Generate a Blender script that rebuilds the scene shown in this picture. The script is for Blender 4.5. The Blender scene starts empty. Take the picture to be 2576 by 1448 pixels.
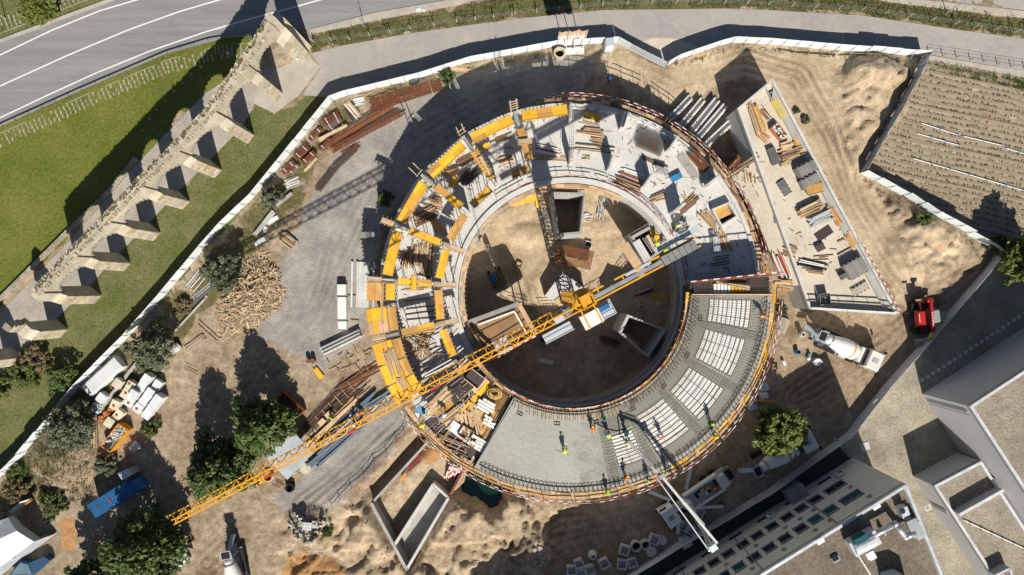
import bpy, bmesh, math, random
import numpy as np
from mathutils import Vector, Matrix

sc = bpy.context.scene
COL = sc.collection
R = random.Random(11)
pi = math.pi
rad = math.radians

# ---------------------------------------------------------------- camera, sky, sun, exposure
H = 90.0; FPX = 1717.0; CX, CY = 1288.0, 724.0        # drone 90 m up, looking straight down
cam = bpy.data.cameras.new('camera'); camo = bpy.data.objects.new('camera', cam); COL.objects.link(camo)
camo.location = (0, 0, H); camo.rotation_euler = (0, 0, 0)
cam.sensor_width = 36; cam.lens = 36 * FPX / 2576; cam.clip_start = 1; cam.clip_end = 3000
sc.camera = camo
SUN_EL, SUN_AZ = rad(40.5), rad(14)                    # shadows fall up the picture, 14 degrees to the left
sunv = Vector((math.sin(SUN_AZ) * math.cos(SUN_EL), -math.cos(SUN_AZ) * math.cos(SUN_EL), math.sin(SUN_EL)))
w = bpy.data.worlds.new('World'); sc.world = w; w.use_nodes = True
nt = w.node_tree; nt.nodes.clear()
sky = nt.nodes.new('ShaderNodeTexSky'); sky.sky_type = 'NISHITA'; sky.sun_disc = False
sky.sun_elevation = SUN_EL; sky.sun_rotation = math.atan2(sunv.x, sunv.y); sky.altitude = 50; sky.air_density = 1.0; sky.dust_density = .6
bgn = nt.nodes.new('ShaderNodeBackground'); bgn.inputs['Strength'].default_value = 0.05
won = nt.nodes.new('ShaderNodeOutputWorld')
nt.links.new(sky.outputs[0], bgn.inputs[0]); nt.links.new(bgn.outputs[0], won.inputs[0])
sl = bpy.data.lights.new('sun', 'SUN'); sl.energy = 5.0; sl.angle = rad(.5); sl.color = (1, .94, .84)
so = bpy.data.objects.new('sun', sl); COL.objects.link(so)
so.rotation_euler = sunv.to_track_quat('Z', 'Y').to_euler(); so.location = (20, -60, 60)
sc.view_settings.view_transform = 'Standard'; sc.view_settings.look = 'None'
sc.view_settings.exposure = 0.42; sc.view_settings.gamma = 1.0

# ---------------------------------------------------------------- coordinates
def W(u, v, z=0.0):                  # survey point: plan position of photo point (u, v) standing z metres up
    s = (H - z) / FPX
    return Vector(((u - CX) * s, -(v - CY) * s, z))
def K(c, x, y, z=0.0):               # the same, read from the enlarged sheet c (column, row)
    return W((0, 644, 1288, 1932)[int(c[0]) - 1] + x / 2.9985, (0, 483, 964.7)[int(c[1]) - 1] + y / 2.9985, z)
RC = Vector((7.13, -.81, 0))         # centre of the round building
def PO(r, deg, z=0.0):
    return Vector((RC.x + r * math.cos(rad(deg)), RC.y + r * math.sin(rad(deg)), z))
AX = 360 / 21                        # angle between its axes

# ---------------------------------------------------------------- materials
MATS = {}
def mat(name, a, b=None, s=1.0, rough=.85, bump=0.0, bs=None, metal=0.0, rnd=0.0, fine=.25, spec=.3, det=5, stretch=None, rot=0.0, spat=None):
    """a, b: two colours mixed by noise of scale s; rnd: brightness change from object to object"""
    if name in MATS: return MATS[name]
    m = bpy.data.materials.new(name); m.use_nodes = True; n = m.node_tree.nodes; l = m.node_tree.links
    bs_ = n['Principled BSDF']; bs_.inputs['Roughness'].default_value = rough; bs_.inputs['Metallic'].default_value = metal
    bs_.inputs['Specular IOR Level'].default_value = spec
    b = b or tuple(x * .75 for x in a)
    geo = n.new('ShaderNodeNewGeometry'); vec = geo.outputs['Position']
    if stretch:
        mp = n.new('ShaderNodeMapping'); mp.inputs['Scale'].default_value = stretch; mp.inputs['Rotation'].default_value = (0, 0, rot); l.new(vec, mp.inputs[0]); vec = mp.outputs[0]
    n1 = n.new('ShaderNodeTexNoise'); n1.inputs['Scale'].default_value = s; n1.inputs['Detail'].default_value = det; n1.inputs['Roughness'].default_value = .62
    l.new(vec, n1.inputs['Vector'])
    cr = n.new('ShaderNodeValToRGB'); cr.color_ramp.elements[0].position = .33; cr.color_ramp.elements[1].position = .67
    cr.color_ramp.elements[0].color = (*b, 1); cr.color_ramp.elements[1].color = (*a, 1); l.new(n1.outputs['Fac'], cr.inputs[0])
    out = cr.outputs[0]
    if spat:                               # splashes and stains: (colour, scale, threshold)
        n4 = n.new('ShaderNodeTexNoise'); n4.inputs['Scale'].default_value = spat[1]; n4.inputs['Detail'].default_value = 7; n4.inputs['Roughness'].default_value = .7; l.new(geo.outputs['Position'], n4.inputs['Vector'])
        m4 = n.new('ShaderNodeMapRange'); m4.inputs[1].default_value = spat[2]; m4.inputs[2].default_value = spat[2] + .12; m4.inputs[4].default_value = .75; l.new(n4.outputs['Fac'], m4.inputs[0])
        x4 = n.new('ShaderNodeMix'); x4.data_type = 'RGBA'; x4.inputs[7].default_value = (*spat[0], 1); l.new(m4.outputs[0], x4.inputs[0]); l.new(out, x4.inputs[6]); out = x4.outputs[2]
    if fine or rnd:
        mx = n.new('ShaderNodeMix'); mx.data_type = 'RGBA'; mx.blend_type = 'MULTIPLY'; mx.inputs[0].default_value = 1
        n2 = n.new('ShaderNodeTexNoise'); n2.inputs['Scale'].default_value = s * 11; n2.inputs['Detail'].default_value = 3; l.new(vec, n2.inputs['Vector'])
        mr = n.new('ShaderNodeMapRange'); mr.inputs[1].default_value = .25; mr.inputs[2].default_value = .75
        mr.inputs[3].default_value = 1 - fine; mr.inputs[4].default_value = 1 + fine; l.new(n2.outputs['Fac'], mr.inputs[0])
        val = mr.outputs[0]
        if rnd:
            oi = n.new('ShaderNodeObjectInfo'); m2 = n.new('ShaderNodeMapRange'); m2.inputs[3].default_value = 1 - rnd; m2.inputs[4].default_value = 1 + rnd
            l.new(oi.outputs['Random'], m2.inputs[0]); mm = n.new('ShaderNodeMath'); mm.operation = 'MULTIPLY'
            l.new(val, mm.inputs[0]); l.new(m2.outputs[0], mm.inputs[1]); val = mm.outputs[0]
        l.new(out, mx.inputs[6]); l.new(val, mx.inputs[7]); out = mx.outputs[2]
    l.new(out, bs_.inputs['Base Color'])
    if bump:
        n3 = n.new('ShaderNodeTexNoise'); n3.inputs['Scale'].default_value = bs or s * 4; n3.inputs['Detail'].default_value = 6; l.new(vec, n3.inputs['Vector'])
        bp = n.new('ShaderNodeBump'); bp.inputs['Strength'].default_value = bump; bp.inputs['Distance'].default_value = .1
        l.new(n3.outputs['Fac'], bp.inputs['Height']); l.new(bp.outputs[0], bs_.inputs['Normal'])
    MATS[name] = m
    return m
concrete = mat('concrete', (.58, .57, .54), (.48, .47, .445), .35, .9, .15, 6, fine=.12, spat=((.40, .37, .33), .7, .56))
concrete_old = mat('concrete_old', (.42, .41, .37), (.30, .29, .26), .5, .95, .25, 6, fine=.2)
concrete_wet = mat('concrete_wet', (.36, .36, .315), (.30, .30, .26), .25, .55, .25, 4, fine=.12)
precast = mat('precast', (.62, .62, .60), (.50, .50, .48), .6, .85, .1, 8, rnd=.08, fine=.1)
white_pan = mat('white_panel', (.70, .74, .75), (.64, .69, .70), .4, .5, .05, 3, rnd=.05, fine=.05)
white_block = mat('white_block', (.80, .79, .76), (.68, .66, .62), 1.2, .8, .1, 10, rnd=.08, fine=.12)
white_wrap = mat('white_wrap', (.68, .70, .72), (.58, .60, .62), 1.0, .35, .3, 5, rnd=.05, fine=.08)
cream_blk = mat('cream_block', (.66, .62, .48), (.55, .50, .38), 1.0, .6, .2, 6, rnd=.08)
white_paint = mat('white_paint', (.74, .74, .72), (.66, .66, .64), 1.5, .45, fine=.08)
yellow_pan = mat('yellow_panel', (.80, .44, .02), (.68, .35, .025), .9, .6, .1, 9, rnd=.2, fine=.18, spat=((.60, .46, .25), 2.2, .57))
amber_pan = mat('amber_panel', (.58, .31, .08), (.46, .24, .07), 1.1, .65, .15, 9, rnd=.22, fine=.2, spat=((.52, .42, .28), 2.0, .56))
yellow_met = mat('crane_yellow', (.68, .34, .025), (.58, .28, .03), .8, .45, fine=.12, spat=((.38, .20, .06), 1.5, .6))
wood = mat('timber', (.45, .31, .185), (.32, .21, .125), 1.6, .85, .2, 14, rnd=.28, fine=.2)
wood_pale = mat('timber_pale', (.56, .43, .27), (.43, .31, .185), 1.6, .85, .2, 14, rnd=.2, fine=.2)
wood_dark = mat('timber_dark', (.23, .14, .085), (.15, .09, .06), 1.6, .85, .2, 14, rnd=.25)
ply = mat('plywood', (.62, .42, .25), (.50, .32, .18), .8, .8, .1, 8, rnd=.15)
ply_dark = mat('film_plywood', (.075, .055, .055), (.045, .035, .038), .8, .5, .1, 8, rnd=.2)
rust = mat('rusty_steel', (.25, .10, .045), (.17, .065, .03), 2.0, .9, .2, 15, rnd=.2, fine=.3)
rust_red = mat('rusty_sheet', (.20, .065, .035), (.14, .045, .028), 1.5, .8, .2, 8, rnd=.2, fine=.25)
rebar = mat('dark_rebar', (.12, .085, .06), (.075, .055, .045), 3.0, .8, fine=.2)
rebar_l = mat('light_rebar', (.36, .34, .29), (.27, .25, .21), 3.0, .7, fine=.2)
steel = mat('grey_steel', (.36, .37, .38), (.27, .28, .29), 1.0, .45, metal=.4, rnd=.1, fine=.1)
galv = mat('galvanised', (.56, .60, .63), (.48, .52, .55), .6, .4, metal=.25, fine=.08)
blue_grey = mat('blue_grey_steel', (.15, .19, .23), (.10, .13, .17), 1.0, .5, rnd=.2)
red_paint = mat('red_paint', (.46, .06, .045), (.36, .05, .04), 1.0, .45, rnd=.1, fine=.08)
red_machine = mat('machine_red', (.55, .028, .02), (.45, .025, .02), .8, .25, fine=.05, spec=.5)
blue_paint = mat('blue_paint', (.03, .16, .36), (.02, .11, .27), .8, .5, .1, 6, fine=.15)
black = mat('black_rubber', (.022, .022, .022), (.014, .014, .014), 2, .8, fine=.2)
dark = mat('dark_void', (.012, .013, .015), (.008, .008, .01), 1, .6, fine=.1)
glass = mat('dark_glass', (.015, .03, .035), (.01, .02, .025), .5, .08, fine=0, spec=.8)
glass_teal = mat('teal_glass', (.03, .12, .12), (.02, .08, .085), .8, .1, fine=0, spec=.8)
skin = mat('skin', (.42, .25, .17), None, 2, .6, fine=.05)
cloth = mat('work_trousers', (.05, .06, .10), (.03, .035, .06), 3, .9, rnd=.3)
vest_y = mat('vest_yellow', (.50, .68, .04), (.42, .58, .03), 3, .7, fine=.1)
vest_o = mat('vest_orange', (.78, .14, .02), (.66, .11, .02), 3, .7, fine=.1)
vest_g = mat('vest_green', (.16, .48, .05), (.12, .38, .04), 3, .7, fine=.1)
hel_b = mat('helmet_blue', (.03, .16, .52), None, 2, .3, fine=0); hel_y = mat('helmet_yellow', (.75, .55, .03), None, 2, .3, fine=0)
hel_w = mat('helmet_white', (.75, .75, .73), None, 2, .3, fine=0)
terracotta = mat('terracotta', (.48, .17, .07), (.38, .12, .05), 2, .9, rnd=.15)
stone = mat('old_stone', (.53, .465, .355), (.37, .32, .24), .9, .95, .5, 7, rnd=.14, fine=.28)
stone_lichen = mat('lichen_stone', (.47, .33, .14), (.38, .33, .25), 1.1, .95, .4, 7, rnd=.2, fine=.25)
stone_grey = mat('weathered_stone', (.36, .32, .25), (.22, .19, .15), 1.4, .95, .5, 8, rnd=.2, fine=.3)
asphalt = mat('asphalt', (.265, .26, .255), (.19, .187, .187), .5, .9, .2, 25, fine=.1, stretch=(.10, 1.3, 1), rot=rad(-24))
asphalt_path = mat('asphalt_path', (.36, .33, .305), (.305, .28, .26), .16, .9, .2, 25, fine=.08, spat=((.42, .37, .31), .25, .54))
paving = mat('pale_paving', (.44, .40, .34), (.34, .31, .26), .5, .95, .2, 12, fine=.15)
cobble = mat('cobbles', (.40, .36, .31), (.30, .27, .23), .5, .95, .6, 9, fine=.22)
roof_gr = mat('roof_gravel', (.195, .16, .12), (.125, .102, .077), .35, .95, .8, 9, fine=.35)
roof_gr2 = mat('roof_gravel_grey', (.33, .285, .22), (.22, .19, .15), .4, .95, .9, 8, fine=.35, spat=((.20, .18, .15), .3, .56))
yard_gr = mat('yard_gravel', (.38, .34, .265), (.24, .215, .165), .3, .95, .9, 7, fine=.3)
render_grey = mat('render_grey', (.47, .47, .48), (.44, .44, .45), .2, .9, .04, 20, fine=.04, spat=((.39, .39, .39), .35, .58))
render_beige = mat('render_beige', (.76, .72, .63), (.70, .66, .58), .3, .9, .06, 20, fine=.06, spat=((.56, .52, .45), .5, .57))
tarp = mat('tarpaulin', (.62, .62, .61), (.52, .53, .54), .5, .5, .3, 2, fine=.06)
water = mat('pit_water', (.003, .028, .016), (.002, .016, .01), .4, .06, .03, 3, fine=.1, spec=.6)
leaf_d = mat('leaf_dark', (.085, .13, .028), (.045, .075, .018), 1.2, .6, rnd=.15, fine=.5)
leaf_y = mat('leaf_yellowish', (.155, .175, .03), (.085, .11, .022), 1.2, .6, rnd=.1, fine=.45)
leaf_o = mat('leaf_olive', (.145, .155, .09), (.075, .085, .05), 1.2, .7, rnd=.1, fine=.45)
leaf_w = mat('leaf_weed', (.105, .14, .03), (.075, .085, .03), 1.5, .8, rnd=.1, fine=.5)
leaf_br = mat('leaf_dry', (.19, .145, .075), (.11, .085, .045), 1.5, .9, rnd=.1, fine=.4)
bark = mat('bark', (.09, .065, .045), (.05, .038, .028), 3, .95, .5, 12)
flag_w = mat('flag_cloth', (.72, .66, .62), (.62, .52, .45), 2.5, .8, .2, 4, fine=.1)
flag_o = mat('flag_cloth_tan', (.62, .42, .27), (.50, .33, .22), 2.5, .8, .2, 4, fine=.1)

# ---------------------------------------------------------------- mesh helpers
class MB:
    def __init__(s): s.v = []; s.f = []; s.mi = []; s.m = 0
    def add(s, vs, fs):
        o = len(s.v); s.v += [tuple(p) for p in vs]; s.f += [tuple(i + o for i in f) for f in fs]; s.mi += [s.m] * len(fs); return s
    BF = ((0, 3, 2, 1), (4, 5, 6, 7), (0, 1, 5, 4), (1, 2, 6, 5), (2, 3, 7, 6), (3, 0, 4, 7))
    def box(s, c, d, rz=0.0, tilt=None):
        M = Matrix.Translation(Vector(c)) @ Matrix.Rotation(rz, 4, 'Z')
        if tilt is not None: M = M @ tilt
        a, b, e = (x / 2 for x in d)
        return s.add([M @ Vector(p) for p in ((-a, -b, -e), (a, -b, -e), (a, b, -e), (-a, b, -e), (-a, -b, e), (a, -b, e), (a, b, e), (-a, b, e))], MB.BF)
    def hexa(s, lo, hi):                                   # two quads, bottom and top
        return s.add(list(lo) + list(hi), MB.BF)
    def beam(s, p, q, wd, ht):
        M, L = frame(p, q); a, b = wd / 2, ht / 2
        return s.add([M @ Vector(t) for t in ((0, -a, -b), (L, -a, -b), (L, a, -b), (0, a, -b), (0, -a, b), (L, -a, b), (L, a, b), (0, a, b))], MB.BF)
    def tube(s, p, q, r, n=8, r2=None, cap=True):
        M, L = frame(p, q); r2 = r if r2 is None else r2
        vs = [M @ Vector((0, r * math.cos(2 * pi * i / n), r * math.sin(2 * pi * i / n))) for i in range(n)]
        vs += [M @ Vector((L, r2 * math.cos(2 * pi * i / n), r2 * math.sin(2 * pi * i / n))) for i in range(n)]
        fs = [(i, (i + 1) % n, n + (i + 1) % n, n + i) for i in range(n)]
        if cap: fs += [tuple(reversed(range(n))), tuple(range(n, 2 * n))]
        return s.add(vs, fs)
    def pipe(s, pts, r, n=6):
        for a, b in zip(pts[:-1], pts[1:]): s.tube(a, b, r, n)
        return s
    def prism(s, poly, z0, z1):
        n = len(poly); ar = sum(poly[i][0] * poly[(i + 1) % n][1] - poly[(i + 1) % n][0] * poly[i][1] for i in range(n))
        if ar < 0: poly = list(reversed(poly))
        vs = [(p[0], p[1], z0) for p in poly] + [(p[0], p[1], z1) for p in poly]
        return s.add(vs, [tuple(reversed(range(n))), tuple(range(n, 2 * n))] + [(i, (i + 1) % n, n + (i + 1) % n, n + i) for i in range(n)])
    def sector(s, r0, r1, a0, a1, z0, z1, step=2.5):
        n = max(1, int(abs(a1 - a0) / step)); vs = []; fs = []
        for i in range(n + 1):
            t = a0 + (a1 - a0) * i / n
            vs += [PO(r0, t, z0), PO(r1, t, z0), PO(r1, t, z1), PO(r0, t, z1)]
        for i in range(n):
            a, b = 4 * i, 4 * i + 4
            fs += [(a, b, b + 1, a + 1), (a + 1, b + 1, b + 2, a + 2), (a + 2, b + 2, b + 3, a + 3), (a + 3, b + 3, b, a)]
        if abs(a1 - a0) < 359.9: fs += [(0, 1, 2, 3), (4 * n + 3, 4 * n + 2, 4 * n + 1, 4 * n)]
        return s.add(vs, fs)
    def lathe(s, prof, n=16, M=None, cap=True):            # prof: (radius, height) along local z
        M = M or Matrix.Identity(4); vs = []; k = len(prof)
        for (r, z) in prof:
            vs += [M @ Vector((r * math.cos(2 * pi * i / n), r * math.sin(2 * pi * i / n), z)) for i in range(n)]
        fs = [(j * n + i, j * n + (i + 1) % n, (j + 1) * n + (i + 1) % n, (j + 1) * n + i) for j in range(k - 1) for i in range(n)]
        if cap: fs += [tuple(reversed(range(n))), tuple(range((k - 1) * n, k * n))]
        return s.add(vs, fs)
    def mesh(s, name, mats, smooth=False):
        me = bpy.data.meshes.new(name); me.from_pydata(s.v, [], s.f)
        mats = mats if isinstance(mats, (list, tuple)) else [mats]
        for m in mats: me.materials.append(m)
        if len(mats) > 1: me.polygons.foreach_set('material_index', s.mi)
        if smooth: me.polygons.foreach_set('use_smooth', [True] * len(me.polygons))
        me.update(); return me
def frame(p, q):
    p, q = Vector(p), Vector(q); d = q - p; L = d.length or 1e-6; x = d / L
    y = Vector((-x.y, x.x, 0)); y = y.normalized() if y.length > 1e-5 else Vector((0, 1, 0)); z = x.cross(y)
    return Matrix(((x.x, y.x, z.x, p.x), (x.y, y.y, z.y, p.y), (x.z, y.z, z.z, p.z), (0, 0, 0, 1))), L
WM = {}
def _link(o, M, parent):
    COL.objects.link(o); o.matrix_basis = M
    if parent is not None:
        o.parent = parent; o.matrix_parent_inverse = WM[parent.name].inverted()
    WM[o.name] = M.copy(); return o
LABELS = set()
def tag(o, label=None, cat=None, group=None, kind=None):
    if label: o['label'] = label
    if cat: o['category'] = cat
    if group: o['group'] = group
    if kind: o['kind'] = kind
    return o
def thing(name, label, cat, loc=(0, 0, 0), rz=0.0, group=None):
    o = bpy.data.objects.new(name, None); o.empty_display_size = .3
    _link(o, Matrix.Translation(Vector(loc)) @ Matrix.Rotation(rz, 4, 'Z'), None)
    return tag(o, label, cat, group)
I4 = Matrix.Identity(4)
def part(name, mb, m, parent=None, M=None, smooth=False, kind=None, label=None):
    me = mb.mesh(name, m, smooth) if isinstance(mb, MB) else mb
    o = bpy.data.objects.new(name, me); _link(o, M or I4, parent)
    if kind: o['kind'] = kind
    if label: o['label'] = label
    return o
UNIT = {}
def unit(m, kind='box'):
    k = (m.name, kind)
    if k not in UNIT:
        b = MB()
        if kind == 'box': b.box((0, 0, 0), (1, 1, 1))
        elif kind == 'tube': b.tube((-.5, 0, 0), (.5, 0, 0), .5, 8)
        elif kind == 'stone':
            rr = random.Random(5); b.box((0, 0, 0), (1, 1, 1)); b.v = [tuple(c * rr.uniform(.8, 1.1) for c in p) for p in b.v]
        UNIT[k] = b.mesh(kind + '_piece', m)
    return UNIT[k]
def piece(name, p, q, wd, ht, m, parent, kind='box'):      # a straight board, bar or block from p to q, on shared mesh data
    M, L = frame(p, q)
    M = M @ Matrix.Translation((L / 2, 0, 0)) @ Matrix.Diagonal((L, wd, ht, 1))
    o = bpy.data.objects.new(name, unit(m, kind)); return _link(o, M, parent)
def block(name, c, d, rz, m, parent, kind='box', tilt=None):
    M = Matrix.Translation(Vector(c)) @ Matrix.Rotation(rz, 4, 'Z')
    if tilt is not None: M = M @ tilt
    o = bpy.data.objects.new(name, unit(m, kind)); return _link(o, M @ Matrix.Diagonal((*d, 1)), parent)
def struct(name, mb, m, kind='structure', parent=None, smooth=False):
    o = part(name, mb, m, parent, smooth=smooth)
    if parent is None: o['kind'] = kind
    return o
def dup(root, loc, rz, label=None, group=None, keep=None):
    def cp(o, par):
        c = o.copy(); COL.objects.link(c); c.parent = par
        for ch in o.children: cp(ch, c)
        return c
    r = cp(root, None); r.matrix_basis = Matrix.Translation(Vector(loc)) @ Matrix.Rotation(rz, 4, 'Z')
    WM[r.name] = r.matrix_basis.copy()
    if label: r['label'] = label
    if group: r['group'] = group
    return r
def place(root, loc, rz):
    root.matrix_basis = Matrix.Translation(Vector(loc)) @ Matrix.Rotation(rz, 4, 'Z'); WM[root.name] = root.matrix_basis.copy(); return root
def ang(p, q): return math.atan2(q[1] - p[1], q[0] - p[0])
def resample(pts, step):
    pts = [Vector(p) for p in pts]; out = [pts[0].copy()]
    for a, b in zip(pts[:-1], pts[1:]):
        n = max(1, round((b - a).length / step))
        out += [a.lerp(b, (i + 1) / n) for i in range(n)]
    return out
# ================================================================ ground
def D2(pts): return np.array([W(u, v)[:2] for u, v in pts])
def sdist(X, Y, poly):               # signed distance, positive inside
    n = len(poly); ins = np.zeros(X.shape, bool); dm = np.full(X.shape, 1e9)
    for i in range(n):
        x0, y0 = poly[i]; x1, y1 = poly[(i + 1) % n]
        c = ((y0 > Y) != (y1 > Y)) & (X < (x1 - x0) * (Y - y0) / ((y1 - y0) or 1e-9) + x0); ins ^= c
        dx, dy = x1 - x0, y1 - y0; t = np.clip(((X - x0) * dx + (Y - y0) * dy) / (dx * dx + dy * dy + 1e-9), 0, 1)
        dm = np.minimum(dm, np.hypot(X - x0 - t * dx, Y - y0 - t * dy))
    return np.where(ins, dm, -dm)
def sstep(a, b, x): t = np.clip((x - a) / (b - a), 0, 1); return t * t * (3 - 2 * t)
def vnoise(X, Y, seed=0):
    xi = np.floor(X).astype(np.int64); yi = np.floor(Y).astype(np.int64); fx = X - xi; fy = Y - yi
    def h(a, b):
        v = (a * 374761393 + b * 668265263 + seed * 1442695041) & 0x7fffffff; v = ((v ^ (v >> 13)) * 1274126177) & 0x7fffffff
        return ((v ^ (v >> 16)) & 0xffff) / 65535.0
    u = fx * fx * (3 - 2 * fx); v = fy * fy * (3 - 2 * fy)
    return (h(xi, yi) * (1 - u) + h(xi + 1, yi) * u) * (1 - v) + (h(xi, yi + 1) * (1 - u) + h(xi + 1, yi + 1) * u) * v
def fbm(X, Y, s, o=4, seed=0):
    a = 0; g = 1; t = 0
    for i in range(o): a = a + g * vnoise(X * s + i * 17.3, Y * s - i * 9.1, seed + i); t += g; g *= .5; s *= 2.03
    return a / t - .5
def ridged(X, Y, s, o=5, seed=0):      # creased, eroded relief
    a = 0; g = 1; t = 0; c = math.cos(.6); d = math.sin(.6)
    for i in range(o): a = a + g * (1 - np.abs(2 * vnoise(X * s + i * 7.7, Y * s + i * 3.1, seed + i) - 1)); t += g; g *= .55; s *= 2.1; X, Y = X * c - Y * d, X * d + Y * c
    return a / t - .5
FPL = dict(footpath=[(784, 134), (857, 116), (1034, 84), (1288, 49), (1515, 26), (1821, 22), (1932, 26), (2165, 39), (2399, 74), (2576, 98), (2900, 142), (2900, 240), (2576, 180), (2332, 135), (2099, 124), (1932, 109), (1840, 105), (1805, 114), (1702, 149), (1672, 163), (1582, 123), (1521, 108), (1401, 115), (1288, 135), (1184, 154), (1057, 194), (877, 237), (836, 247), (790, 242), (760, 240), (807, 172)],
    plaza=[(640, 240), (664, 205), (690, 175), (730, 160), (765, 120), (780, 140), (785, 150), (806, 168), (770, 215), (752, 240), (705, 275), (690, 286), (640, 262)],
    cobblep=[(640, 240), (640, 262), (612, 316), (522, 409), (446, 484), (372, 564), (298, 639), (225, 719), (145, 799), (-20, 952), (-400, 1340), (-400, 1120), (0, 786), (43, 743), (187, 593), (270, 500), (345, 412), (430, 325), (510, 240), (600, 180), (690, 172)])
PL = {k: D2(v) for k, v in dict(
    lawn=[(0, 304), (200, 214), (417, 121), (567, 84), (640, 80), (600, 185), (500, 245), (420, 330), (340, 415), (285, 475), (0, 765), (-400, 1160), (-400, 500)],
    strip=[(640, 250), (690, 285), (757, 240), (836, 240), (648, 486), (567, 569), (423, 739), (207, 969), (0, 1195), (-400, 1640), (-400, 1200), (0, 950), (143, 797), (223, 717), (370, 562), (520, 407), (610, 314)],
    verge=[(780, 87), (944, 55), (1127, 20), (1288, -10), (1900, -40), (2232, 5), (2576, 45), (2900, 90), (2900, 140), (2576, 97), (2399, 73), (2165, 38), (1932, 25), (1821, 21), (1515, 25), (1288, 48), (1034, 83), (857, 115), (784, 132)],
    corner=[(0, 104), (284, 0), (200, -120), (-400, -120), (-400, 260)],
    fieldgrass=[(2330, 150), (2600, 200), (2600, 240), (2330, 176)],
    weeds=[(648, 492), (836, 258), (1057, 203), (1184, 163), (1290, 143), (1360, 128), (1360, 148), (1184, 185), (1050, 225), (930, 262), (860, 330), (800, 430), (760, 520), (660, 640), (520, 780), (440, 900), (400, 960), (250, 1080), (160, 1180), (0, 1340), (-60, 1270), (207, 975), (423, 745)],
    gravel=[(1290, 162), (1500, 145), (1460, 230), (1200, 300), (1060, 420), (960, 560), (930, 660), (905, 800), (890, 850), (800, 930), (720, 880), (650, 840), (700, 700), (760, 560), (820, 430), (900, 330), (1000, 265), (1150, 200)],
    gravel2=[(1000, 1018), (1034, 1056), (985, 1140), (840, 1275), (740, 1295), (690, 1250), (790, 1180), (900, 1070), (960, 1000)],
    sand=[(1480, 150), (1560, 120), (1660, 180), (1850, 120), (2100, 130), (2200, 150), (2180, 270), (2180, 440), (2240, 560), (2320, 690), (2270, 770), (2150, 600), (2050, 400), (1960, 240), (1880, 185), (1700, 260), (1560, 210)],
    sandright=[(2090, 130), (2290, 145), (2250, 250), (2160, 440), (2120, 300)],
    brown=[(1960, 760), (2050, 790), (2260, 800), (2320, 880), (2220, 960), (2100, 1090), (1980, 1000), (1930, 900)],
    clay1=[(720, 1405), (800, 1395), (850, 1420), (860, 1460), (700, 1460)],
    clay2=[(1060, 1110), (1100, 1100), (1130, 1140), (1080, 1170), (1050, 1150)],
    clay3=[(155, 1310), (180, 1308), (190, 1345), (182, 1380), (165, 1375)],
    rough=[(700, 1330), (800, 1310), (880, 1270), (960, 1180), (1100, 1140), (1290, 1230), (1430, 1275), (1410, 1350), (1370, 1460), (690, 1500)],
    rub1=[(2190, 470), (2330, 545), (2480, 630), (2440, 690), (2370, 740), (2290, 650)], rub2=[(2110, 140), (2290, 152), (2240, 260), (2150, 410)],
    box=[(1080, 1112), (928, 1268), (1022, 1437), (1130, 1255), (1180, 1180)],
    trench=[(1068, 1080), (925, 1232), (918, 1250), (944, 1262), (1085, 1115)],
    pit=[(1190, 1185), (1225, 1190), (1268, 1240), (1246, 1285), (1166, 1246)],
    flatroad=[(-400, 420), (0, 320), (200, 230), (417, 137), (567, 97), (777, 75), (944, 34), (1127, 0), (1300, -40), (1200, -400), (-400, -100)],
    yard=[(2502, 640), (2465, 690), (2292, 893), (2219, 975), (2129, 1091), (2105, 1108), (1932, 1231), (1588, 1440), (1450, 1540), (2900, 1700), (2900, 560)],
    field=[(2336, 150), (2700, 215), (2900, 400), (2900, 720), (2540, 640), (2170, 432)],
    **FPL).items()}
def ell(X, Y, u, v, a, b, rot=0):
    c = W(u, v); ca, sa = math.cos(rot), math.sin(rot); dx, dy = X - c.x, Y - c.y
    return np.clip(1 - ((dx * ca + dy * sa) / a) ** 2 - ((-dx * sa + dy * ca) / b) ** 2, 0, 1)
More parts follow.
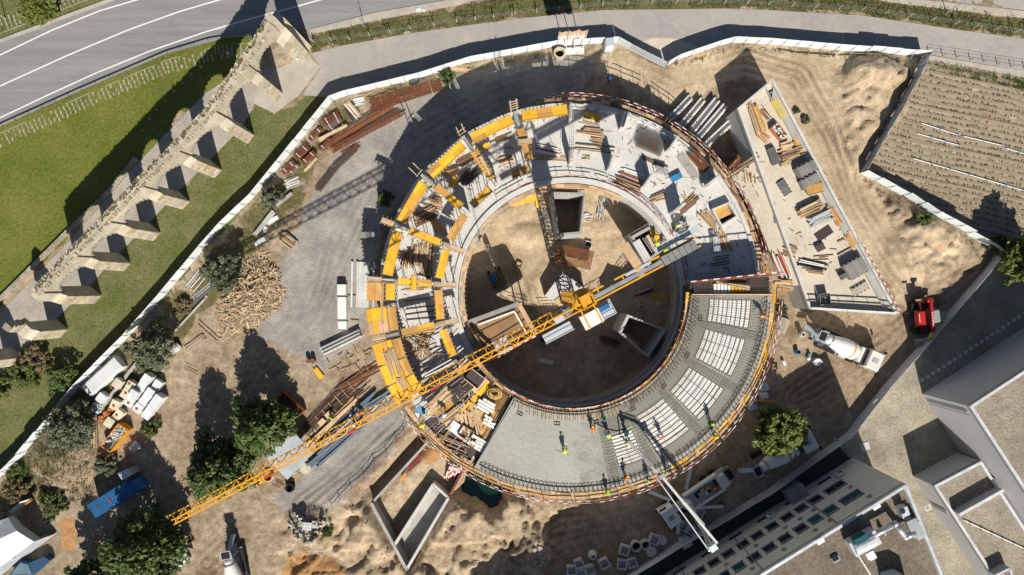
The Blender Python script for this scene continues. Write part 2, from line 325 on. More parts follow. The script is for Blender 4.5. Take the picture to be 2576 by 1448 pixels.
def terrain(X, Y):
    r = np.hypot(X - RC.x, Y - RC.y); th = np.degrees(np.arctan2(Y - RC.y, X - RC.x))
    h = fbm(X, Y, .35, 4, 1) * .22 + fbm(X, Y, 1.3, 3, 5) * .09
    flat = np.maximum.reduce([sstep(-.6, .3, sdist(X, Y, PL[k])) for k in ('flatroad', 'yard', 'footpath', 'plaza', 'cobblep')])
    soft = np.maximum.reduce([sstep(-1, .5, sdist(X, Y, PL[k])) for k in ('lawn', 'strip', 'verge', 'corner', 'gravel', 'gravel2')])
    h *= 1 - .8 * soft
    rg = sstep(-2, 1.5, sdist(X, Y, PL['rough'])); rn = fbm(X, Y, .22, 5, 9)
    bn = fbm(X, Y, .16, 5, 41); b2 = fbm(X, Y, .33, 5, 43); h += rg * (rn * 1.0 + 1.1 * sstep(.0, .055, bn) + .6 * sstep(-.1, -.05, b2) + .5 * sstep(.12, .17, b2) + ridged(X, Y, .6, 5, 3) * .5 - 1.0)
    rb = np.maximum(sstep(-2, 1, sdist(X, Y, PL['rub1'])), sstep(-2, 1, sdist(X, Y, PL['rub2']))); h += rb * (ridged(X, Y, .5, 5, 14) * .5 + .45 * sstep(0, .05, fbm(X, Y, .4, 5, 44)) + .3 * sstep(-.12, -.08, fbm(X, Y, .7, 5, 45)))
    mound = lambda *a: ell(X, Y, *a)
    nz = 1 + .9 * ridged(X, Y, .6, 5, 21)
    h += mound(2190, 240, 5.5, 6.0) * .9 * nz + mound(2215, 185, 5.5, 2.6) * .6 * nz + mound(2335, 620, 6, 4.5, .3) * 1.5 * nz + mound(2290, 545, 4, 2.4, -.6) * .8 * nz
    h += mound(160, 1150, 5.2, 4.2) * 1.5 * nz + mound(775, 1310, 3.2, 2.2) * 1.0 * nz + mound(1520, 1390, 2.5, 2.2) * .4 + mound(2010, 850, 2.4, 1.6) * .35 * nz
    h += mound(790, 1440, 4, 2) * .8 * nz
    wh = sstep(-1.1, .2, sdist(X, Y, PL['box'])); h = h * (1 - wh) - (.15 + 1.6 * np.clip((-20.3 - Y) / 17, 0, 1) + .3 * fbm(X, Y, .5, 3, 6)) * wh
    wh = sstep(-1.0, .7, sdist(X, Y, PL['trench'])); h = h * (1 - wh) + (-1.5) * wh
    wh = sstep(-1.3, .5, sdist(X, Y, PL['pit']) + fbm(X, Y, .7, 3, 16) * 2.4); h = h * (1 - wh) - 3.6 * wh
    h = np.where(flat > 0, h * (1 - flat) - .06 * flat, h)
    near = sstep(27.5, 24.2, r); h = h * (1 - near)
    tr = sstep(25.6, 24.4, r) * sstep(148, 152, th) * sstep(182, 178, th) * (th > 0); h = h - 1.2 * tr
    cy = fbm(X, Y, .25, 4, 31) * .5 + fbm(X, Y, .9, 4, 33) * .35 + mound(1330, 590, 3.4, 1.8) * .55 + mound(1520, 570, 2, 1.4) * .4 + mound(1380, 720, 3, 3) * .2
    ci = sstep(15.2, 14.2, r); h = h * (1 - ci) + (-1.55 + cy) * ci
    return h
def on(p, dz=0.0): return Vector((p[0], p[1], gz(p) + dz))
def axis(lo, hi, st):
    a = list(np.arange(lo, hi + st / 2, st)); d = st; x = a[-1]; up = []
    while x < 900: d *= 1.35; x += d; up.append(x)
    d = st; x = a[0]; dn = []
    while x > -900: d *= 1.35; x -= d; dn.append(x)
    return np.array(dn[::-1] + a + up)
gx = axis(-74, 74, .3); gy = axis(-44, 44, .3)
GX, GY = np.meshgrid(gx, gy); GZ = terrain(GX, GY)
nx, ny = len(gx), len(gy)
def gz(p):                             # ground height at a plan point
    i = min(max(int(np.searchsorted(gx, p[0])) - 1, 0), nx - 2); j = min(max(int(np.searchsorted(gy, p[1])) - 1, 0), ny - 2)
    fx = (p[0] - gx[i]) / (gx[i + 1] - gx[i]); fy = (p[1] - gy[j]) / (gy[j + 1] - gy[j])
    return float((GZ[j, i] * (1 - fx) + GZ[j, i + 1] * fx) * (1 - fy) + (GZ[j + 1, i] * (1 - fx) + GZ[j + 1, i + 1] * fx) * fy)
idx = np.arange(nx * ny).reshape(ny, nx)
quads = np.stack([idx[:-1, :-1], idx[:-1, 1:], idx[1:, 1:], idx[1:, :-1]], -1).reshape(-1, 4)
gme = bpy.data.meshes.new('ground')
gme.vertices.add(nx * ny); gme.vertices.foreach_set('co', np.stack([GX, GY, GZ], -1).astype(np.float32).ravel())
gme.loops.add(quads.size); gme.loops.foreach_set('vertex_index', quads.astype(np.int32).ravel())
gme.polygons.add(len(quads)); gme.polygons.foreach_set('loop_start', (np.arange(len(quads)) * 4).astype(np.int32))
gme.polygons.foreach_set('loop_total', np.full(len(quads), 4, np.int32)); gme.polygons.foreach_set('use_smooth', np.ones(len(quads), bool))
gme.update(calc_edges=True)
wob = fbm(GX, GY, .5, 4, 77) * 2.2
def msk(k, w=.5, o=0.0): return sstep(-w, w, sdist(GX, GY, PL[k]) + wob + o)
rr_ = np.hypot(GX - RC.x, GY - RC.y)
g_ = np.maximum.reduce([msk('lawn', .15), msk('strip', .3) * .96, msk('verge', .2) * .9, msk('corner', .2), msk('fieldgrass', .4), msk('weeds', 1.2) * (.45 + .9 * np.clip(fbm(GX, GY, .4, 3, 4) + .2, 0, 1))])
far = sstep(70, 100, np.hypot(GX, GY * 1.5)); g_ = np.maximum(g_, far * .8)
dry = np.maximum(msk('weeds', 1.0) * .7, np.clip(sdist(GX, GY, PL['verge']) < .9, 0, 1) * msk('verge', .2) * .75)
dry = np.maximum(dry, msk('lawn', .15) * np.clip(fbm(GX, GY, .07, 4, 91) * 2.2 + .12, 0, .42))
gv = np.maximum(msk('gravel', .9, .4), msk('gravel2', .8, .3))
sd = np.maximum.reduce([msk('sand', 1.2, .3), msk('sandright', 1.5) * .8, sstep(15, 14.5, rr_), ell(GX, GY, 728, 790, 2.8, 1.9) * 1.2, ell(GX, GY, 931, 420, 1.6, 1.0) * 1.2, ell(GX, GY, 838, 575, .9, 2.6, -.2) * 1.1, ell(GX, GY, 800, 660, 1.6, 1.2) * .8, ell(GX, GY, 2000, 790, 2.4, 1.6) * 1.3, ell(GX, GY, 2330, 610, 5, 3.5) * 1.2, msk('rough', 1.5) * .55])
cl = np.maximum.reduce([msk('clay1', .6), msk('clay2', .5), msk('clay3', .3, .3), ell(GX, GY, 2345, 620, 4.5, 3, .2) * .42])
br = np.maximum(msk('brown', 1.0) * .8, ell(GX, GY, 150, 1130, 5, 3) * 1.3)
lawn = msk('lawn', .15)
TRK = np.zeros_like(GX)               # wheel tracks pressed into the haul routes
for k, (line, wd) in enumerate((([(1560, 140), (1700, 200), (1880, 150), (2010, 190), (2090, 330), (2160, 520), (2260, 680), (2330, 770)], 2.6), ([(2330, 770), (2240, 860), (2120, 930), (2000, 1000)], 3.2), ([(1460, 190), (1250, 240), (1060, 350), (930, 480), (850, 640), (790, 800), (640, 960), (560, 1130)], 3.0), ([(1020, 1050), (880, 1180), (740, 1290), (600, 1340), (520, 1420)], 2.6), ([(1600, 1300), (1420, 1330), (1300, 1400)], 2.4), ([(1290, 640), (1330, 760), (1400, 860)], 1.6))):
    P_ = D2(line); sg = np.full(GX.shape, 1e9)
    for (x0, y0), (x1, y1) in zip(P_[:-1], P_[1:]):
        t = np.clip(((GX - x0) * (x1 - x0) + (GY - y0) * (y1 - y0)) / ((x1 - x0) ** 2 + (y1 - y0) ** 2), 0, 1); sg = np.minimum(sg, np.hypot(GX - x0 - t * (x1 - x0), GY - y0 - t * (y1 - y0)))
    sg = sg + fbm(GX, GY, .12, 2, 50 + k) * 1.2; TRK = np.maximum(TRK, (.45 if k == 2 else 1) * sstep(wd, wd * .4, sg) * (.5 + .5 * np.cos(sg * 2 * pi / .95 + k)) * np.clip(.45 + 1.6 * fbm(GX, GY, .25, 3, 60 + k), 0, 1))
def attr(nm, a, b, c):
    at = gme.color_attributes.new(nm, 'FLOAT_COLOR', 'POINT')
    at.data.foreach_set('color', np.clip(np.stack([a, b, c, np.ones_like(a)], -1), 0, 1).astype(np.float32).ravel())
attr('mask_a', g_, gv, sd); attr('mask_b', cl, br, dry); attr('mask_c', lawn, TRK, far)

def ground_material():
    m = bpy.data.materials.new('site_ground'); m.use_nodes = True; n = m.node_tree.nodes; l = m.node_tree.links; P = n['Principled BSDF']
    P.inputs['Roughness'].default_value = .95; P.inputs['Specular IOR Level'].default_value = .15
    pos = n.new('ShaderNodeNewGeometry').outputs['Position']
    def noise(s, d=5, rgh=.6, vec=pos):
        t = n.new('ShaderNodeTexNoise'); t.inputs['Scale'].default_value = s; t.inputs['Detail'].default_value = d; t.inputs['Roughness'].default_value = rgh; l.new(vec, t.inputs['Vector']); return t.outputs['Fac']
    def ramp(f, a, b, lo=.35, hi=.65):
        r = n.new('ShaderNodeValToRGB'); r.color_ramp.elements[0].position = lo; r.color_ramp.elements[1].position = hi
        r.color_ramp.elements[0].color = (*a, 1); r.color_ramp.elements[1].color = (*b, 1); l.new(f, r.inputs[0]); return r.outputs[0]
    def mix(a, b, f, mode='MIX'):
        x = n.new('ShaderNodeMix'); x.data_type = 'RGBA'; x.blend_type = mode
        (l.new(f, x.inputs[0]) if not isinstance(f, (int, float)) else setattr(x.inputs[0], 'default_value', f))
        l.new(a, x.inputs[6]); l.new(b, x.inputs[7]); return x.outputs[2]
    def mask(at, ch):
        a = n.new('ShaderNodeVertexColor'); a.layer_name = at; s = n.new('ShaderNodeSeparateColor'); l.new(a.outputs[0], s.inputs[0]); return s.outputs[ch]
    def edge(mk, s=1.6, k=.55):                    # break the mask up with noise
        a = n.new('ShaderNodeMath'); a.operation = 'MULTIPLY_ADD'; a.inputs[1].default_value = k; l.new(noise(s, 6, .7), a.inputs[0]); a.inputs[2].default_value = -k / 2
        b = n.new('ShaderNodeMath'); b.operation = 'ADD'; l.new(mk, b.inputs[0]); l.new(a.outputs[0], b.inputs[1])
        r = n.new('ShaderNodeMapRange'); r.interpolation_type = 'SMOOTHSTEP'; r.inputs[1].default_value = .36; r.inputs[2].default_value = .64; l.new(b.outputs[0], r.inputs[0]); return r.outputs[0]
    big, mid, fine = noise(.22, 6), noise(1.1, 6, .65), noise(6, 4, .7)
    dirt = mix(ramp(big, (.30, .225, .15), (.46, .365, .26)), ramp(mid, (.60, .58, .56), (1.25, 1.25, 1.25), .3, .7), 1.0, 'MULTIPLY')
    sand_ = mix(ramp(big, (.46, .355, .235), (.64, .51, .355)), ramp(mid, (.74, .72, .70), (1.12, 1.12, 1.12), .3, .7), 1.0, 'MULTIPLY')
    grav = mix(ramp(mid, (.29, .275, .258), (.38, .36, .335)), ramp(big, (.80, .80, .80), (1.25, 1.2, 1.12)), 1.0, 'MULTIPLY')
    clay = ramp(mid, (.40, .21, .085), (.54, .31, .14)); brown = ramp(mid, (.24, .175, .115), (.42, .32, .215))
    grassn = mix(ramp(noise(.16, 5), (.12, .15, .022), (.185, .188, .045)), ramp(noise(2.4, 5, .7), (.62, .66, .6), (1.3, 1.28, 1.25), .3, .7), 1.0, 'MULTIPLY')
    grassd = mix(ramp(noise(.5, 5), (.12, .115, .042), (.19, .155, .075)), ramp(noise(2.4, 5, .7), (.6, .6, .6), (1.25, 1.25, 1.25), .3, .7), 1.0, 'MULTIPLY')
    stripc = mix(ramp(noise(.3, 5), (.12, .145, .042), (.19, .185, .08)), ramp(noise(3, 5, .7), (.6, .62, .6), (1.25, 1.25, 1.25), .3, .7), 1.0, 'MULTIPLY')
    c = mix(dirt, sand_, edge(mask('mask_a', 2), .6, .9)); c = mix(c, brown, edge(mask('mask_b', 1), .8, .9)); c = mix(c, clay, edge(mask('mask_b', 0), 1.2, .7))
    c = mix(c, grav, edge(mask('mask_a', 1), .5, .9))
    g = mix(stripc, grassn, mask('mask_c', 0)); g = mix(g, grassd, edge(mask('mask_b', 2), .9, .9))
    c = mix(c, g, edge(mask('mask_a', 0), 1.4, .8))
    c = mix(c, ramp(mask('mask_c', 1), (1.0, 1.0, 1.0), (.48, .46, .44), .02, .75), 1.0, 'MULTIPLY')
    c = mix(c, ramp(fine, (.70, .70, .70), (1.22, 1.22, 1.22), .3, .7), 1.0, 'MULTIPLY')
    l.new(c, P.inputs['Base Color'])
    hb = n.new('ShaderNodeMath'); hb.operation = 'ADD'; l.new(noise(2.2, 8, .7), hb.inputs[0]); l.new(noise(11, 4, .7), hb.inputs[1])
    bp = n.new('ShaderNodeBump'); bp.inputs['Strength'].default_value = .62; bp.inputs['Distance'].default_value = .2; l.new(hb.outputs[0], bp.inputs['Height']); l.new(bp.outputs[0], P.inputs['Normal'])
    return m
gme.materials.append(ground_material())
go = bpy.data.objects.new('ground', gme); COL.objects.link(go); tag(go, kind='structure'); WM['ground'] = I4

# ---------------------------------------------------------------- roads, paths, paving as sheets
def sheet(name, pts, z, m, th=.05, parent=None):
    return struct(name, MB().prism([W(u, v)[:2] for u, v in pts], z - th, z), m, parent=parent)
road = sheet('road', [(-400, 330), (0, 108), (290, 0), (500, -90), (1500, -420), (1500, -120), (1290, -42), (1127, 0), (944, 32), (777, 75), (644, 90), (567, 96), (417, 136), (200, 229), (0, 319), (-400, 520)], .02, asphalt)
def stripe(name, pts, wd, z, m, parent, ext=None):
    pts = resample([W(u, v, z) for u, v in pts], 3.0)
    for a, b in zip(pts[:-1], pts[1:]): piece(name, a, a.lerp(b, 1.004), wd, .006, m, parent)
wp = [[(-200, 250), (0, 139), (130, 77), (250, 28), (345, 0), (480, -48), (700, -120)], [(-200, 318), (0, 217), (170, 140), (320, 77), (450, 30), (553, 0), (760, -58)], [(-200, 385), (0, 297), (120, 240), (240, 185), (380, 128), (520, 80), (640, 45), (720, 24), (806, 0), (960, -42)]]
for wl in wp: stripe('lane_line', wl, .17, .026, white_paint, road)
sheet('far_road', [(2180, -40), (2232, -12), (2400, 6), (2576, 26), (2900, 66), (2900, -200), (2180, -200)], .02, asphalt_path)
sheet('footpath', FPL['footpath'], .015, asphalt_path)
sheet('entrance_pad', [(1582, 118), (1640, 96), (1700, 98), (1760, 120), (1672, 164)], .022, mat('dusty_concrete', (.60, .52, .41), (.44, .38, .31), .5, .95, .2, 8))
sheet('cobble_plaza', FPL['plaza'], .02, paving)
sheet('cobble_path', FPL['cobblep'], .018, cobble)
walk = sheet('pavement', [(777, 76), (944, 33), (1127, 1), (1290, -41), (1290, -22), (1127, 18), (944, 52), (780, 88)], .10, paving, .1)
sheet('far_pavement', [(2180, -8), (2232, -8), (2400, 9), (2576, 29), (2900, 69), (2900, 92), (2576, 47), (2400, 26), (2232, 6)], .10, paving, .1)
sheet('verge_kerb', [(0, 100), (284, -6), (500, -96), (500, -90), (290, 0), (0, 108), (-400, 330), (-400, 318)], .11, paving, .1)
sheet('service_lane', [(2150, 1165), (2105, 1118), (1932, 1241), (1588, 1450), (1460, 1540), (1640, 1600), (2170, 1190)], .022, mat('shaded_lane', (.05, .05, .052), (.035, .035, .038), .5, .9))  # near-black lane paving, the building's deep shade put into its colour
yard = struct('gravel_yard', MB().prism([tuple(p) for p in PL['yard']], -.04, .01), yard_gr)
# grass pavers beside the road: dashes of stone in staggered rows
def pavers(name, line, rows, wd, off, n_max):
    s_ = struct(name, MB().prism([(p[0], p[1]) for p in [W(*q) for q in line]] + [(p[0], p[1]) for p in [W(q[0] + 1, q[1] + 1) for q in reversed(line)]], -.02, .004), paving)
    pts = resample([W(u, v) for u, v in line], .62)
    k = 0
    for i, (a, b) in enumerate(zip(pts[:-1], pts[1:])):
        t = (b - a).normalized(); nrm = Vector((t.y, -t.x, 0)) * off
        for r_ in range(rows):
            if R.random() < .1 or k >= n_max: continue
            c = a + nrm * (wd * (r_ + .5 + (.33 if i % 2 else 0))) + t * R.uniform(-.05, .05)
            block('paver', (c.x, c.y, .022), (R.uniform(.38, .55), .19, .03), rad(102) + R.uniform(-.12, .12), mat('worn_paver', (.36, .33, .26), (.26, .24, .18), 1.5, .95, rnd=.25), s_); k += 1
pavers('paver_strip', [(-20, 345), (0, 336), (200, 245), (417, 152), (560, 112), (640, 108)], 3, .55, 1, 296)
pavers('paver_strip', [(-20, 92), (0, 84), (110, 42), (200, 6), (260, -14)], 3, .55, -1, 140)
rail = thing('crash_barrier', 'low dark steel crash barrier curving along the lawn edge of the road', 'barrier', W(417, 134))
bl = resample([W(u, v, .45) for u, v in [(-60, 345), (0, 316), (200, 226), (417, 133), (520, 102), (567, 94), (644, 89)]], 2.0)
for a, b in zip(bl[:-1], bl[1:]):
    piece('rail', a, b, .06, .16, steel, rail); piece('post', (a.x, a.y, 0), a, .09, .09, steel, rail)

# the ploughed field with its furrows
fd = (K('41', 1931, 1000) - K('41', 1000, 800)).normalized(); fn = Vector((-fd.y, fd.x, 0))
fp = PL['field']; ff = np.array([W(2250, 300).x, W(2250, 300).y])
us = np.arange(-14, 46, .45); vs = np.arange(-32, 16, .11)
U, V = np.meshgrid(us, vs); FX = ff[0] + U * fd.x + V * fn.x; FY = ff[1] + U * fd.y + V * fn.y
ph = V / .78 + .12 * np.sin(U * .35) + fbm(FX, FY, .2, 2, 8) * .5
FZ = .05 + .022 * np.cos(2 * pi * ph) + fbm(FX, FY, 1.2, 3, 2) * .05 + np.where(np.abs((V / 4.7) % 1 - .5) < .06, .07, 0)
ok = sdist(FX, FY, fp) > .1
fi = np.arange(U.size).reshape(U.shape); q = np.stack([fi[:-1, :-1], fi[:-1, 1:], fi[1:, 1:], fi[1:, :-1]], -1).reshape(-1, 4)
kq = (ok[:-1, :-1] & ok[:-1, 1:] & ok[1:, 1:] & ok[1:, :-1]).ravel(); q = q[kq]
fme = bpy.data.meshes.new('field'); fme.from_pydata(np.stack([FX, FY, FZ], -1).reshape(-1, 3).tolist(), [], q.tolist())
soil = mat('field_soil', (.30, .24, .172), (.265, .21, .15), .2, .95, .4, 6, fine=.08); fme.materials.append(soil)
fo = bpy.data.objects.new('field', fme); COL.objects.link(fo); tag(fo, kind='structure'); WM['field'] = I4
sm = MB(); rs = random.Random(3)
for k in range(-40, 21):
    v0 = k * .78 + .39
    for j in range(150):
        u = -14 + j * .42 + rs.uniform(-.1, .1); v = v0 - .78 * (.12 * math.sin(u * .35)) + rs.uniform(-.06, .06)
        x, y = ff[0] + u * fd.x + v * fn.x, ff[1] + u * fd.y + v * fn.y
        if x > 85 or rs.random() < .25: continue
        if sdist(np.array([[x]]), np.array([[y]]), fp)[0, 0] < .5: continue
        for _ in range(3):
            a = rs.uniform(0, 6.3); L = rs.uniform(.10, .22); dx, dy = math.cos(a) * L, math.sin(a) * L; z = .05
            sm.add([(x - dy * .35, y + dx * .35, z), (x + dx * .7, y + dy * .7, z + L), (x + dx * 1.3, y + dy * 1.3, z + L * .6), (x + dy * .35, y - dx * .35, z)], [(0, 1, 2, 3)])
part('seedlings', sm, mat('seedling_leaf', (.055, .085, .02), (.035, .05, .02), 3, .7), kind='stuff')['label'] = 'rows of small dark green seedlings growing along the furrows of the field'
# ================================================================ hoarding fences
def hoarding(label, pts, ht=2.1, step=1.85, m=white_pan, brace=1, name='hoarding_fence', side=1, cat='fence'):
    P = resample([W(u, v) for u, v in pts], step); T = thing(name, label, cat, P[len(P) // 2])
    for i, (a, b) in enumerate(zip(P[:-1], P[1:])):
        d = (b - a).normalized(); nrm = Vector((-d.y, d.x, 0)) * side; z = gz((a + b) / 2) + .04
        hh = ht + R.uniform(-.05, .05)
        c = a.lerp(b, .5) + nrm * .03
        block('panel', (c.x, c.y, z + hh / 2), ((b - a).length - .025, .035, hh), ang(a, b), m, T)
        piece('post', (a.x, a.y, z - .1), (a.x, a.y, z + hh - .05), .06, .06, steel, T)
        if brace and i % brace == 0:
            f = a - nrm * 1.0
            piece('brace', (f.x, f.y, z - .05), (a.x, a.y, z + 1.5), .045, .045, steel, T)
    return T
hoarding('long white panel hoarding between the aqueduct lawn and the timber heap', [(-330, 1560), (0, 1203), (75, 1133), (207, 966), (330, 843), (423, 736), (517, 623), (567, 566), (644, 493), (838, 254)], side=1)
hoarding('white panel hoarding bending along the footpath above the rebar stacks', [(838, 254), (877, 240), (1057, 197), (1184, 157), (1288, 138), (1401, 117), (1521, 110), (1552, 108)], side=1)
hoarding('white panel hoarding in three bends along the footpath right of the gate', [(1675, 168), (1702, 152), (1805, 117), (1840, 108), (1932, 112), (2099, 127), (2320, 144)], side=1)
hoarding('panel hoarding coloured grey for shade, dividing the sand mound from the ploughed field', [(2320, 146), (2269, 233), (2162, 432)], m=mat('shaded_panel', (.42, .45, .48), (.37, .40, .43), .4, .6, rnd=.06, fine=.05), side=1, brace=2)  # same panels as the white ones, their shade put into a greyer colour
hoarding('short pale panel hoarding below the corner of the ploughed field', [(2162, 436), (2265, 493), (2332, 540), (2475, 620), (2503, 640)], side=1)
pw = mat('precast_panel', (.66, .67, .68), (.58, .59, .60), .4, .9, .1, 8, rnd=.08)
hoarding('precast concrete panel wall running past the red telehandler to the beige building', [(2503, 641), (2465, 690), (2380, 790), (2292, 893), (2219, 975), (2129, 1091), (2105, 1108), (1932, 1231), (1821, 1298), (1688, 1375), (1588, 1437), (1480, 1510)], ht=1.9, step=2.35, m=pw, brace=0, name='panel_wall', side=-1, cat='wall')
# site gate: plain leaf and two corrugated leaves
G = thing('site_gate', 'pale gate with corrugated leaves set into the hoarding below the footpath', 'gate', W(1620, 145))
for (a, b, cor) in (((1553, 108), (1583, 125), 0), ((1583, 125), (1627, 148), 1), ((1627, 148), (1672, 170), 1)):
    p, q = W(*a), W(*b); d = (q - p).normalized()
    if not cor: piece('leaf', p + Vector((0, 0, 1.05)), q + Vector((0, 0, 1.05)), .05, 2.0, mat('gate_green', (.55, .62, .57), None, 1, .5), G); continue
    n_ = 14
    for i in range(n_):
        c = p.lerp(q, (i + .5) / n_); block('slat', (c.x, c.y, 1.0 + (i % 2) * .01), ((q - p).length / n_ * .8, .07 if i % 2 else .04, 1.9), ang(p, q), galv, G)
    for zz in (.15, 1.9): piece('rail', p + Vector((0, 0, zz)), q + Vector((0, 0, zz)), .11, .08, galv, G)
# timber fences of the verge: posts and wire
def wirefence(label, pts, step=2.9, h=1.25):
    P = resample([W(u, v) for u, v in pts], step); T = thing('wire_fence', label, 'fence', P[0])
    for a in P: piece('post', (a.x, a.y, -.1), (a.x, a.y, h), .10, .10, mat('concrete_post', (.42, .38, .31), None, 2, .9), T)
    for a, b in zip(P[:-1], P[1:]):
        for zz in (.4, .8, 1.15): piece('wire', (a.x, a.y, zz), (b.x, b.y, zz), .02, .02, steel, T)
wirefence('wire fence on small posts in the verge left of the flagpoles', [(790, 108), (880, 100), (1034, 75), (1150, 57), (1288, 40)])
wirefence('wire fence on small posts in the verge right of the flagpoles', [(1295, 38), (1515, 16), (1700, 8), (1821, 10), (1932, 14), (2165, 28), (2399, 62), (2600, 90)])
wirefence('low dark post fence along the paving at the field edge', [(2336, 136), (2440, 152), (2576, 174), (2700, 196)], 1.7, .9)
sheet('field_pavement', [(2338, 140), (2576, 180), (2900, 236), (2900, 258), (2576, 196), (2336, 154)], .05, paving)
# ================================================================ the aqueduct
feet = [(766, 150), (702, 245), (630, 350), (547, 437), (467, 516), (393, 595), (318, 671), (245, 753)]
AQ = thing('aqueduct', 'old stone aqueduct with tall arches and buttressed piers across the lawn', 'aqueduct', W(467, 516))
Fp = [W(*q) for q in feet]; HT = 10.2; TH = 1.15
def nrm_at(i, P):
    d = (P[min(i + 1, len(P) - 1)] - P[max(i - 1, 0)]).normalized(); return Vector((d.y, -d.x, 0)) * 1.0
def away(p):                          # unit vector from the pier foot to the wall line behind it
    return Vector((-.748, .664, 0))
CL = [p + away(p) * 1.3 for p in Fp]
rs = random.Random(21)
def pier(T, foot, d, h, deep=.8, wid=1.5, main=True):
    o = away(foot); z1 = h * .66
    def ring(c, w_, dp, z): return [c + d * (sx * w_ / 2) + o * (dy) + Vector((0, 0, z)) for sx, dy in ((-1, 0), (1, 0), (1, dp), (-1, dp))]
    b = MB(); b.hexa(ring(foot - o * .12, wid + .12, deep + 1.15, -.1), ring(foot, wid, deep + .95, z1))
    part('pier', b, stone, T)
    b = MB(); b.hexa(ring(foot, wid, deep + .9, z1), ring(foot + o * (deep * .62), wid, deep * .38 + .9, z1 + 1.0))
    part('buttress_cap', b, stone, T)
    if main:
        b = MB(); b.hexa(ring(foot + o * (deep * .62), wid - .1, deep * .38 + .85, z1 + .95), ring(foot + o * (deep * .66), wid - .15, deep * .34 + .85, h - .1)); part('pier_head', b, stone, T)
    nc = int(z1 / .62)
    for k in range(nc):                # facing stones on the front of the pier
        zc = .08 + (k + .5) * z1 / nc; f = foot - o * (.12 * (1 - k / nc)); off = .22 if k % 2 else -.18
        for (x0, x1) in ((-wid / 2, off), (off, wid / 2)):
            c = f + d * ((x0 + x1) / 2); block('stone', (c.x, c.y, zc), (x1 - x0 - .04, .10 + rs.uniform(0, .05), z1 / nc - .05), ang((0, 0), d), stone if rs.random() < .8 else stone_lichen, T)
for i, p in enumerate(Fp):
    d = (Fp[min(i + 1, 7)] - Fp[max(i - 1, 0)]).normalized()
    pier(AQ, p, d, HT, deep=.8 if i else 1.3, wid=1.38 if i else 2.0)
p_end = W(778, 128); 
b = MB(); d = (Fp[1] - Fp[0]).normalized(); o = away(p_end)
b.hexa([p_end + d * sx * .6 + o * dy for sx, dy in ((-1, 0), (1, 0), (1, 3.0), (-1, 3.0))], [p_end + d * sx * .5 + o * dy + Vector((0, 0, 7.2)) for sx, dy in ((-1, 1.2), (1, 1.2), (1, 3.0), (-1, 3.0))])
part('end_buttress', b, stone, AQ)
for i in range(7):                    # one bay of wall over each arch
    a, c = CL[i], CL[i + 1]; L = (c - a).length; d = (c - a).normalized(); nn = Vector((-d.y, d.x, 0)); pw_ = .5
    zs = 5.6 if i else 4.6; cw = L - 2 * pw_; crown = 8.7
    prof = [(0, HT), (0, zs), (pw_, zs)] + [(pw_ + cw * (1 - math.cos(t * pi / 14)) / 2, zs + (crown - zs) * math.sin(t * pi / 14)) for t in range(1, 14)] + [(L - pw_, zs), (L, zs), (L, HT)]
    n = len(prof); vs = [a + d * x + nn * (TH / 2) + Vector((0, 0, z)) for x, z in prof] + [a + d * x - nn * (TH / 2) + Vector((0, 0, z)) for x, z in prof]
    b = MB(); b.add(vs, [tuple(range(n)), tuple(reversed(range(n, 2 * n)))] + [(k, n + k, n + (k + 1) % n, (k + 1) % n) for k in range(n)])
    part('arch_wall', b, stone, AQ)
    m_ = int(L / .40)
    for k in range(m_):               # cap stones along both edges, some missing
        for sgn in (-1, 1):
            if rs.random() < .1: continue
            c_ = a + d * (L * (k + .5) / m_) + nn * sgn * (TH / 2 - .1); hh = rs.uniform(.05, .17)
            block('stone', (c_.x, c_.y, HT + hh / 2 - .03), (L / m_ * rs.uniform(.75, .98), rs.uniform(.22, .5), hh), ang(a, c) + rs.uniform(-.25, .25), rs.choice([stone, stone, stone_grey, stone_lichen]), AQ, kind='stone')
    vs_ = 14                          # voussoirs of the arch on the sunny side
    for t in range(vs_):
        f = (t + .5) * pi / vs_; x = pw_ + cw * (1 - math.cos(f)) / 2; z = zs + (crown - zs) * math.sin(f)
        c_ = a + d * x - nn * 0 + Vector((0, 0, z + .12)) + away(a) * (-TH / 2 - .02)
        block('stone', c_, (.34, .08, .36), ang(a, c), stone_grey, AQ)
wt = MB()
for i in range(7):
    a, c = CL[i], CL[i + 1]
    for k in range(45):
        p = a.lerp(c, (rs.random() + .25 * math.sin(i * 2 + rs.random())) % 1); q = p + away(p) * rs.gauss(.3, .15) + Vector((0, 0, HT + .02)); wt.m = rs.choice((0, 0, 1))
        for _ in range(4): t = rs.uniform(0, 6.3); l_ = rs.uniform(.12, .3); wt.add([q + Vector((math.sin(t) * .08, -math.cos(t) * .08, 0)), q - Vector((math.sin(t) * .08, -math.cos(t) * .08, 0)), q + Vector((math.cos(t) * l_, math.sin(t) * l_, l_))], [(0, 1, 2)])
part('dry_weeds', wt, [leaf_br, leaf_o], AQ, kind='stuff')
def lone_pier(label, foot, h, ext):
    T = thing('aqueduct_pier', label, 'pier', W(*foot)); pier(T, W(*foot), (Fp[7] - Fp[6]).normalized(), h, main=False)
    base = W(*foot) + away(0) * 1.6; d = (Fp[7] - Fp[6]).normalized(); hh = h * .66
    for k in range(9):
        zz = hh + .35 * k; w_ = 1.6 - .1 * k
        c = base + d * rs.uniform(-.15, .15) + away(0) * (.25 + rs.uniform(-.1, .1)); block('stone', (c.x, c.y, zz + .2), (w_, 1.0, .4), ang((0, 0), d) + rs.uniform(-.1, .1), rs.choice([stone, stone_grey]), T, kind='stone')
lone_pier('broken stone pier standing alone beyond the low end of the aqueduct', (160, 838), 8.0, 1)
lone_pier('ruined stone pier at the left edge by the dry shrubs', (48, 908), 6.5, 1)
lw = thing('garden_wall', 'low stone kerb wall between the lawn and the cobbled path', 'wall', W(140, 620))
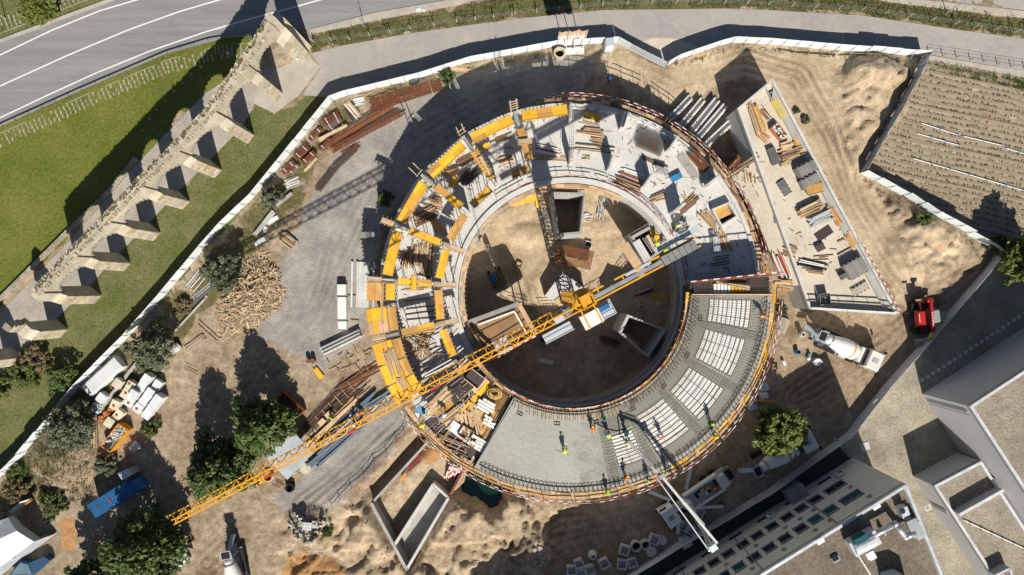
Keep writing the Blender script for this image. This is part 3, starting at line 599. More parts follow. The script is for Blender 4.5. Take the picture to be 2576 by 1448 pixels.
P = resample([W(u, v) for u, v in [(345, 400), (278, 483), (180, 578), (90, 668), (0, 758), (-120, 880)]], 1.3)
for a, c in zip(P[:-1], P[1:]): piece('coping', a + Vector((0, 0, .28)), a.lerp(c, .985) + Vector((0, 0, .28)), .42, .6, stone_grey, lw)
for i, (x, y) in enumerate([(1520, 510), (1448, 565), (1382, 628), (1318, 692), (1250, 762), (1185, 832), (1133, 905), (1078, 988), (1878, 392), (1720, 405)]):
    p = K('11', x, y); T = thing('stone_bollard', 'little dark stone stump on the lawn, number %s down the row beside the arch shadow' % ('one two three four five six seven eight nine ten'.split()[i]) if i < 8 else ('pale stone stump in the arch shadow near the road' if i == 9 else 'dark stone stump under the topmost arch shadow'), 'bollard', p, group='stone stumps on the lawn')
    part('stump', MB().lathe([(.18, 0), (.16, .3), (.11, .42), (.03, .47)], 7), stone_grey if i < 9 else precast, T, M=WM[T.name])

# ================================================================ buildings, lower right
def roofbox(T, poly, h, wallm, roofm, par=.5, th=.28, capm=None, pm=None):
    poly = [Vector((p[0], p[1], 0)) for p in poly]; n = len(poly)
    if sum(poly[i].x * poly[(i + 1) % n].y - poly[(i + 1) % n].x * poly[i].y for i in range(n)) < 0: poly.reverse()
    part('roof', MB().prism([p[:2] for p in poly], h - par - .3, h - par), roofm, T)
    inn = []
    for i in range(n):
        a, b, c = poly[i - 1], poly[i], poly[(i + 1) % n]; d1 = (b - a).normalized(); d2 = (c - b).normalized()
        n1 = Vector((-d1.y, d1.x, 0)); n2 = Vector((-d2.y, d2.x, 0)); k = 1 + n1.dot(n2); inn.append(b + (n1 + n2) * (th / max(k, .2)))
    for i in range(n):
        j = (i + 1) % n; a, b, c, d = poly[i], poly[j], inn[j], inn[i]
        part('wall', MB().hexa([a, b, c, d], [p + Vector((0, 0, h - .06)) for p in (a, b, c, d)]), wallm, T)
        if capm: 
            o = (d - a).normalized() * -.04
            part('parapet_cap', MB().hexa([p + Vector((0, 0, h - .055)) for p in (a + o, b + o, c, d)], [p + Vector((0, 0, h + .02)) for p in (a + o, b + o, c, d)]), capm, T)
A1 = Vector((44.9, -22.4, 0)); dF = Vector((-.8498, -.5271, 0)); nF = Vector((-.5271, .8498, 0))
B1 = thing('beige_building', 'beige rendered block with rows of windows and a brown gravel roof', 'building', A1)
c2 = W(2362, 1423, 12.3)
roofbox(B1, [A1, A1 + dF * 62, A1 + dF * 62 - nF * 28, Vector((c2.x, c2.y, 0)) + (Vector((c2.x, c2.y, 0)) - A1).normalized() * 19], 12.3, render_beige, roof_gr, .45, .3, mat('zinc_cap', (.55, .60, .66), None, 1, .4, metal=.2))
def wallpt(s, z, o=0.0): return A1 + dF * s + nF * o + Vector((0, 0, z))
def window(T, s, z, wd, ht, gm=glass, two=False):
    fr = MB(); fm = mat('window_frame', (.20, .21, .22), None, 1, .5)
    rz = ang((0, 0), dF)
    W_ = part('window', MB().box(wallpt(s, z, -.02), (wd, .06, ht), rz), gm, T)
    for dz in (-ht / 2, ht / 2): block('frame', wallpt(s, z + dz, .05), (wd + .16, .16, .09), rz, fm, W_)
    for ds in ((-wd / 2, wd / 2) if not two else (-wd / 2, 0, wd / 2)): block('frame', wallpt(s + ds, z, .05), (.09, .16, ht), rz, fm, W_)
    block('sill', wallpt(s, z - ht / 2 - .09, .1), (wd + .3, .26, .08), rz, concrete, W_)
    block('shutter_box', wallpt(s, z + ht / 2 - .16, .045), (wd - .1, .10, .26), rz, mat('shutter', (.26, .27, .27), None, 1, .6), W_)
cols = [5.13, 7.97, 10.14, 12.2, 14.43, 16.6, 18.72, 20.88, 23.0, 25.1, 27.3, 29.4, 31.5, 33.7, 35.8]
for i, s in enumerate(cols):
    window(B1, s, 4.5, 2.6 if i == 0 else 1.45, 1.45, glass, i == 0); window(B1, s, 8.55, 2.6 if i == 0 else 1.45, 1.45, glass_teal if i in (0, 1, 2, 7) else glass, i == 0)
    if i % 2 == 0: block('window', wallpt(s, 1.4, .0), (1.9, .06, .5), ang((0, 0), dF), glass, B1)
vent_m = mat('vent_ring', (.34, .30, .25), None, 1, .7)
for s, z in ((4.0, 6.3), (3.72, 10.4), (9.3, 6.3), (9.1, 10.3), (11.3, 6.4), (11.2, 10.4), (17.6, 6.3), (19.8, 10.3), (21.9, 6.4), (24, 10.3), (15.5, 10.4), (13.4, 6.3)):
    b = MB(); M = Matrix.Translation(wallpt(s, z, .03)) @ Matrix.Rotation(ang((0, 0), dF), 4, 'Z') @ Matrix.Rotation(pi / 2, 4, 'X')
    part('round_vent', MB().lathe([(.30, -.05), (.33, .05), (.24, .07), (.20, .02)], 12, M), vent_m, B1)
for s in (8.9, 19.0, 27.0): piece('downpipe', wallpt(s, .3, .1), wallpt(s, 11.6, .1), .09, .09, steel, B1)
for s in (4.2, 11.7, 22): block('gutter_box', wallpt(s, 12.05, -.35), (.9, .7, .35), ang((0, 0), dF), white_paint, B1)
# wall-hung air conditioners
def split_unit(s, z, label):
    T = thing('air_conditioner', label, 'air conditioner', wallpt(s, z, .35)); rz = ang((0, 0), dF)
    block('casing', wallpt(s, z, .36), (.95, .4, .65), rz, white_paint, T); M = Matrix.Translation(wallpt(s - .1, z, .565)) @ Matrix.Rotation(rz, 4, 'Z') @ Matrix.Rotation(-pi / 2, 4, 'X')
    part('fan_grille', MB().lathe([(.26, 0), (.26, .02), (.08, .03)], 12, M), dark, T); block('bracket', wallpt(s, z - .36, .3), (.8, .5, .06), rz, steel, T)
split_unit(3.24, 2.7, 'small white air conditioner on the beige facade nearest its right corner')
split_unit(8.4, 2.2, 'small white air conditioner beside the grey box on the beige facade')
split_unit(13.6, 2.4, 'small white air conditioner under the middle windows of the beige facade')
T = thing('plant_box', 'large grey metal plant box against the foot of the beige facade', 'equipment', wallpt(9.2, 0, 1))
block('casing', wallpt(9.2, 1.25, .9), (2.4, 1.7, 2.4), ang((0, 0), dF), mat('plant_grey', (.30, .34, .40), None, 1, .5), T); block('lid', wallpt(9.2, 2.52, .9), (2.55, 1.85, .1), ang((0, 0), dF), steel, T)
# roof machines on the beige block
rz = ang((0, 0), dF); ZR = 11.85
def RK(x, y, z): return K('43', x, y, ZR + z)
T = thing('air_handling_unit', 'rounded pale air handling unit on the brown roof with a bent duct', 'equipment', RK(715, 1200, 0))
b = MB(); c = RK(715, 1195, .9); b.box(c, (3.3, 1.7, 1.3), rad(28)); part('casing', b, mat('unit_grey', (.55, .58, .60), None, 1, .4), T)
part('hood', MB().tube(RK(640, 1240, 1.5), RK(790, 1165, 1.5), .82, 14), mat('unit_grey', (1, 1, 1)), T)
block('window', RK(690, 1170, 1.75), (1.5, .7, 1.0), rad(28), glass_teal, T)
T = thing('ventilation_duct', 'shiny silver duct with three bends on the brown roof', 'duct', RK(900, 1100, 0))
alu = mat('aluminium_duct', (.62, .63, .63), (.52, .53, .53), 1, .3, metal=.6)
dp = [RK(770, 1160, 1.3), RK(960, 1060, 1.3), RK(1035, 1160, 1.3), RK(1110, 1130, 1.3)]
for a, c in zip(dp[:-1], dp[1:]): part('duct_run', MB().tube(a, c, .33, 12), alu, T, smooth=True)
for a in dp[1:3]: part('elbow', MB().lathe([(.1, -.36), (.3, -.25), (.38, 0), (.3, .25), (.1, .36)], 10, Matrix.Translation(a)), alu, T, smooth=True)
for a in (RK(860, 1115, .3), RK(1000, 1110, .3)): block('support', a, (.3, .9, .9), rad(28), steel, T)
T = thing('roof_fan_unit', 'boxy grey extractor with a black fan near the roof corner', 'equipment', RK(1015, 970, 0))
block('casing', RK(1015, 965, .55), (.9, 1.2, 1.1), rad(20), mat('unit_grey', (1, 1, 1)), T); part('fan', MB().lathe([(.34, 0), (.34, .05), (.1, .08)], 12, Matrix.Translation(RK(1012, 965, 1.12))), dark, T)
part('outlet', MB().tube(RK(1030, 1000, .8), RK(1075, 1045, .6), .26, 10), alu, T)
T = thing('duct_box', 'pale green metal duct box at the roof edge parapet', 'equipment', RK(1110, 1090, 0)); block('casing', RK(1110, 1095, .7), (1.1, 2.0, 1.4), rad(25), mat('pale_green_box', (.40, .46, .44), None, 1, .5), T); block('lid', RK(1110, 1095, 1.43), (1.2, 2.1, .06), rad(25), steel, T)
T = thing('roof_vent_box', 'small white vent box below the air handling unit', 'equipment', RK(775, 1300, 0)); block('casing', RK(775, 1300, .45), (.8, .6, .9), rad(28), white_paint, T); block('lid', RK(775, 1300, .93), (.95, .75, .06), rad(28), white_paint, T)
T = thing('skylight_hut', 'slanted grey roof hut cut by the lower picture edge', 'roof hut', RK(940, 1448, 0)); b = MB(); q = [RK(845, 1425, 0), RK(945, 1400, 0), RK(1030, 1448, 0), RK(1000, 1520, 0), RK(850, 1500, 0)]
part('body', MB().prism([p[:2] for p in q], ZR, ZR + 1.9), render_grey, T); part('lid', MB().prism([p[:2] for p in q], ZR + 1.905, ZR + 2.0), galv, T)
T = thing('roof_pipe', 'thin white pipe running straight across the brown gravel roof', 'pipe', RK(700, 1350, 0)); part('run', MB().tube(RK(650, 1250, .15), RK(775, 1448, .15), .08, 8), white_paint, T)
for f in (.2, .6): block('clip', RK(650, 1250, .1).lerp(RK(775, 1448, .1), f), (.3, .2, .12), 0, steel, T)
T = thing('roof_light', 'little black square roof light alone on the brown gravel', 'roof light', RK(510, 1325, 0)); block('curb', RK(510, 1325, .15), (.9, .6, .3), rad(30), steel, T); block('pane', RK(510, 1325, .32), (.75, .45, .04), rad(30), glass, T)
# the grey building
G1 = W(2440, 1023, 9.4); G2 = W(2576, 1231, 9.4); G3 = W(2576, 934, 9.4); u1 = (G2 - G1).normalized(); u2 = (G3 - G1).normalized()
B2 = thing('grey_building', 'large plain grey rendered building with a tan gravel roof at the right edge', 'building', G1)
fl = lambda p: Vector((p.x, p.y, 0))
roofbox(B2, [fl(G1), fl(G1 + u1 * 60), fl(G1 + u1 * 60 + u2 * 40), fl(G1 + u2 * 40)], 9.4, render_grey, roof_gr2, .35, .3, mat('light_cap', (.58, .59, .60), None, 1, .6))
hq = fl(G1) - Vector((u1.y * -1, u1.x, 0)) * 0
L1 = W(2350, 1223, 4.6); L2 = W(2469, 1161, 4.6); L3 = W(2497, 1450, 4.6)
B3 = thing('grey_annex', 'low grey annex with stepped gravel roof leaning against the tall grey building', 'building', L1)
d3 = (L3 - L1).normalized()
roofbox(B3, [fl(L1), fl(L1 + d3 * 40), fl(L1 + d3 * 40 + (L2 - L1) * 1.0), fl(L2)], 4.6, render_grey, roof_gr2, .35, .3, mat('light_cap', (1, 1, 1)))
a, c = K('43', 1405, 975, 4.6), K('43', 1735, 790, 4.6); piece('roof_step_wall', a + Vector((0, 0, .2)), c + Vector((0, 0, .2)), .3, 1.5, render_grey, B3)
piece('step_coping', a + Vector((0, 0, .98)), c + Vector((0, 0, .98)), .38, .06, mat('light_cap', (1, 1, 1)), B3)
a, c = K('43', 1670, 1430, 4.6), K('43', 1780, 1375, 4.6); piece('stair_head_wall', a + Vector((0, 0, .3)), c + Vector((0, 0, .3)), .3, 1.4, render_grey, B3); piece('stair_head_wall', c + Vector((0, 0, .3)), K('43', 1840, 1500, 4.9), .3, 1.4, render_grey, B3)
T = thing('roof_cable_tray', 'thin white pipe on black feet crossing the annex roof', 'pipe', K('43', 1700, 1150, 4.3))
a, c = K('43', 1480, 1035, 4.45), K('43', 1990, 1275, 4.45); part('run', MB().tube(a, c, .06, 8), white_paint, T)
for f in np.linspace(.1, .9, 6): p = a.lerp(c, f); block('foot', (p.x, p.y, 4.33), (.35, .18, .16), rad(60), black, T)
for nm, c_, o_ in (('pair of white pipes crossing the tall grey facade near its left corner', ((1180, 95), (1460, 175)), 0), ('pair of dark pipes on the annex wall below its roof edge', ((1240, 905), (1390, 1000)), 1)):
    T = thing('wall_pipes', nm, 'pipes', K('43', *c_[0], 1.0))
    for k in range(2):
        z0, z1 = (.5, 8.4) if not o_ else (.4, 3.6)
        base = fl(G1) + u1 * (1.0 + .35 * k) if not o_ else fl(L1) + d3 * (4.2 + .3 * k)
        out = Vector((u1.y, -u1.x, 0)) if not o_ else Vector((d3.y, -d3.x, 0))
        if out.dot(fl(L1) * -1) < 0: out = -out
        piece('pipe', base + out * .12 + Vector((0, 0, z0)), base + out * .12 + Vector((0, 0, z1)), .08, .08, white_paint if k == 0 else steel, T)
T = thing('paver_row', 'dashed row of pale pavers along the shaded foot of the grey building', 'paving')
dd = u2; st = fl(G1) + Vector((-u2.y, u2.x, 0)) * 1.5
if (st - fl(G1)).dot(fl(G1)) > 0: st = fl(G1) - Vector((-u2.y, u2.x, 0)) * 1.5
for k in range(20): p = st + u2 * (1.0 + k * .85); block('paver', (p.x, p.y, .03), (.5, .42, .06), ang((0, 0), u2), precast, T)
T = thing('drain_cover', 'square grey drain cover in the gravel beside the annex', 'drain cover', K('43', 1205, 940)); block('frame', K('43', 1205, 940, .02), (.8, .8, .05), rad(30), precast, T); block('lid', K('43', 1205, 940, .05), (.5, .5, .03), rad(30), steel, T)
# ================================================================ the round building
HRS = 'twelve one two three four five six seven eight nine ten eleven'.split()
def uniq(s):
    for x in ('', ', second', ', third'):
        if s + x not in LABELS: LABELS.add(s + x); return s + x
    return s
def clock(a):
    m = ((90 - a) % 360) * 2; h = int(m // 60) % 12; q = int((m % 60) // 15)
    return (HRS[h] + " o'clock", 'quarter past ' + HRS[h], 'half past ' + HRS[h], 'quarter to ' + HRS[(h + 1) % 12])[q]
ZL, ZU = 5.0, 9.0
RB = thing('ring_building', 'unfinished round concrete building with an open sandy court in its middle', 'building', RC)
part('lower_slab', MB().sector(14.0, 23.7, 0, 360, ZL - .4, ZL), concrete, RB)
part('outer_wall', MB().sector(23.35, 23.7, 0, 360, -1.5, ZL - .405), concrete, RB)
part('inner_wall', MB().sector(14.0, 14.3, 0, 360, -2.4, ZL - .405), concrete_old, RB)
part('outer_kerb', MB().sector(23.25, 23.72, 5, 97, ZL + .003, ZL + .32), concrete, RB)
part('raised_kerb', MB().sector(23.05, 23.5, 97, 213, ZL + .003, ZL + 1.2), concrete, RB)  # kerb raised on this side to make the ring's cast shadow longer and solid
part('inner_kerb', MB().sector(13.85, 14.5, 0, 360, ZL + .003, ZL + .26), concrete, RB)
part('inner_ledge', MB().sector(13.45, 13.99, 0, 360, ZL - .9, ZL - .55), concrete_old, RB)
part('upper_wall', MB().sector(23.3, 23.6, -120, 4, ZL, ZU - .46), ply_dark, RB)
part('upper_inner_wall', MB().sector(14.1, 14.35, -147, 4, ZL + .265, ZU - .46), ply_dark, RB)
axes = [90 + AX * k for k in range(-15, 8)]
for a in axes:
    A = (a + 360) % 360
    if not (10 < A < 212): continue
    for (r0, r1) in ((21.3, 23.1), (15.9, 17.7)):
        hgt = 2.5 if A < 88 else 2.75
        if A > 88 or abs(A - 21.4) > 1: piece('column', PO(r0, a, ZL + hgt / 2), PO(r1, a, ZL + hgt / 2), .32, hgt, concrete, RB)
        if A < 88:
            for k in range(5): piece('starter_bar', PO(r0 + .2 + k * .33, a + .3, ZL + hgt), PO(r0 + .2 + k * .33, a + .3, ZL + hgt + .35), .035, .035, rebar, RB)
# -- upper slab: wet concrete, mesh and blocks
part('upper_slab', MB().sector(14.0, 23.6, -119.5, -.6, ZU - .45, ZU - .03), concrete_wet, RB)
wav = [(r, -87 + 2.6 * math.sin(r * 1.3) + 1.6 * math.sin(r * 3.1 + 1) + R.uniform(-.5, .5)) for r in np.arange(14.25, 23.36, .35)]
part('fresh_concrete', MB().prism([PO(23.35, t)[:2] for t in np.arange(-119.5, -90, 1.5)] + [PO(r, t)[:2] for r, t in reversed(wav)] + [PO(14.25, t)[:2] for t in np.arange(-91.5, -119.6, -1.5)], ZU - .02, ZU + .06), concrete_wet, RB)
rough_c = mat('raked_concrete', (.24, .24, .21), (.15, .15, .13), 1.6, .75, .9, 5, fine=.3)
part('damp_concrete', MB().sector(14.25, 23.35, -93, -79, ZU - .029, ZU + .045), mat('damp_concrete', (.33, .33, .29), (.24, .24, .205), .6, .7, .8, 3, fine=.15), RB)
part('raked_concrete', MB().sector(14.25, 17.2, -79, -66, ZU - .029, ZU + .035), rough_c, RB)
part('raked_concrete', MB().sector(17.2, 23.2, -79, -75.2, ZU - .029, ZU + .03), rough_c, RB)
for k in range(1, 5): part('raked_concrete', MB().sector(15.4, 22.6, -12.9 - AX * (k - 1) - 1.35, -12.9 - AX * (k - 1) + 1.35, ZU - .029, ZU + .03), rough_c, RB)
bars = MB()
for k in range(46):
    r = 14.5 + k * .19
    if 17.2 < r < 20.6 and k % 2: continue
    for t in np.arange(-78, -1, 2.2): bars.beam(PO(r, t, ZU + .06), PO(r, min(t + 2.2, -1), ZU + .06), .028, .028)
for t in np.arange(-78, -1, .62): bars.beam(PO(14.4, t, ZU + .075), PO(17.0, t, ZU + .075), .028, .028)
for t in np.arange(-78, -1, .85): bars.beam(PO(17, t, ZU + .075), PO(22.9, t, ZU + .075), .022, .022)
part('rebar_mesh', bars, rebar_l, RB, kind='stuff')
for (a0, a1) in ((-1.9, -11), (-14.6, -27.2), (-31.9, -44.6), (-49, -61.8), (-66.3, -74.8)):
    part('rib_bed', MB().sector(16.2 if a0 > -60 else 17.4, 21.3, a1 - .2, a0 + .2, ZU - .029, ZU - .012), mat('rib_bed', (.16, .13, .10), (.11, .09, .07), 2, .9), RB)
    n = 9; rows = 3 if abs(a1 - a0) > 8.6 else 2; r0 = 16.3 if a0 > -60 else 17.5
    for i in range(n):
        for j in range(rows):
            ra, rb = r0 + (21.2 - r0) * i / n + .07, r0 + (21.2 - r0) * (i + 1) / n - .07; ta, tb = a0 + (a1 - a0) * j / rows, a0 + (a1 - a0) * (j + 1) / rows
            tm = (ta + tb) / 2; rm = (ra + rb) / 2; wdt = abs(tb - ta) * pi / 180 * rm - .07
            block('lightweight_block', PO(rm, tm, ZU - .0), (rb - ra, wdt, .10), rad(tm), white_block, RB)
for (c, x, y) in (('32', 1420, 960), ('32', 1320, 1235), ('33', 1145, 25), ('33', 915, 140), ('33', 912, 195), ('33', 635, 295), ('33', 340, 305), ('33', 60, 230)):
    p = K(c, x, y, ZU + .06); hb = thing('box_out', uniq('small double timber box-out set in the slab near %s on the ring' % clock(math.degrees(ang(RC, p)))), 'box-out', p, group='box-outs in the upper slab'); a = ang(RC, p) + pi / 2
    for s in (-.33, 0, .33): block('side', p + Vector((math.cos(a), math.sin(a), 0)) * s + Vector((0, 0, .03)), (.04, .36, .14), a, wood_dark, hb)
    for s in (-.18, .18): block('side', p + Vector((-math.sin(a), math.cos(a), 0)) * s + Vector((0, 0, .03)), (.66, .04, .14), a, wood_dark, hb)
# -- brackets and timber edges
def brackets(label, r, a0, a1, z, step, inward, m=rebar, cat='edge frames'):
    T = thing('strut_row', label, cat, PO(r, (a0 + a1) / 2, z)); n = int(abs(a1 - a0) * pi / 180 * r / step)
    for i in range(n):
        a = a0 + (a1 - a0) * (i + .5) / n
        piece('strut', PO(r, a, z + .75), PO(r + inward * .95, a + .25, z + .04), .05, .05, m, T); piece('strut', PO(r, a, z), PO(r, a, z + .78), .06, .06, m, T)
        if i % 2 == 0: piece('strut', PO(r, a, z + .70), PO(r + inward * .75, a - .9 * 20 / r, z + .06), .04, .04, m, T)
    for i in range(0, n, 3): piece('waler', PO(r, a0 + (a1 - a0) * i / n, z + .45), PO(r, a0 + (a1 - a0) * min(i + 3, n) / n, z + .45), .06, .12, wood_dark, T)
    return T
brackets('dark rebar frames along the outer edge of the freshly poured slab', 23.3, -118, -60, ZU + .03, .52, -1)
brackets('dark rebar frames along the outer edge of the block and mesh slab', 23.3, -59, -2, ZU + .03, .52, -1)
brackets('timber struts along the inner edge of the freshly poured slab', 14.2, -118, -66, ZU + .03, .45, 1, wood, 'struts')
brackets('dark struts along the inner edge of the mesh slab', 14.2, -65, -2, ZU + .03, .42, 1, rebar, 'struts')
def walkway(label, r0, r1, a0, a1, z, ms, step=1.15, joist=True):
    T = thing('edge_walkway', label, 'walkway', PO(r0, (a0 + a1) / 2, z)); n = max(1, int(abs(a1 - a0) * pi / 180 * r1 / step)); rm = (r0 + r1) / 2; nb = max(2, int(round((r1 - r0) / .26)))
    for i in range(n):
        b0, b1 = a0 + (a1 - a0) * i / n, a0 + (a1 - a0) * (i + 1) / n
        for k in range(nb):
            r = r0 + (r1 - r0) * (k + .5) / nb; m = R.choice(ms)
            piece('board', PO(r, b0, z + R.uniform(-.01, .01)), PO(r, b0 + (b1 - b0) * .985, z), (r1 - r0) / nb * .94, .05, m, T)
        if joist: piece('joist', PO(r0 - .18, b0, z - .12), PO(r1 + .3, b0, z - .12), .09, .16, wood, T)
    return T
walkway('timber walkway outside the fresh concrete on the lower edge of the ring', 23.62, 24.35, -146, -60, ZU - .15, [ply, amber_pan, wood, wood_pale])
walkway('timber walkway outside the mesh slab on the right edge of the ring', 23.62, 24.35, -60, 3, ZU - .15, [ply, amber_pan, wood, yellow_pan])
walkway('timber edge form inside the fresh concrete around the court', 13.55, 14.05, -146, -62, ZU - .2, [wood, wood_dark, amber_pan])
walkway('timber edge form inside the mesh slab around the court', 13.55, 14.05, -62, 1, ZU - .2, [wood, wood_dark, amber_pan, yellow_pan])
walkway('pinkish timber shuttering round the left side of the court', 13.05, 13.8, 128, 205, ZL - .15, [ply, wood_pale, mat('grey_board', (.36, .34, .31), None, 1, .8, rnd=.2)], .62)
walkway('timber shuttering round the top of the court', 13.05, 13.8, 62, 128, ZL - .25, [ply, wood], 1.0)
walkway('dark timber bracket walkway outside the upper right edge of the ring', 23.75, 24.5, 6, 100, ZL - .1, [wood, wood_dark, ply, wood_dark])
def guard(label, r, a0, a1, z, rails=(.45, .95), step=1.6, stripes=.55, lean=0.0, m1=red_paint, m2=white_paint):
    T = thing('guard_rail', label, 'guard rail', PO(r, (a0 + a1) / 2, z)); n = max(1, int(abs(a1 - a0) * pi / 180 * r / step))
    for i in range(n + 1):
        a = a0 + (a1 - a0) * i / n; piece('post', PO(r, a, z - .3), PO(r + lean, a, z + 1.1), .055, .055, steel if i % 2 else wood, T)
    ns = int(abs(a1 - a0) * pi / 180 * r / stripes); ns = min(ns, 140); off = [R.uniform(-.06, .06) for _ in range(n + 2)]
    for zi, zz in enumerate(rails):
        for i in range(ns):
            b0, b1 = a0 + (a1 - a0) * i / ns, a0 + (a1 - a0) * (i + 1) / ns; w0 = off[int(i * n / ns)]; w1 = off[int((i + 1) * n / ns)]
            if R.random() > .1: piece('board', PO(r + lean * zz + .04, b0, z + zz + w0), PO(r + lean * zz + .04, b1, z + zz + w1), .07, .07, wood if R.random() < .18 else (m1 if (i + zi) % 2 else m2), T)
    return T
guard('red and white guard rail outside the fresh concrete, left half of the lower edge', 24.4, -146, -90, ZU - .1, lean=.15)
guard('red and white guard rail outside the fresh concrete, right half of the lower edge', 24.4, -89, -45, ZU - .1, lean=.15)
guard('red and white guard rail on the right outer edge beside the mesh slab', 24.4, -44, 2, ZU - .1, lean=.15)
guard('red and white guard rail around the court below the fresh concrete', 13.6, -122, -62, ZU - .1, (.3, .65, 1.0), lean=-.25)
guard('red and white guard rail around the court beside the mesh slab', 13.6, -61, 0, ZU - .1, (.3, .65, 1.0), lean=-.25)
guard('red and white guard rail on the upper right outer edge of the ring', 24.45, 6, 60, ZL + .1, lean=.3)
guard('red and white guard rail on the top outer edge of the ring', 24.45, 61, 98, ZL + .1, lean=.3)
guard('red and white guard rail on the kerb above the top of the court', 14.6, 70, 128, ZL + .2, (.5, .9), m1=red_paint, m2=white_paint)
guard('red and white guard rail on the kerb right of the court', 14.6, 5, 69, ZL + .2, (.5, .9))
guard('thin white guard rail line standing on the slab along the upper right edge', 22.9, 45, 92, ZL, (.55, 1.0), m1=white_paint)
# -- yellow beam forms
def form(label, p, q, wd, z, mats, T=None, side=True, props=True, joist=.45, ends=.2):
    p, q = Vector((p[0], p[1], z)), Vector((q[0], q[1], z)); d = (q - p).normalized(); nn = Vector((-d.y, d.x, 0)); L = (q - p).length
    label = uniq(label); T = T or thing('beam_form', label, 'formwork', Vector((p.x, p.y, ZL)), group='yellow beam forms on the ring')
    k = max(1, round(L / 2.0)); strips = ((-.25, .5), (.25, .5)) if wd < 1.3 else ((-.37, .26), (-.12, .25), (.13, .25), (.38, .24))
    for i in range(k):
        m = R.choice(mats)
        for (o, ww) in strips:
            mm = m if R.random() < .7 else R.choice(mats)
            piece('panel', p + d * (L * i / k + .01) + nn * wd * o + Vector((0, 0, R.uniform(0, .02))), p + d * (L * (i + 1) / k - .01) + nn * wd * o + Vector((0, 0, R.uniform(0, .02))), wd * ww - .015, .05, mm, T)
    if side:
        for s in (-1, 1): piece('side_form', p + nn * s * (wd / 2 + .04) + Vector((0, 0, .02)), q + nn * s * (wd / 2 + .04) + Vector((0, 0, .02)), .05, .16, R.choice(mats), T)
    n = int(L / joist)
    for i in range(n + 1):
        c = p + d * (L * i / max(n, 1)); a, b = ends + R.uniform(0, .12), ends + R.uniform(0, .12)
        piece('joist', c - nn * (wd / 2 + a) - Vector((0, 0, .1)), c + nn * (wd / 2 + b) - Vector((0, 0, .1)), .07, .13, wood, T)
    if props:
        for f in (.12, .5, .88):
            for s in (-1, 1):
                c = p + d * L * f + nn * s * wd * .38; piece('prop', (c.x, c.y, ZL), (c.x, c.y, z - .17), .07, .07, steel, T)
    return T
YM = [yellow_pan, yellow_pan, yellow_pan, amber_pan]; AM = [amber_pan, amber_pan, yellow_pan]
def pf(rA, aA, rB, aB, wd, mats, what, z=8.0, **k):
    return form('%s at %s on the ring' % (what, clock((aA + aB) / 2 if abs(aA - aB) < 180 else aA)), PO(rA, aA), PO(rB, aB), wd, z, mats, **k)
for k in range(5):
    a0 = 90 + AX * k + (1.6 if k else 1.3); a1 = 90 + AX * (k + 1) - 1.7; pf(22.2, a0, 22.2, a1, 1.1, [AM, YM, YM, YM, YM][k] if k else YM, 'long yellow panel form on the outer beam line')
for (a0, a1, m) in ((108.5, 116.7, AM), (127.6, 138.2, AM), (143.5, 155.6, AM), (160.5, 173, YM), (178.2, 190.8, YM), (195.4, 207.5, YM)):
    pf(16.0, a0, 16.0, a1, .85, m, 'yellow panel form on the inner beam line')
for k, m in ((1, AM), (2, YM), (3, AM), (4, YM), (5, AM), (6, AM)):
    a = 90 + AX * k; pf(20.9, a, 16.9, a, .8, m, 'radial yellow form crossing the ring')
for k in (4, 5, 6):
    a = 90 + AX * k; pf(24.5, a, 22.9, a, .55, [wood_pale, ply], 'plain timber radial form overhanging the outer wall'); pf(16.5, a, 13.9, a, .5, [wood_pale, ply], 'plain timber radial form reaching the court kerb')
    for (r0, r1) in ((22.7, 21.1), (16.8, 15.6)):
        b = thing('beam_cage', 'grey rebar cage lying in the radial form at %s, %s end' % (clock(a), 'outer' if r0 > 20 else 'inner'), 'rebar cage', PO(r0, a, 8.1), group='beam cages in the radial forms')
        for s in (-.22, 0, .22): piece('bar', PO(r0, a + math.degrees(s / r0), 8.25), PO(r1, a + math.degrees(s / r1), 8.25), .03, .03, rebar_l, b)
        for t in np.linspace(0, 1, 9): r = r0 + (r1 - r0) * t; piece('stirrup', PO(r, a - math.degrees(.27 / r), 8.27), PO(r, a + math.degrees(.27 / r), 8.27), .025, .025, rebar_l, b)
for k in (0, 1, 2, 3):
    a = 90 + AX * k; b = thing('beam_cage', 'grey rebar cage standing over the column line at %s' % clock(a), 'rebar cage', PO(21, a, 7.8), group='beam cages in the radial forms')
    for s in (-.25, 0, .25):
        piece('bar', PO(22.6, a + math.degrees(s / 22), 8.1), PO(20.8 if k else 16, a + math.degrees(s / 20), 8.1), .035, .035, rebar_l, b)
    for t in np.arange(0, 1.01, .125 if k else .05): r = 22.6 + ((20.8 if k else 16) - 22.6) * t; piece('stirrup', PO(r, a - math.degrees(.3 / r), 8.1), PO(r, a + math.degrees(.3 / r), 8.1), .03, .03, rebar if k else wood, b)
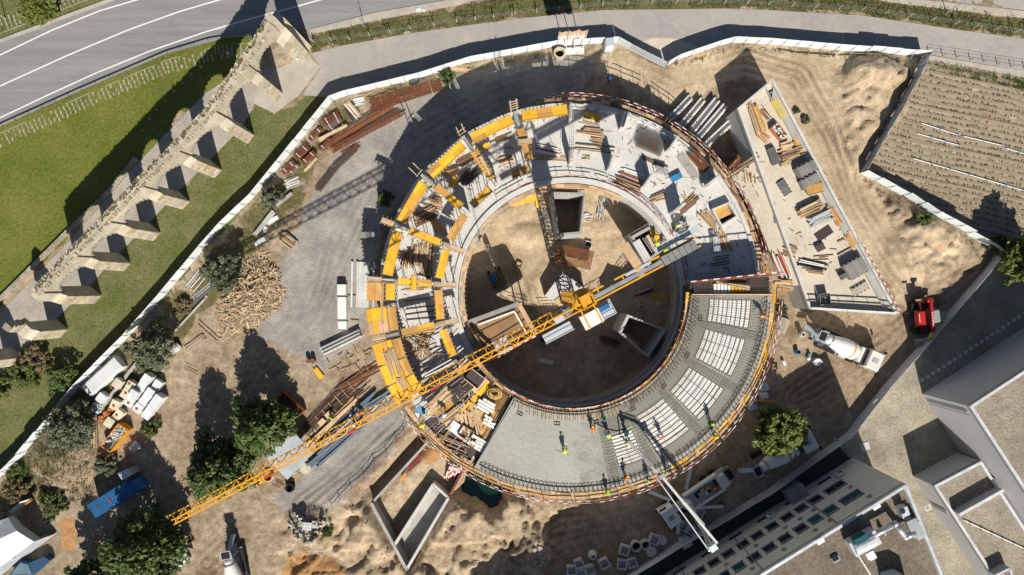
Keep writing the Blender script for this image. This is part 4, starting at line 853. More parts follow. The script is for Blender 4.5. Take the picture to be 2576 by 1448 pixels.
# little timber towers that stick up over the outer wall
def lattice(label, p, d, n=4, L=1.5, wdt=.75, z=8.4):
    T = thing('timber_tower', label, 'formwork', p); d = Vector(d).normalized(); nn = Vector((-d.y, d.x, 0))
    for s in (-1, 1): piece('post', p + nn * s * wdt / 2 + Vector((0, 0, z - 3)), p + nn * s * wdt / 2 + d * L * .4 + Vector((0, 0, z + 1.2)), .09, .09, wood_pale, T)
    for i in range(n): c = p + d * L * .4 * (i / n) + Vector((0, 0, z - .6 + i * .5)); piece('rung', c - nn * (wdt * .75), c + nn * (wdt * .75), .08, .09, wood_pale, T)
lattice('pale timber ladder frame poking over the outer wall near twelve on the ring', PO(23.4, 107, 0), PO(1, 107) - PO(0, 0)); lattice('crossed timber frame poking over the outer wall near eleven', PO(23.4, 124, 0), PO(1, 124) - PO(0, 0), 2)
lattice('leaning pair of poles over the outer wall near ten', PO(23.4, 141.4, 0), PO(1, 141) - PO(0, 0), 1, 2.5)
# wide yellow deck at the left
for i, (a0, a1) in enumerate(((176.6, 181.8), (184, 191.6), (194.2, 200.5), (200.8, 206.5), (206.8, 212.5))):
    pf(23.55, a0, 23.55, a1, 2.3 if i else 1.9, YM if i != 1 else [yellow_pan, yellow_pan, yellow_pan, ply], 'wide yellow deck panels overhanging the outer wall')
    pf(21.75, a0, 21.75, a1, .95, YM, 'yellow box form beside the overhanging deck')
for k, (a0, a1, n) in enumerate(((177, 189, 3), (197, 205, 9), (206, 210, 5))):
    T = thing('board_pile', 'loose pale boards lying on the yellow deck at %s' % clock((a0 + a1) / 2), 'boards', PO(23, a0, 8.1), group='boards on the yellow deck')
    for i in range(n): r = 22.9 + i * .17 - n * .06; piece('board', PO(r, a0 + R.uniform(-.5, .5), 8.1 + R.uniform(0, .08)), PO(r + R.uniform(-.15, .15), a1 + R.uniform(-.8, .8), 8.1 + R.uniform(0, .08)), .13, .05, R.choice([wood_pale, wood_pale, wood]), T)
# ================================================================ the half-finished deck left of the fresh concrete
DK = thing('deck_formwork', 'yellow plywood deck with open bays between the crane jib and the fresh concrete', 'formwork', PO(19, -133, 8))
for i, a in enumerate(np.arange(-145.5, -120.2, 2.56)):
    for (r0, r1) in ((14.3, 16.6), (16.65, 19.2), (19.25, 21.8), (21.85, 23.4)):
        if (a < -139 and 16 < r0 < 22) or R.random() < .06: continue
        piece('panel', PO(r0, a, 8.18 + R.uniform(0, .02)), PO(r1 - .02, a, 8.18 + R.uniform(0, .02)), .95 * (r0 + r1) / 2 * rad(2.5), .05, R.choice([yellow_pan, amber_pan, amber_pan, ply, ply_dark]) if r0 < 21 else ply_dark, DK)
for a in np.arange(-146, -120, 1.6): piece('joist', PO(14.2, a, 8.05), PO(23.7, a, 8.05), .1, .16, wood, DK)
for a in (-146.2, -134, -121): 
    for r in (14.6, 18, 22): piece('prop', PO(r, a, ZL), PO(r, a, 7.96), .09, .09, steel, DK)
def DKp(x, y, z=8.35): return K('23', x, y, z)
def planks(label, p, q, n, sp, m, wd=.2, ht=.06, name='plank_pile', layers=1, jit=.15, group=None, cat='planks', z=None, nm='plank'):
    p, q = Vector(p), Vector(q); d = (q - p).normalized(); nn = Vector((-d.y, d.x, 0)); T = thing(name, label, cat, (p + q) / 2, group=group)
    for L_ in range(layers):
        for i in range(n):
            o = (i - (n - 1) / 2) * sp + R.uniform(-.3, .3) * sp; a = p + nn * o + d * R.uniform(-jit, jit) * 3; b = q + nn * (o + R.uniform(-jit, jit)) + d * R.uniform(-jit, jit) * 3
            zz = Vector((0, 0, ht * (.55 + L_ * 1.15) + R.uniform(0, .02))); piece(nm, a + zz, b + zz, wd * R.uniform(.75, 1.15), ht, R.choice(m) if isinstance(m, list) else m, T)
    return T
planks('fan of new pale planks across the open deck by the white blocks', DKp(1600, 180), DKp(1640, 370), 10, .26, [wood_pale, ply], .24, layers=1, jit=.25)
planks('stack of mixed planks on the open deck behind the red and white rail', DKp(1310, 200), DKp(1460, 60), 8, .2, [wood, wood_pale, wood_dark, ply], .2, layers=2)
planks('row of planks along the yellow deck edge near the fresh concrete', DKp(1380, 300), DKp(1530, 180), 5, .16, [wood_pale, wood], .15, layers=2)
planks('thin battens lying along the fresh concrete edge', DKp(1700, 470), DKp(1870, 200), 6, .13, [wood_pale, wood], .09, jit=.2)
planks('dark planks on the film-faced deck by the outer rail', DKp(1380, 420), DKp(1600, 520), 6, .22, [wood_dark, wood, ply_dark], .12, jit=.35)
T = thing('beam_shutter', 'big black and timber beam shutter box on the deck by the court', 'formwork', DKp(1650, 120)); 
for o, m in ((0, ply_dark), (.75, wood_pale), (-.75, wood_pale)):
    a, b = K('22', 1600, 1370, 8.7), K('22', 1700, 1448, 8.7); nn = Vector((-(b - a).y, (b - a).x, 0)).normalized(); piece('side' if o else 'bottom', a + nn * o, b + nn * o, 1.4 if not o else .1, .1 if not o else .7, m, T)
planks('black film-faced boards leaning together on the deck', DKp(1500, 20), DKp(1535, 95), 4, .42, [ply_dark], .4, layers=1, jit=.1, cat='boards')
for k, (x0, y0, n1, n2) in enumerate(((1700, 110, 4, 4), (1650, 400, 5, 4), (1740, 250, 3, 3))):
    T = thing('block_stack', ['white foam blocks laid in rows beside the rope coil', 'white foam blocks laid in rows by the outer corner of the deck', 'loose white foam blocks between planks on the deck'][k], 'blocks', DKp(x0, y0), group='foam blocks on the deck')
    for i in range(n1):
        for j in range(n2):
            if R.random() < .15: continue
            p = DKp(x0 + i * 30 - j * 6, y0 + j * 24 + i * 17, 8.45); block('foam_block', p + Vector((0, 0, R.uniform(0, .1))), (.55, .3, .22), rad(-32) + R.uniform(-.25, .25) * (k == 2) * 2, white_block, T)
T = thing('white_sheet', 'flat white sheet panel beside the dark timber pit on the deck', 'panel', DKp(1510, 340)); block('sheet', DKp(1515, 345, 8.34), (1.9, 1.3, .12), rad(-35), white_wrap, T); block('edge', DKp(1450, 360, 8.36), (.08, 1.3, .2), rad(-35), yellow_pan, T)
T = thing('timber_pit', 'square timber box-out full of offcuts on the deck', 'box-out', DKp(1585, 375)); 
for s in (-1, 1):
    block('side', DKp(1585, 375) + Matrix.Rotation(rad(-32), 3, 'Z') @ Vector((s * .75, 0, .15)), (.07, 1.3, .45), rad(-32), wood, T); block('side', DKp(1585, 375) + Matrix.Rotation(rad(-32), 3, 'Z') @ Vector((0, s * .65, .15)), (1.5, .07, .45), rad(-32), wood, T)
for i in range(14): p = DKp(1585 + R.uniform(-28, 28), 375 + R.uniform(-22, 22), 8.4); a = R.uniform(0, 6.3); piece('offcut', p, p + Vector((math.cos(a) * .5, math.sin(a) * .5, .06)), .07, .05, wood_dark, T)
T = thing('rope_coil', 'big coil of pale yellow hose on the deck rebar by the court', 'hose coil', DKp(1800, 75)); b = MB()
for k in range(6):
    rr = .75 - k * .07; c = DKp(1800 + R.uniform(-8, 8), 75 + R.uniform(-8, 8), 8.6 + k * .05); b.pipe([c + Vector((rr * math.cos(t) * 1.1, rr * math.sin(t) * .9, .05 * math.sin(3 * t + k))) for t in np.linspace(0, 2 * pi, 19)], .055, 5)
part('coil', b, mat('hose_yellow', (.62, .40, .12), None, 1, .6), T)
def grid(label, c, L, Wd, rz, sx, sy, m, z=0, name='rebar_mat', t=.03, legs=0, layers=1, cat='rebar mat'):
    T = thing(name, label, cat, c); M = Matrix.Translation(Vector(c)) @ Matrix.Rotation(rz, 4, 'Z')
    for k in range(layers):
        zz = z + k * .3
        for x in np.arange(-L / 2, L / 2 + .01, sx): piece('bar', M @ Vector((x, -Wd / 2, zz)), M @ Vector((x, Wd / 2, zz)), t, t, m, T)
        for y in np.arange(-Wd / 2, Wd / 2 + .01, sy): piece('bar', M @ Vector((-L / 2, y, zz + t)), M @ Vector((L / 2, y, zz + t)), t, t, m, T)
    for s in (-1, 1):
        for s2 in (-1, 1):
            if legs: piece('leg', M @ Vector((s * L / 2, s2 * Wd / 2, zz)), M @ Vector((s * L / 2, s2 * Wd / 2, zz - legs)), t, t, m, T)
    return T
grid('rusty rebar grid lying over the deck under the yellow hose coil', PO(15.6, -126, 8.5), 2.8, 2.6, rad(-32), .2, .2, rebar, .0)
planks('red and white boards across the open bays under the crane jib', K('22', 1250, 1400, 8.5), K('22', 1500, 1270, 8.5), 2, .25, [red_paint, white_paint], .15, cat='boards')
# strip of formwork at the right end of the mesh slab
SF = thing('strip_form', 'narrow reinforced form strip with rust-coloured bars at the right end of the mesh slab', 'formwork', PO(19, 2.5, 8.5))
part('bed', MB().sector(14.2, 23.7, .3, 5.2, 8.3, 8.42), ply_dark, SF); part('side', MB().sector(14.2, 23.7, -.4, .1, 8.4, 9.1), wood_pale, SF); part('side', MB().sector(14.2, 23.9, 5.3, 5.8, 8.1, 9.0), rust_red, SF)
for r0, r1 in ((14.5, 16.8), (21.2, 23.5)):
    for r in np.arange(r0, r1, .15): piece('bar', PO(r, .5, 8.95), PO(r, 5.1, 8.95), .03, .03, rebar, SF)
    for a in np.arange(.6, 5.1, .55): piece('bar', PO(r0, a, 8.92), PO(r1, a, 8.92), .03, .03, rebar, SF)
for k, r in enumerate(np.arange(17.1, 21, .42)): block('foam_block', PO(r, 2.3, 8.55), (.32, 1.1, .2), rad(2.3), white_block if k < 5 or k > 8 else yellow_pan, SF)
for k in range(3): piece('plank', PO(17.2 + k * .2, 4.9 - k * .3, 9.0), PO(21.1, 1.6 + k * .4, 9.0), .22, .06, wood_pale, SF)
for a in np.arange(.4, 5.4, 1.2): piece('bearer', PO(23.4, a, 8.6), PO(25.0, a, 8.6), .1, .12, wood, SF)
T = thing('guard_rail', 'straight red and white rail along the narrow form strip at the right', 'guard rail', PO(19, 6, 9))
for i in range(16): piece('board', PO(14 + i * .68, 6.1, 9.55 + .02 * (i % 3)), PO(14 + (i + 1) * .68, 6.1, 9.55 + .02 * ((i + 1) % 3)), .12, .09, red_paint if i % 2 else white_paint, T)
for i in range(6): piece('post', PO(14 + i * 2.1, 6.1, 8.3), PO(14 + i * 2.1, 6.1, 9.7), .06, .06, steel, T)

# ================================================================ things on the lower slab
def LK(c, x, y, dz=0.0): return K(c, x, y, ZL + dz)
WD = [wood, wood_pale, wood, wood_dark]
for lab, c, a, b, n, sp, m, lay in (
    ('stack of planks with red tape on the slab below the short yellow board', '31', (520, 990), (680, 1010), 5, .16, WD, 3), ('loose bearers beside that plank stack, upper side', '31', (525, 920), (660, 950), 2, .25, WD, 1),
    ('little square heap of timber offcuts on the top slab', '31', (610, 1060), (675, 1070), 5, .14, WD, 2), ('small timber offcut heap near the long brown bearers', '31', (550, 1195), (585, 1200), 4, .15, [wood_pale], 2),
    ('pair of long brown bearers lying open like scissors', '31', (460, 1110), (770, 1140), 2, .5, [wood_dark, wood], 2), ('heap of red and white boards on the slab right of the orange board', '31', (205, 1120), (360, 1160), 6, .16, [red_paint, white_paint, wood, white_paint], 2),
    ('long thin boards below the red and white heap', '31', (170, 1190), (430, 1200), 4, .16, [wood_pale, wood], 1), ('grey boards stacked diagonally at the top inner kerb', '31', (790, 1370), (960, 1440), 8, .17, [wood_dark, wood, ply_dark, wood], 3),
    ('red and white boards stacked beside the grey diagonal boards', '31', (830, 1290), (990, 1350), 5, .18, [red_paint, white_paint, wood_dark], 2), ('long grey bearer across the slab near the blue pallet', '31', (980, 1190), (1150, 1260), 2, .2, [wood_dark], 2),
    ('rusty bars spread on the slab in the tenth bay', '21', (1790, 1070), (1910, 1020), 5, .12, [rebar, rust], 1), ('rusty bars spread on the slab in the next bay left', '21', (1540, 1240), (1640, 1180), 8, .14, [rebar, rust, wood_dark], 2),
    ('bundle of thin timber in the bay below twelve', '21', (1850, 1220), (1931, 1200), 8, .14, WD, 2), ('dark rebar and timber tangle beside the short yellow panel', '21', (1560, 1380), (1640, 1290), 10, .13, [rebar, wood_dark, rebar], 2),
    ('small square timber heap in the left upper bay', '22', (1325, 60), (1385, 80), 7, .12, WD, 3), ('dark timber stack near the yellow offcut panel', '22', (1210, 220), (1350, 150), 9, .17, [wood_dark, wood, wood], 3),
    ('thin boards lying along the slab in the left upper bay', '22', (1260, 100), (1410, 130), 3, .15, WD, 1), ('row of upright-laid long boards, left group, in the nine bay', '22', (1210, 400), (1195, 560), 5, .2, [wood, wood_pale, wood_dark], 3),
    ('row of long boards, middle group, in the nine bay', '22', (1275, 395), (1265, 600), 6, .17, [wood, wood_pale], 3), ('short boards, right group, in the nine bay', '22', (1325, 410), (1310, 610), 4, .15, [wood, wood_pale, wood_dark], 2),
    ('brown panels standing left of the board rows in the nine bay', '22', (1145, 430), (1125, 560), 4, .2, [wood_dark, amber_pan, rust_red], 2), ('pair of dark steel channels on the slab beside the radial form', '22', (1225, 620), (1330, 655), 3, .14, [steel, black], 1),
    ('pale bearers under the crossed yellow board', '22', (1120, 740), (1285, 740), 2, .18, [wood_pale, wood], 1), ('thin rods lying across the eight bay slab', '22', (1110, 900), (1380, 870), 4, .7, [rebar], 1),
    ('planks with one red and white strip by the radial form', '22', (1160, 1085), (1340, 1065), 3, .15, WD, 2), ('short planks fanned beside the inner kerb right of the court', '32', (1060, 60), (1140, 30), 6, .14, WD, 2),
    ('long planks fanned on the slab below the stair opening', '32', (1270, 150), (1380, 50), 6, .16, [wood_dark, wood], 2), ('loose planks at the slab edge above the counterweight', '32', (1290, 20), (1330, 80), 3, .2, [wood], 1),
    ('planks stacked at the right slab edge beside steel tables', '32', (1560, 300), (1630, 440), 6, .18, [wood_pale, wood], 2), ('long bright planks along the outer edge by the form strip', '32', (1890, 540), (1915, 640), 4, .2, [yellow_pan, wood_pale, wood], 2),
    ('shaded loose planks scattered on the right slab', '32', (1500, 540), (1650, 520), 5, .3, [wood_dark], 1), ('timber bearers leaning near the guard rail at the right', '32', (1440, 160), (1530, 260), 7, .16, WD, 2),
    ('planks laid near the thin column by the upper kerb', '32', (640, 60), (690, 190), 3, .25, [steel, wood_pale], 1)):
    planks(lab + '', LK(c, *a), LK(c, *b), n, sp, m, .13, .09, layers=lay, group='timber and bars on the lower slab')
for lab, a, b in (('short yellow panel on the top slab', (545, 880), (660, 905)), ):
    form(lab + ', alone near the outer rail', LK('31', *a), LK('31', *b), .6, 5.6, [yellow_pan], props=False)
form('small yellow panel leaning in the ten bay', LK('21', 1465, 1420), LK('21', 1510, 1345), .5, 5.7, [yellow_pan], props=False); form('small amber panel lying in the ten bay', LK('21', 1430, 1320), LK('21', 1530, 1290), .45, 5.5, [amber_pan], props=False)
form('small amber panel at the eleven bay', LK('21', 1690, 1130), LK('21', 1770, 1100), .4, 5.7, [yellow_pan], props=False); form('narrow yellow panel lying in the half past nine bay', LK('22', 1335, 230), LK('22', 1410, 300), .4, 5.4, [yellow_pan], props=False)
form('crossed orange board over the eleven radial form', K('31', 45, 1075, 8.2), K('31', 150, 1065, 8.2), .5, 8.25, [wood_pale], props=False); form('upright yellow board crossing the quarter to nine radial form', K('22', 1190, 630, 8.2), K('22', 1190, 740, 8.2), .5, 8.2, [yellow_pan, amber_pan], props=False)
form('long pale board lying down the ten radial form', K('21', 1690, 1180, 8.2), K('21', 1770, 1330, 8.2), .3, 8.2, [wood_pale], props=False)
grid('stack of rusty reinforcing mesh on the upper right slab, left one', LK('31', 1040, 1095, .1), 3.3, 1.9, rad(-22), .19, .19, rebar, .3, layers=3, t=.035)
grid('dark steel grating cage on the upper right slab, right one', LK('31', 1400, 1230, .1), 2.9, 1.0, rad(-48), .14, .14, rust, .3, layers=3, t=.05)
grid('loose wire mesh sheet lying beside the dark grating cage', LK('31', 1330, 1260, .05), 3.6, 1.1, rad(-55), .2, .2, rebar_l, .06)
grid('flat mesh strip in the shadow near the court kerb', LK('32', 1300, 560, .05), 3.2, .7, rad(95), .2, .2, rebar, .05)
for i in range(46):
    a = R.uniform(0, 6.3); p = LK('22', 1260 + R.gauss(0, 45), 1180 + R.gauss(0, 48), 0)
    if i == 0: TT = thing('scrap_heap', 'big tangled heap of broken formwork timber in the eight bay', 'timber heap', LK('22', 1260, 1190))
    z = .1 + R.uniform(0, .9); L = R.uniform(.5, 1.3); piece('plank', p + Vector((-math.cos(a) * L, -math.sin(a) * L, z * R.uniform(.2, 1))), p + Vector((math.cos(a) * L, math.sin(a) * L, z)), .1, .06, R.choice(WD), TT)
# stair opening with upstand, steel tables, pallets
def frame_box(name, label, cat, c4, z, h, th, m, z0=None, parts='wall'):
    q = [Vector((p[0], p[1], 0)) for p in c4]; T = thing(name, label, cat, sum(q, Vector()) / 4 + Vector((0, 0, z)))
    cen = sum(q, Vector()) / 4
    for i in range(4):
        a, b = q[i], q[(i + 1) % 4]; d = (b - a).normalized(); a2, b2 = a + d * (th / 2 if i % 2 else -th / 2), b + d * (-th / 2 if i % 2 else th / 2); piece(parts, a2 + Vector((0, 0, z + h / 2)), b2 + Vector((0, 0, z + h / 2)), th, h, m, T)
    return T
T = frame_box('stair_opening', 'square concrete stair opening with an orange shutter inside', 'stair opening', [LK('32', *q) for q in ((1500, 140), (1620, 90), (1680, 190), (1565, 260))], ZL, .9, .2, concrete)
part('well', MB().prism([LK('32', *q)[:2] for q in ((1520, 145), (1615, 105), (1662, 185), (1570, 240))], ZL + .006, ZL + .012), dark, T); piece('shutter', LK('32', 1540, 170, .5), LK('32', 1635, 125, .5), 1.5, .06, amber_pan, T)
def trestle(label, c, L, Wd, rz, m=galv, h=1.0):
    T = thing('steel_rack', label, 'steel rack', c, group='galvanised racks'); M = Matrix.Translation(Vector(c)) @ Matrix.Rotation(rz, 4, 'Z')
    for s in (-1, 1):
        for s2 in (-1, 1): piece('leg', M @ Vector((s * L / 2, s2 * Wd / 2, 0)), M @ Vector((s * L / 2, s2 * Wd / 2, h)), .06, .06, m, T)
        piece('rail', M @ Vector((-L / 2, s * Wd / 2, h)), M @ Vector((L / 2, s * Wd / 2, h)), .07, .07, m, T); piece('rail', M @ Vector((s * L / 2, -Wd / 2, h)), M @ Vector((s * L / 2, Wd / 2, h)), .07, .07, m, T)
    for i in range(3): piece('slat', M @ Vector((-L / 2, (i - 1) * Wd * .25, h + .02)), M @ Vector((L / 2, (i - 1) * Wd * .25, h + .02)), .12, .04, m, T)
trestle('long galvanised rack in the shade left of the form strip', LK('32', 1475, 590), 2.9, .7, rad(2)); trestle('narrow galvanised rack beside the plank stack on the right slab', LK('32', 1525, 400), 1.8, .7, rad(95)); trestle('grey rack at the top slab with rods', LK('31', 1120, 1300), 1.4, .7, rad(-15), steel); trestle('dark rack near the upper right outer rail', LK('31', 1480, 1380), 1.9, .4, rad(25), precast, .8)
T = thing('blue_pallet', 'bright blue panel pallet on the upper right slab', 'pallet', LK('31', 1240, 1340)); block('deck', LK('31', 1240, 1340, .5), (1.5, .75, .1), rad(28), mat('bright_blue', (.04, .22, .45), None, 1, .5), T)
for s in (-.55, 0, .55): block('bearer', LK('31', 1240, 1340, .25) + Vector((s * .88, s * .47, 0)), (.12, .7, .4), rad(28), wood, T)
T = thing('bucket_cage', 'steel cage full of pipe fittings on the slab right of the court', 'cage', LK('32', 1265, 290)); M = Matrix.Translation(LK('32', 1270, 285)) @ Matrix.Rotation(rad(60), 4, 'Z')
for s in (-1, 1): block('side', M @ Vector((s * .75, 0, .45)), (.05, 1.3, .9), rad(60), galv, T); block('side', M @ Vector((0, s * .65, .45)), (1.5, .05, .9), rad(60), galv, T)
for i in range(22): p = M @ Vector((R.uniform(-.65, .65), R.uniform(-.55, .55), .9)); a = R.uniform(0, 6.3); piece('fitting', p, p + Vector((math.cos(a) * .45, math.sin(a) * .45, .1)), .08, .08, R.choice([galv, steel, wood]), T)
T = thing('hose_loop', 'thin dark hose curled in a loop on the top slab', 'hose', LK('31', 995, 950)); part('loop', MB().pipe([LK('31', 995 + 24 * math.cos(t), 950 + 22 * math.sin(t), .05) for t in np.linspace(0, 6.2, 15)] + [LK('31', 1010, 928, .04)], .03, 5), black, T)
def scatter(label, c, x0, x1, y0, y1, z, n, ms, L0=.25, L1=.9, test=None):
    T = thing('loose_offcuts', label, 'offcuts', K(c, (x0 + x1) / 2, (y0 + y1) / 2, z))
    for i in range(n):
        p = K(c, R.uniform(x0, x1), R.uniform(y0, y1), z + .03); r = math.hypot(p.x - RC.x, p.y - RC.y)
        if test and not (14.8 < r < 23): continue
        a = R.choice([.5, 2.0, -.6]) + R.gauss(0, .5); L = R.uniform(L0, L1); piece('offcut', p, p + Vector((math.cos(a) * L, math.sin(a) * L, R.uniform(0, .06))), R.uniform(.04, .1), .05, R.choice(ms), T)
scatter('loose offcuts and rods strewn over the upper right slab', '31', 480, 1500, 830, 1448, ZL, 90, WD + [rebar, steel], test=1)
scatter('loose offcuts strewn over the right slab by the racks', '32', 1200, 1850, 0, 620, ZL, 80, WD + [rebar, wood_dark], test=1)
scatter('loose offcuts strewn over the bays at ten and eleven', '21', 1250, 1931, 950, 1448, ZL, 80, WD + [rebar], test=1)
scatter('loose offcuts strewn over the bays at eight and nine', '22', 1050, 1500, 0, 1200, ZL, 80, WD + [rebar], test=1)
scatter('offcuts and broken boards strewn over the half-finished deck', '23', 1250, 1800, 60, 560, 8.26, 90, [wood, wood_pale, wood_dark, white_block, ply], .15, .8)
# ================================================================ the court
def core(label, q, zt, th=.3, m=concrete_old, floor=dark):
    q = [Vector((p.x, p.y, 0)) for p in q]; T = thing('concrete_core', label, 'concrete core', sum(q, Vector()) / 4 + Vector((0, 0, -1.5))); c = sum(q, Vector()) / 4; inn = [p + (c - p).normalized() * th * 1.4 for p in q]
    for i in range(4):
        j = (i + 1) % 4; part('wall', MB().hexa([q[i] - Vector((0, 0, 2.2)), q[j] - Vector((0, 0, 2.2)), inn[j] - Vector((0, 0, 2.2)), inn[i] - Vector((0, 0, 2.2))], [p + Vector((0, 0, zt)) for p in (q[i], q[j], inn[j], inn[i])]), m, T)
        for k in range(12): p = q[i].lerp(q[j], (k + .5) / 12).lerp(c, .06); piece('starter_bar', (p.x, p.y, zt - .02), (p.x, p.y, zt + .3), .03, .03, rebar, T)
    return T
z = 5.2
core('open concrete lift shaft standing at the top of the court', [K('32', *q, z) for q in ((298, 0), (556, 8), (522, 322), (346, 336))], z)
T = core('half-built concrete core at the right of the court with plywood sides', [K('32', *q, 4.2) for q in ((890, 320), (1050, 225), (1160, 430), (1010, 540))], 4.2)
for k, (a, b, m, zz) in enumerate((((830, 400), (985, 640), ply, 4.0), ((865, 385), (1005, 610), wood_pale, 4.15), ((900, 350), (1040, 270), concrete_old, 4.4), ((1060, 300), (1150, 430), yellow_pan, 4.6), ((1020, 330), (1100, 470), ply, 4.3))): piece('shutter', K('32', *a, zz), K('32', *b, zz), .75 if k in (0, 3) else .4, .12, m, T)
piece('concrete_face', K('32', 935, 370, 4.3), K('32', 1025, 520, 4.3), 1.0, .14, concrete, T)
for k in range(5): piece('prop', K('32', 985 + k * 16, 350 - k * 3, 3.9), K('32', 1065 + k * 14, 470 - k * 5, 3.9), .07, .07, galv, T)
T = core('pale concrete core in the shade at the lower right of the court', [K('32', *q, 4.4) for q in ((870, 925), (1165, 1040), (1030, 1252), (803, 1058))], 4.4, m=concrete)
piece('shutter', K('32', 845, 1075, 3.8), K('32', 950, 1155, 3.8), .5, .08, amber_pan, T)
for k in range(3): piece('beam', K('32', 1010 + k * 40, 1240 - k * 60, 4.1), K('32', 1110 + k * 30, 1060 - k * 10, 4.1), .14, .14, steel, T)
# plywood tray at the lower left
z = 5.1; tq = [W(*q, z) for q in ((1178, 812), (1305, 765), (1348, 842), (1232, 912))]; tc = sum(tq, Vector()) / 4
T = thing('stair_tray', 'plywood-lined tray form with a white kerb at the left of the court', 'formwork', tc - Vector((0, 0, 3)))
part('floor', MB().prism([p[:2] for p in tq], z - .5, z - .4), mat('brown_ply', (.28, .17, .08), (.20, .12, .06), 1, .5, rnd=.1), T)
for i in range(4):
    a, b = tq[i], tq[(i + 1) % 4]; piece('side', a - Vector((0, 0, .15)), b - Vector((0, 0, .15)), .55 if i in (0, 1) else .2, .55, [mat('grey_board', (1, 1, 1)), ply, amber_pan, wood][i], T)
i0 = [p.lerp(tc, .28) for p in tq]; piece('white_kerb', i0[0] + Vector((0, 0, -.2)), i0[1] + Vector((0, 0, -.2)), .2, .4, white_block, T); piece('white_kerb', i0[1] + Vector((0, 0, -.2)), i0[2] + Vector((0, 0, -.2)), .2, .4, white_block, T)
for i in range(4):
    p = tq[i].lerp(tc, .12); piece('prop', (p.x, p.y, -1.9), (p.x, p.y, z - .5), .15, .15, steel, T)
for s in (.3, .6): piece('board', tq[0].lerp(tq[3], s) + Vector((0, 0, -.3)), tq[1].lerp(tq[2], s * .8) + Vector((0, 0, -.3)), .08, .06, wood_dark, T)
T = thing('guard_rail', 'red and white rail on the lower side of the plywood tray', 'guard rail', tq[3])
for i in range(14): a, b = W(1348, 846, 5.8).lerp(W(1215, 915, 5.8), i / 14), W(1348, 846, 5.8).lerp(W(1215, 915, 5.8), (i + 1) / 14); piece('board', a, b, .12, .09, red_paint if i % 2 else white_paint, T)
for f in (0, .35, .7, 1): p = W(1348, 846, 5.8).lerp(W(1215, 915, 5.8), f); piece('post', p - Vector((0, 0, 1)), p + Vector((0, 0, .3)), .06, .06, steel, T)
# crane foundation, mats and small items on the court floor
fq = [K('32', *q, .2) for q in ((245, 782), (382, 598), (560, 742), (405, 882))]
T = thing('crane_base', 'pale square concrete crane foundation with a dark upstand', 'foundation', sum(fq, Vector()) / 4)
part('pad', MB().prism([p[:2] for p in fq], -2.2, .2), concrete, T)
for i in (0, 1): piece('upstand', fq[i] + Vector((0, 0, .2)), fq[i + 1] + Vector((0, 0, .2)), .12, .5, ply_dark, T)
block('hatch', K('32', 365, 820, .26), (1.4, 1.0, .1), rad(40), wood_pale, T); block('hatch', K('32', 505, 700, .26), (.7, .7, .1), rad(-35), ply_dark, T)
M = (K('32', 635, 460, -.6) - K('32', 325, 395, -.6)); grid('thick rust-brown rebar mat raised on the sand of the court', K('32', 468, 492, -1.0), 4.9, 2.5, ang((0, 0), M), .205, .18, rust, .55, layers=2, t=.06, legs=.8)
for i, (lab, c, x, y, L, wd) in enumerate((('small square white-edged hatch in the sand above the rebar mat', '32', 575, 395, .8, .7), ('yellow-floored hatch frame near the left sand heap', '32', 55, 550, .7, .6), ('dark square hatch in the shade below the jib', '32', 800, 728, .7, .7), ('grey slab lid in the shaded part of the court', '32', 980, 875, .9, .6), ('tilted pale lid near the core in the court', '32', 962, 930, .7, .7), ('dark hatch frame far left in the shaded court', '32', 235, 1120, .8, .7))):
    p = K(c, x, y, -1.2); p.z = gz(p) + .2; T = thing('hatch', lab, 'hatch', p)
    for s in (-1, 1): block('frame', p + Matrix.Rotation(rad(-20), 3, 'Z') @ Vector((s * L / 2, 0, 0)), (.09, wd, .4), rad(-20), precast if i in (0, 3, 4) else steel, T); block('frame', p + Matrix.Rotation(rad(-20), 3, 'Z') @ Vector((0, s * wd / 2, 0)), (L, .09, .4), rad(-20), precast if i in (0, 3, 4) else steel, T)
    block('lid', p - Vector((0, 0, .05)), (L - .1, wd - .1, .06), rad(-20), [dark, yellow_pan, dark, concrete_old, concrete, dark][i], T)
for lab, a, b, n, m in (('grey scaffold frames stacked beside the lift shaft', (235, 150), (300, 290), 6, [galv, steel, wood_pale]), ('thin white pipes stacked right of the lift shaft', (545, 190), (590, 190), 6, [white_paint, wood_pale, galv]), ('upright bundle of poles at the top right of the court', (690, 60), (665, 185), 5, [steel, galv]), ('dark timber pieces in the shade by the pale core', (680, 1110), (800, 1150), 6, [wood_dark]), ('black and white boards lying in the shaded court', (950, 780), (1060, 735), 3, [white_paint, black]), ('single yellow panel in the shaded right of the court', (1080, 790), (1180, 805), 1, [yellow_pan]), ('white striped board at the bottom of the court', (190, 1270), (300, 1285), 1, [white_paint]), ('orange board pair at the left edge of the court sand', (0, 640), (40, 580), 3, [amber_pan, wood])):
    p, q = K('32', *a, -1.2), K('32', *b, -1.2); p.z, q.z = gz(p) + .05, gz(q) + .05; planks(lab, p, q, n, .2, m, .14 if n > 1 else .5, .1, layers=2 if n > 3 else 1)
T = thing('yellow_bracket', 'yellow shutter board corner hanging over the court at the top left', 'formwork', K('32', 80, 70, 4.5)); piece('board', K('32', 0, 90, 4.6), K('32', 190, 40, 4.6), .8, .08, yellow_pan, T); piece('board', K('32', 185, 40, 4.5), K('32', 195, 120, 4.2), .35, .08, yellow_pan, T)
for k in range(3): piece('strut', K('32', 30 + 60 * k, 80 - 15 * k, 4.5), K('32', 20 + 60 * k, 150 - 15 * k, 2.0), .08, .08, wood, T)

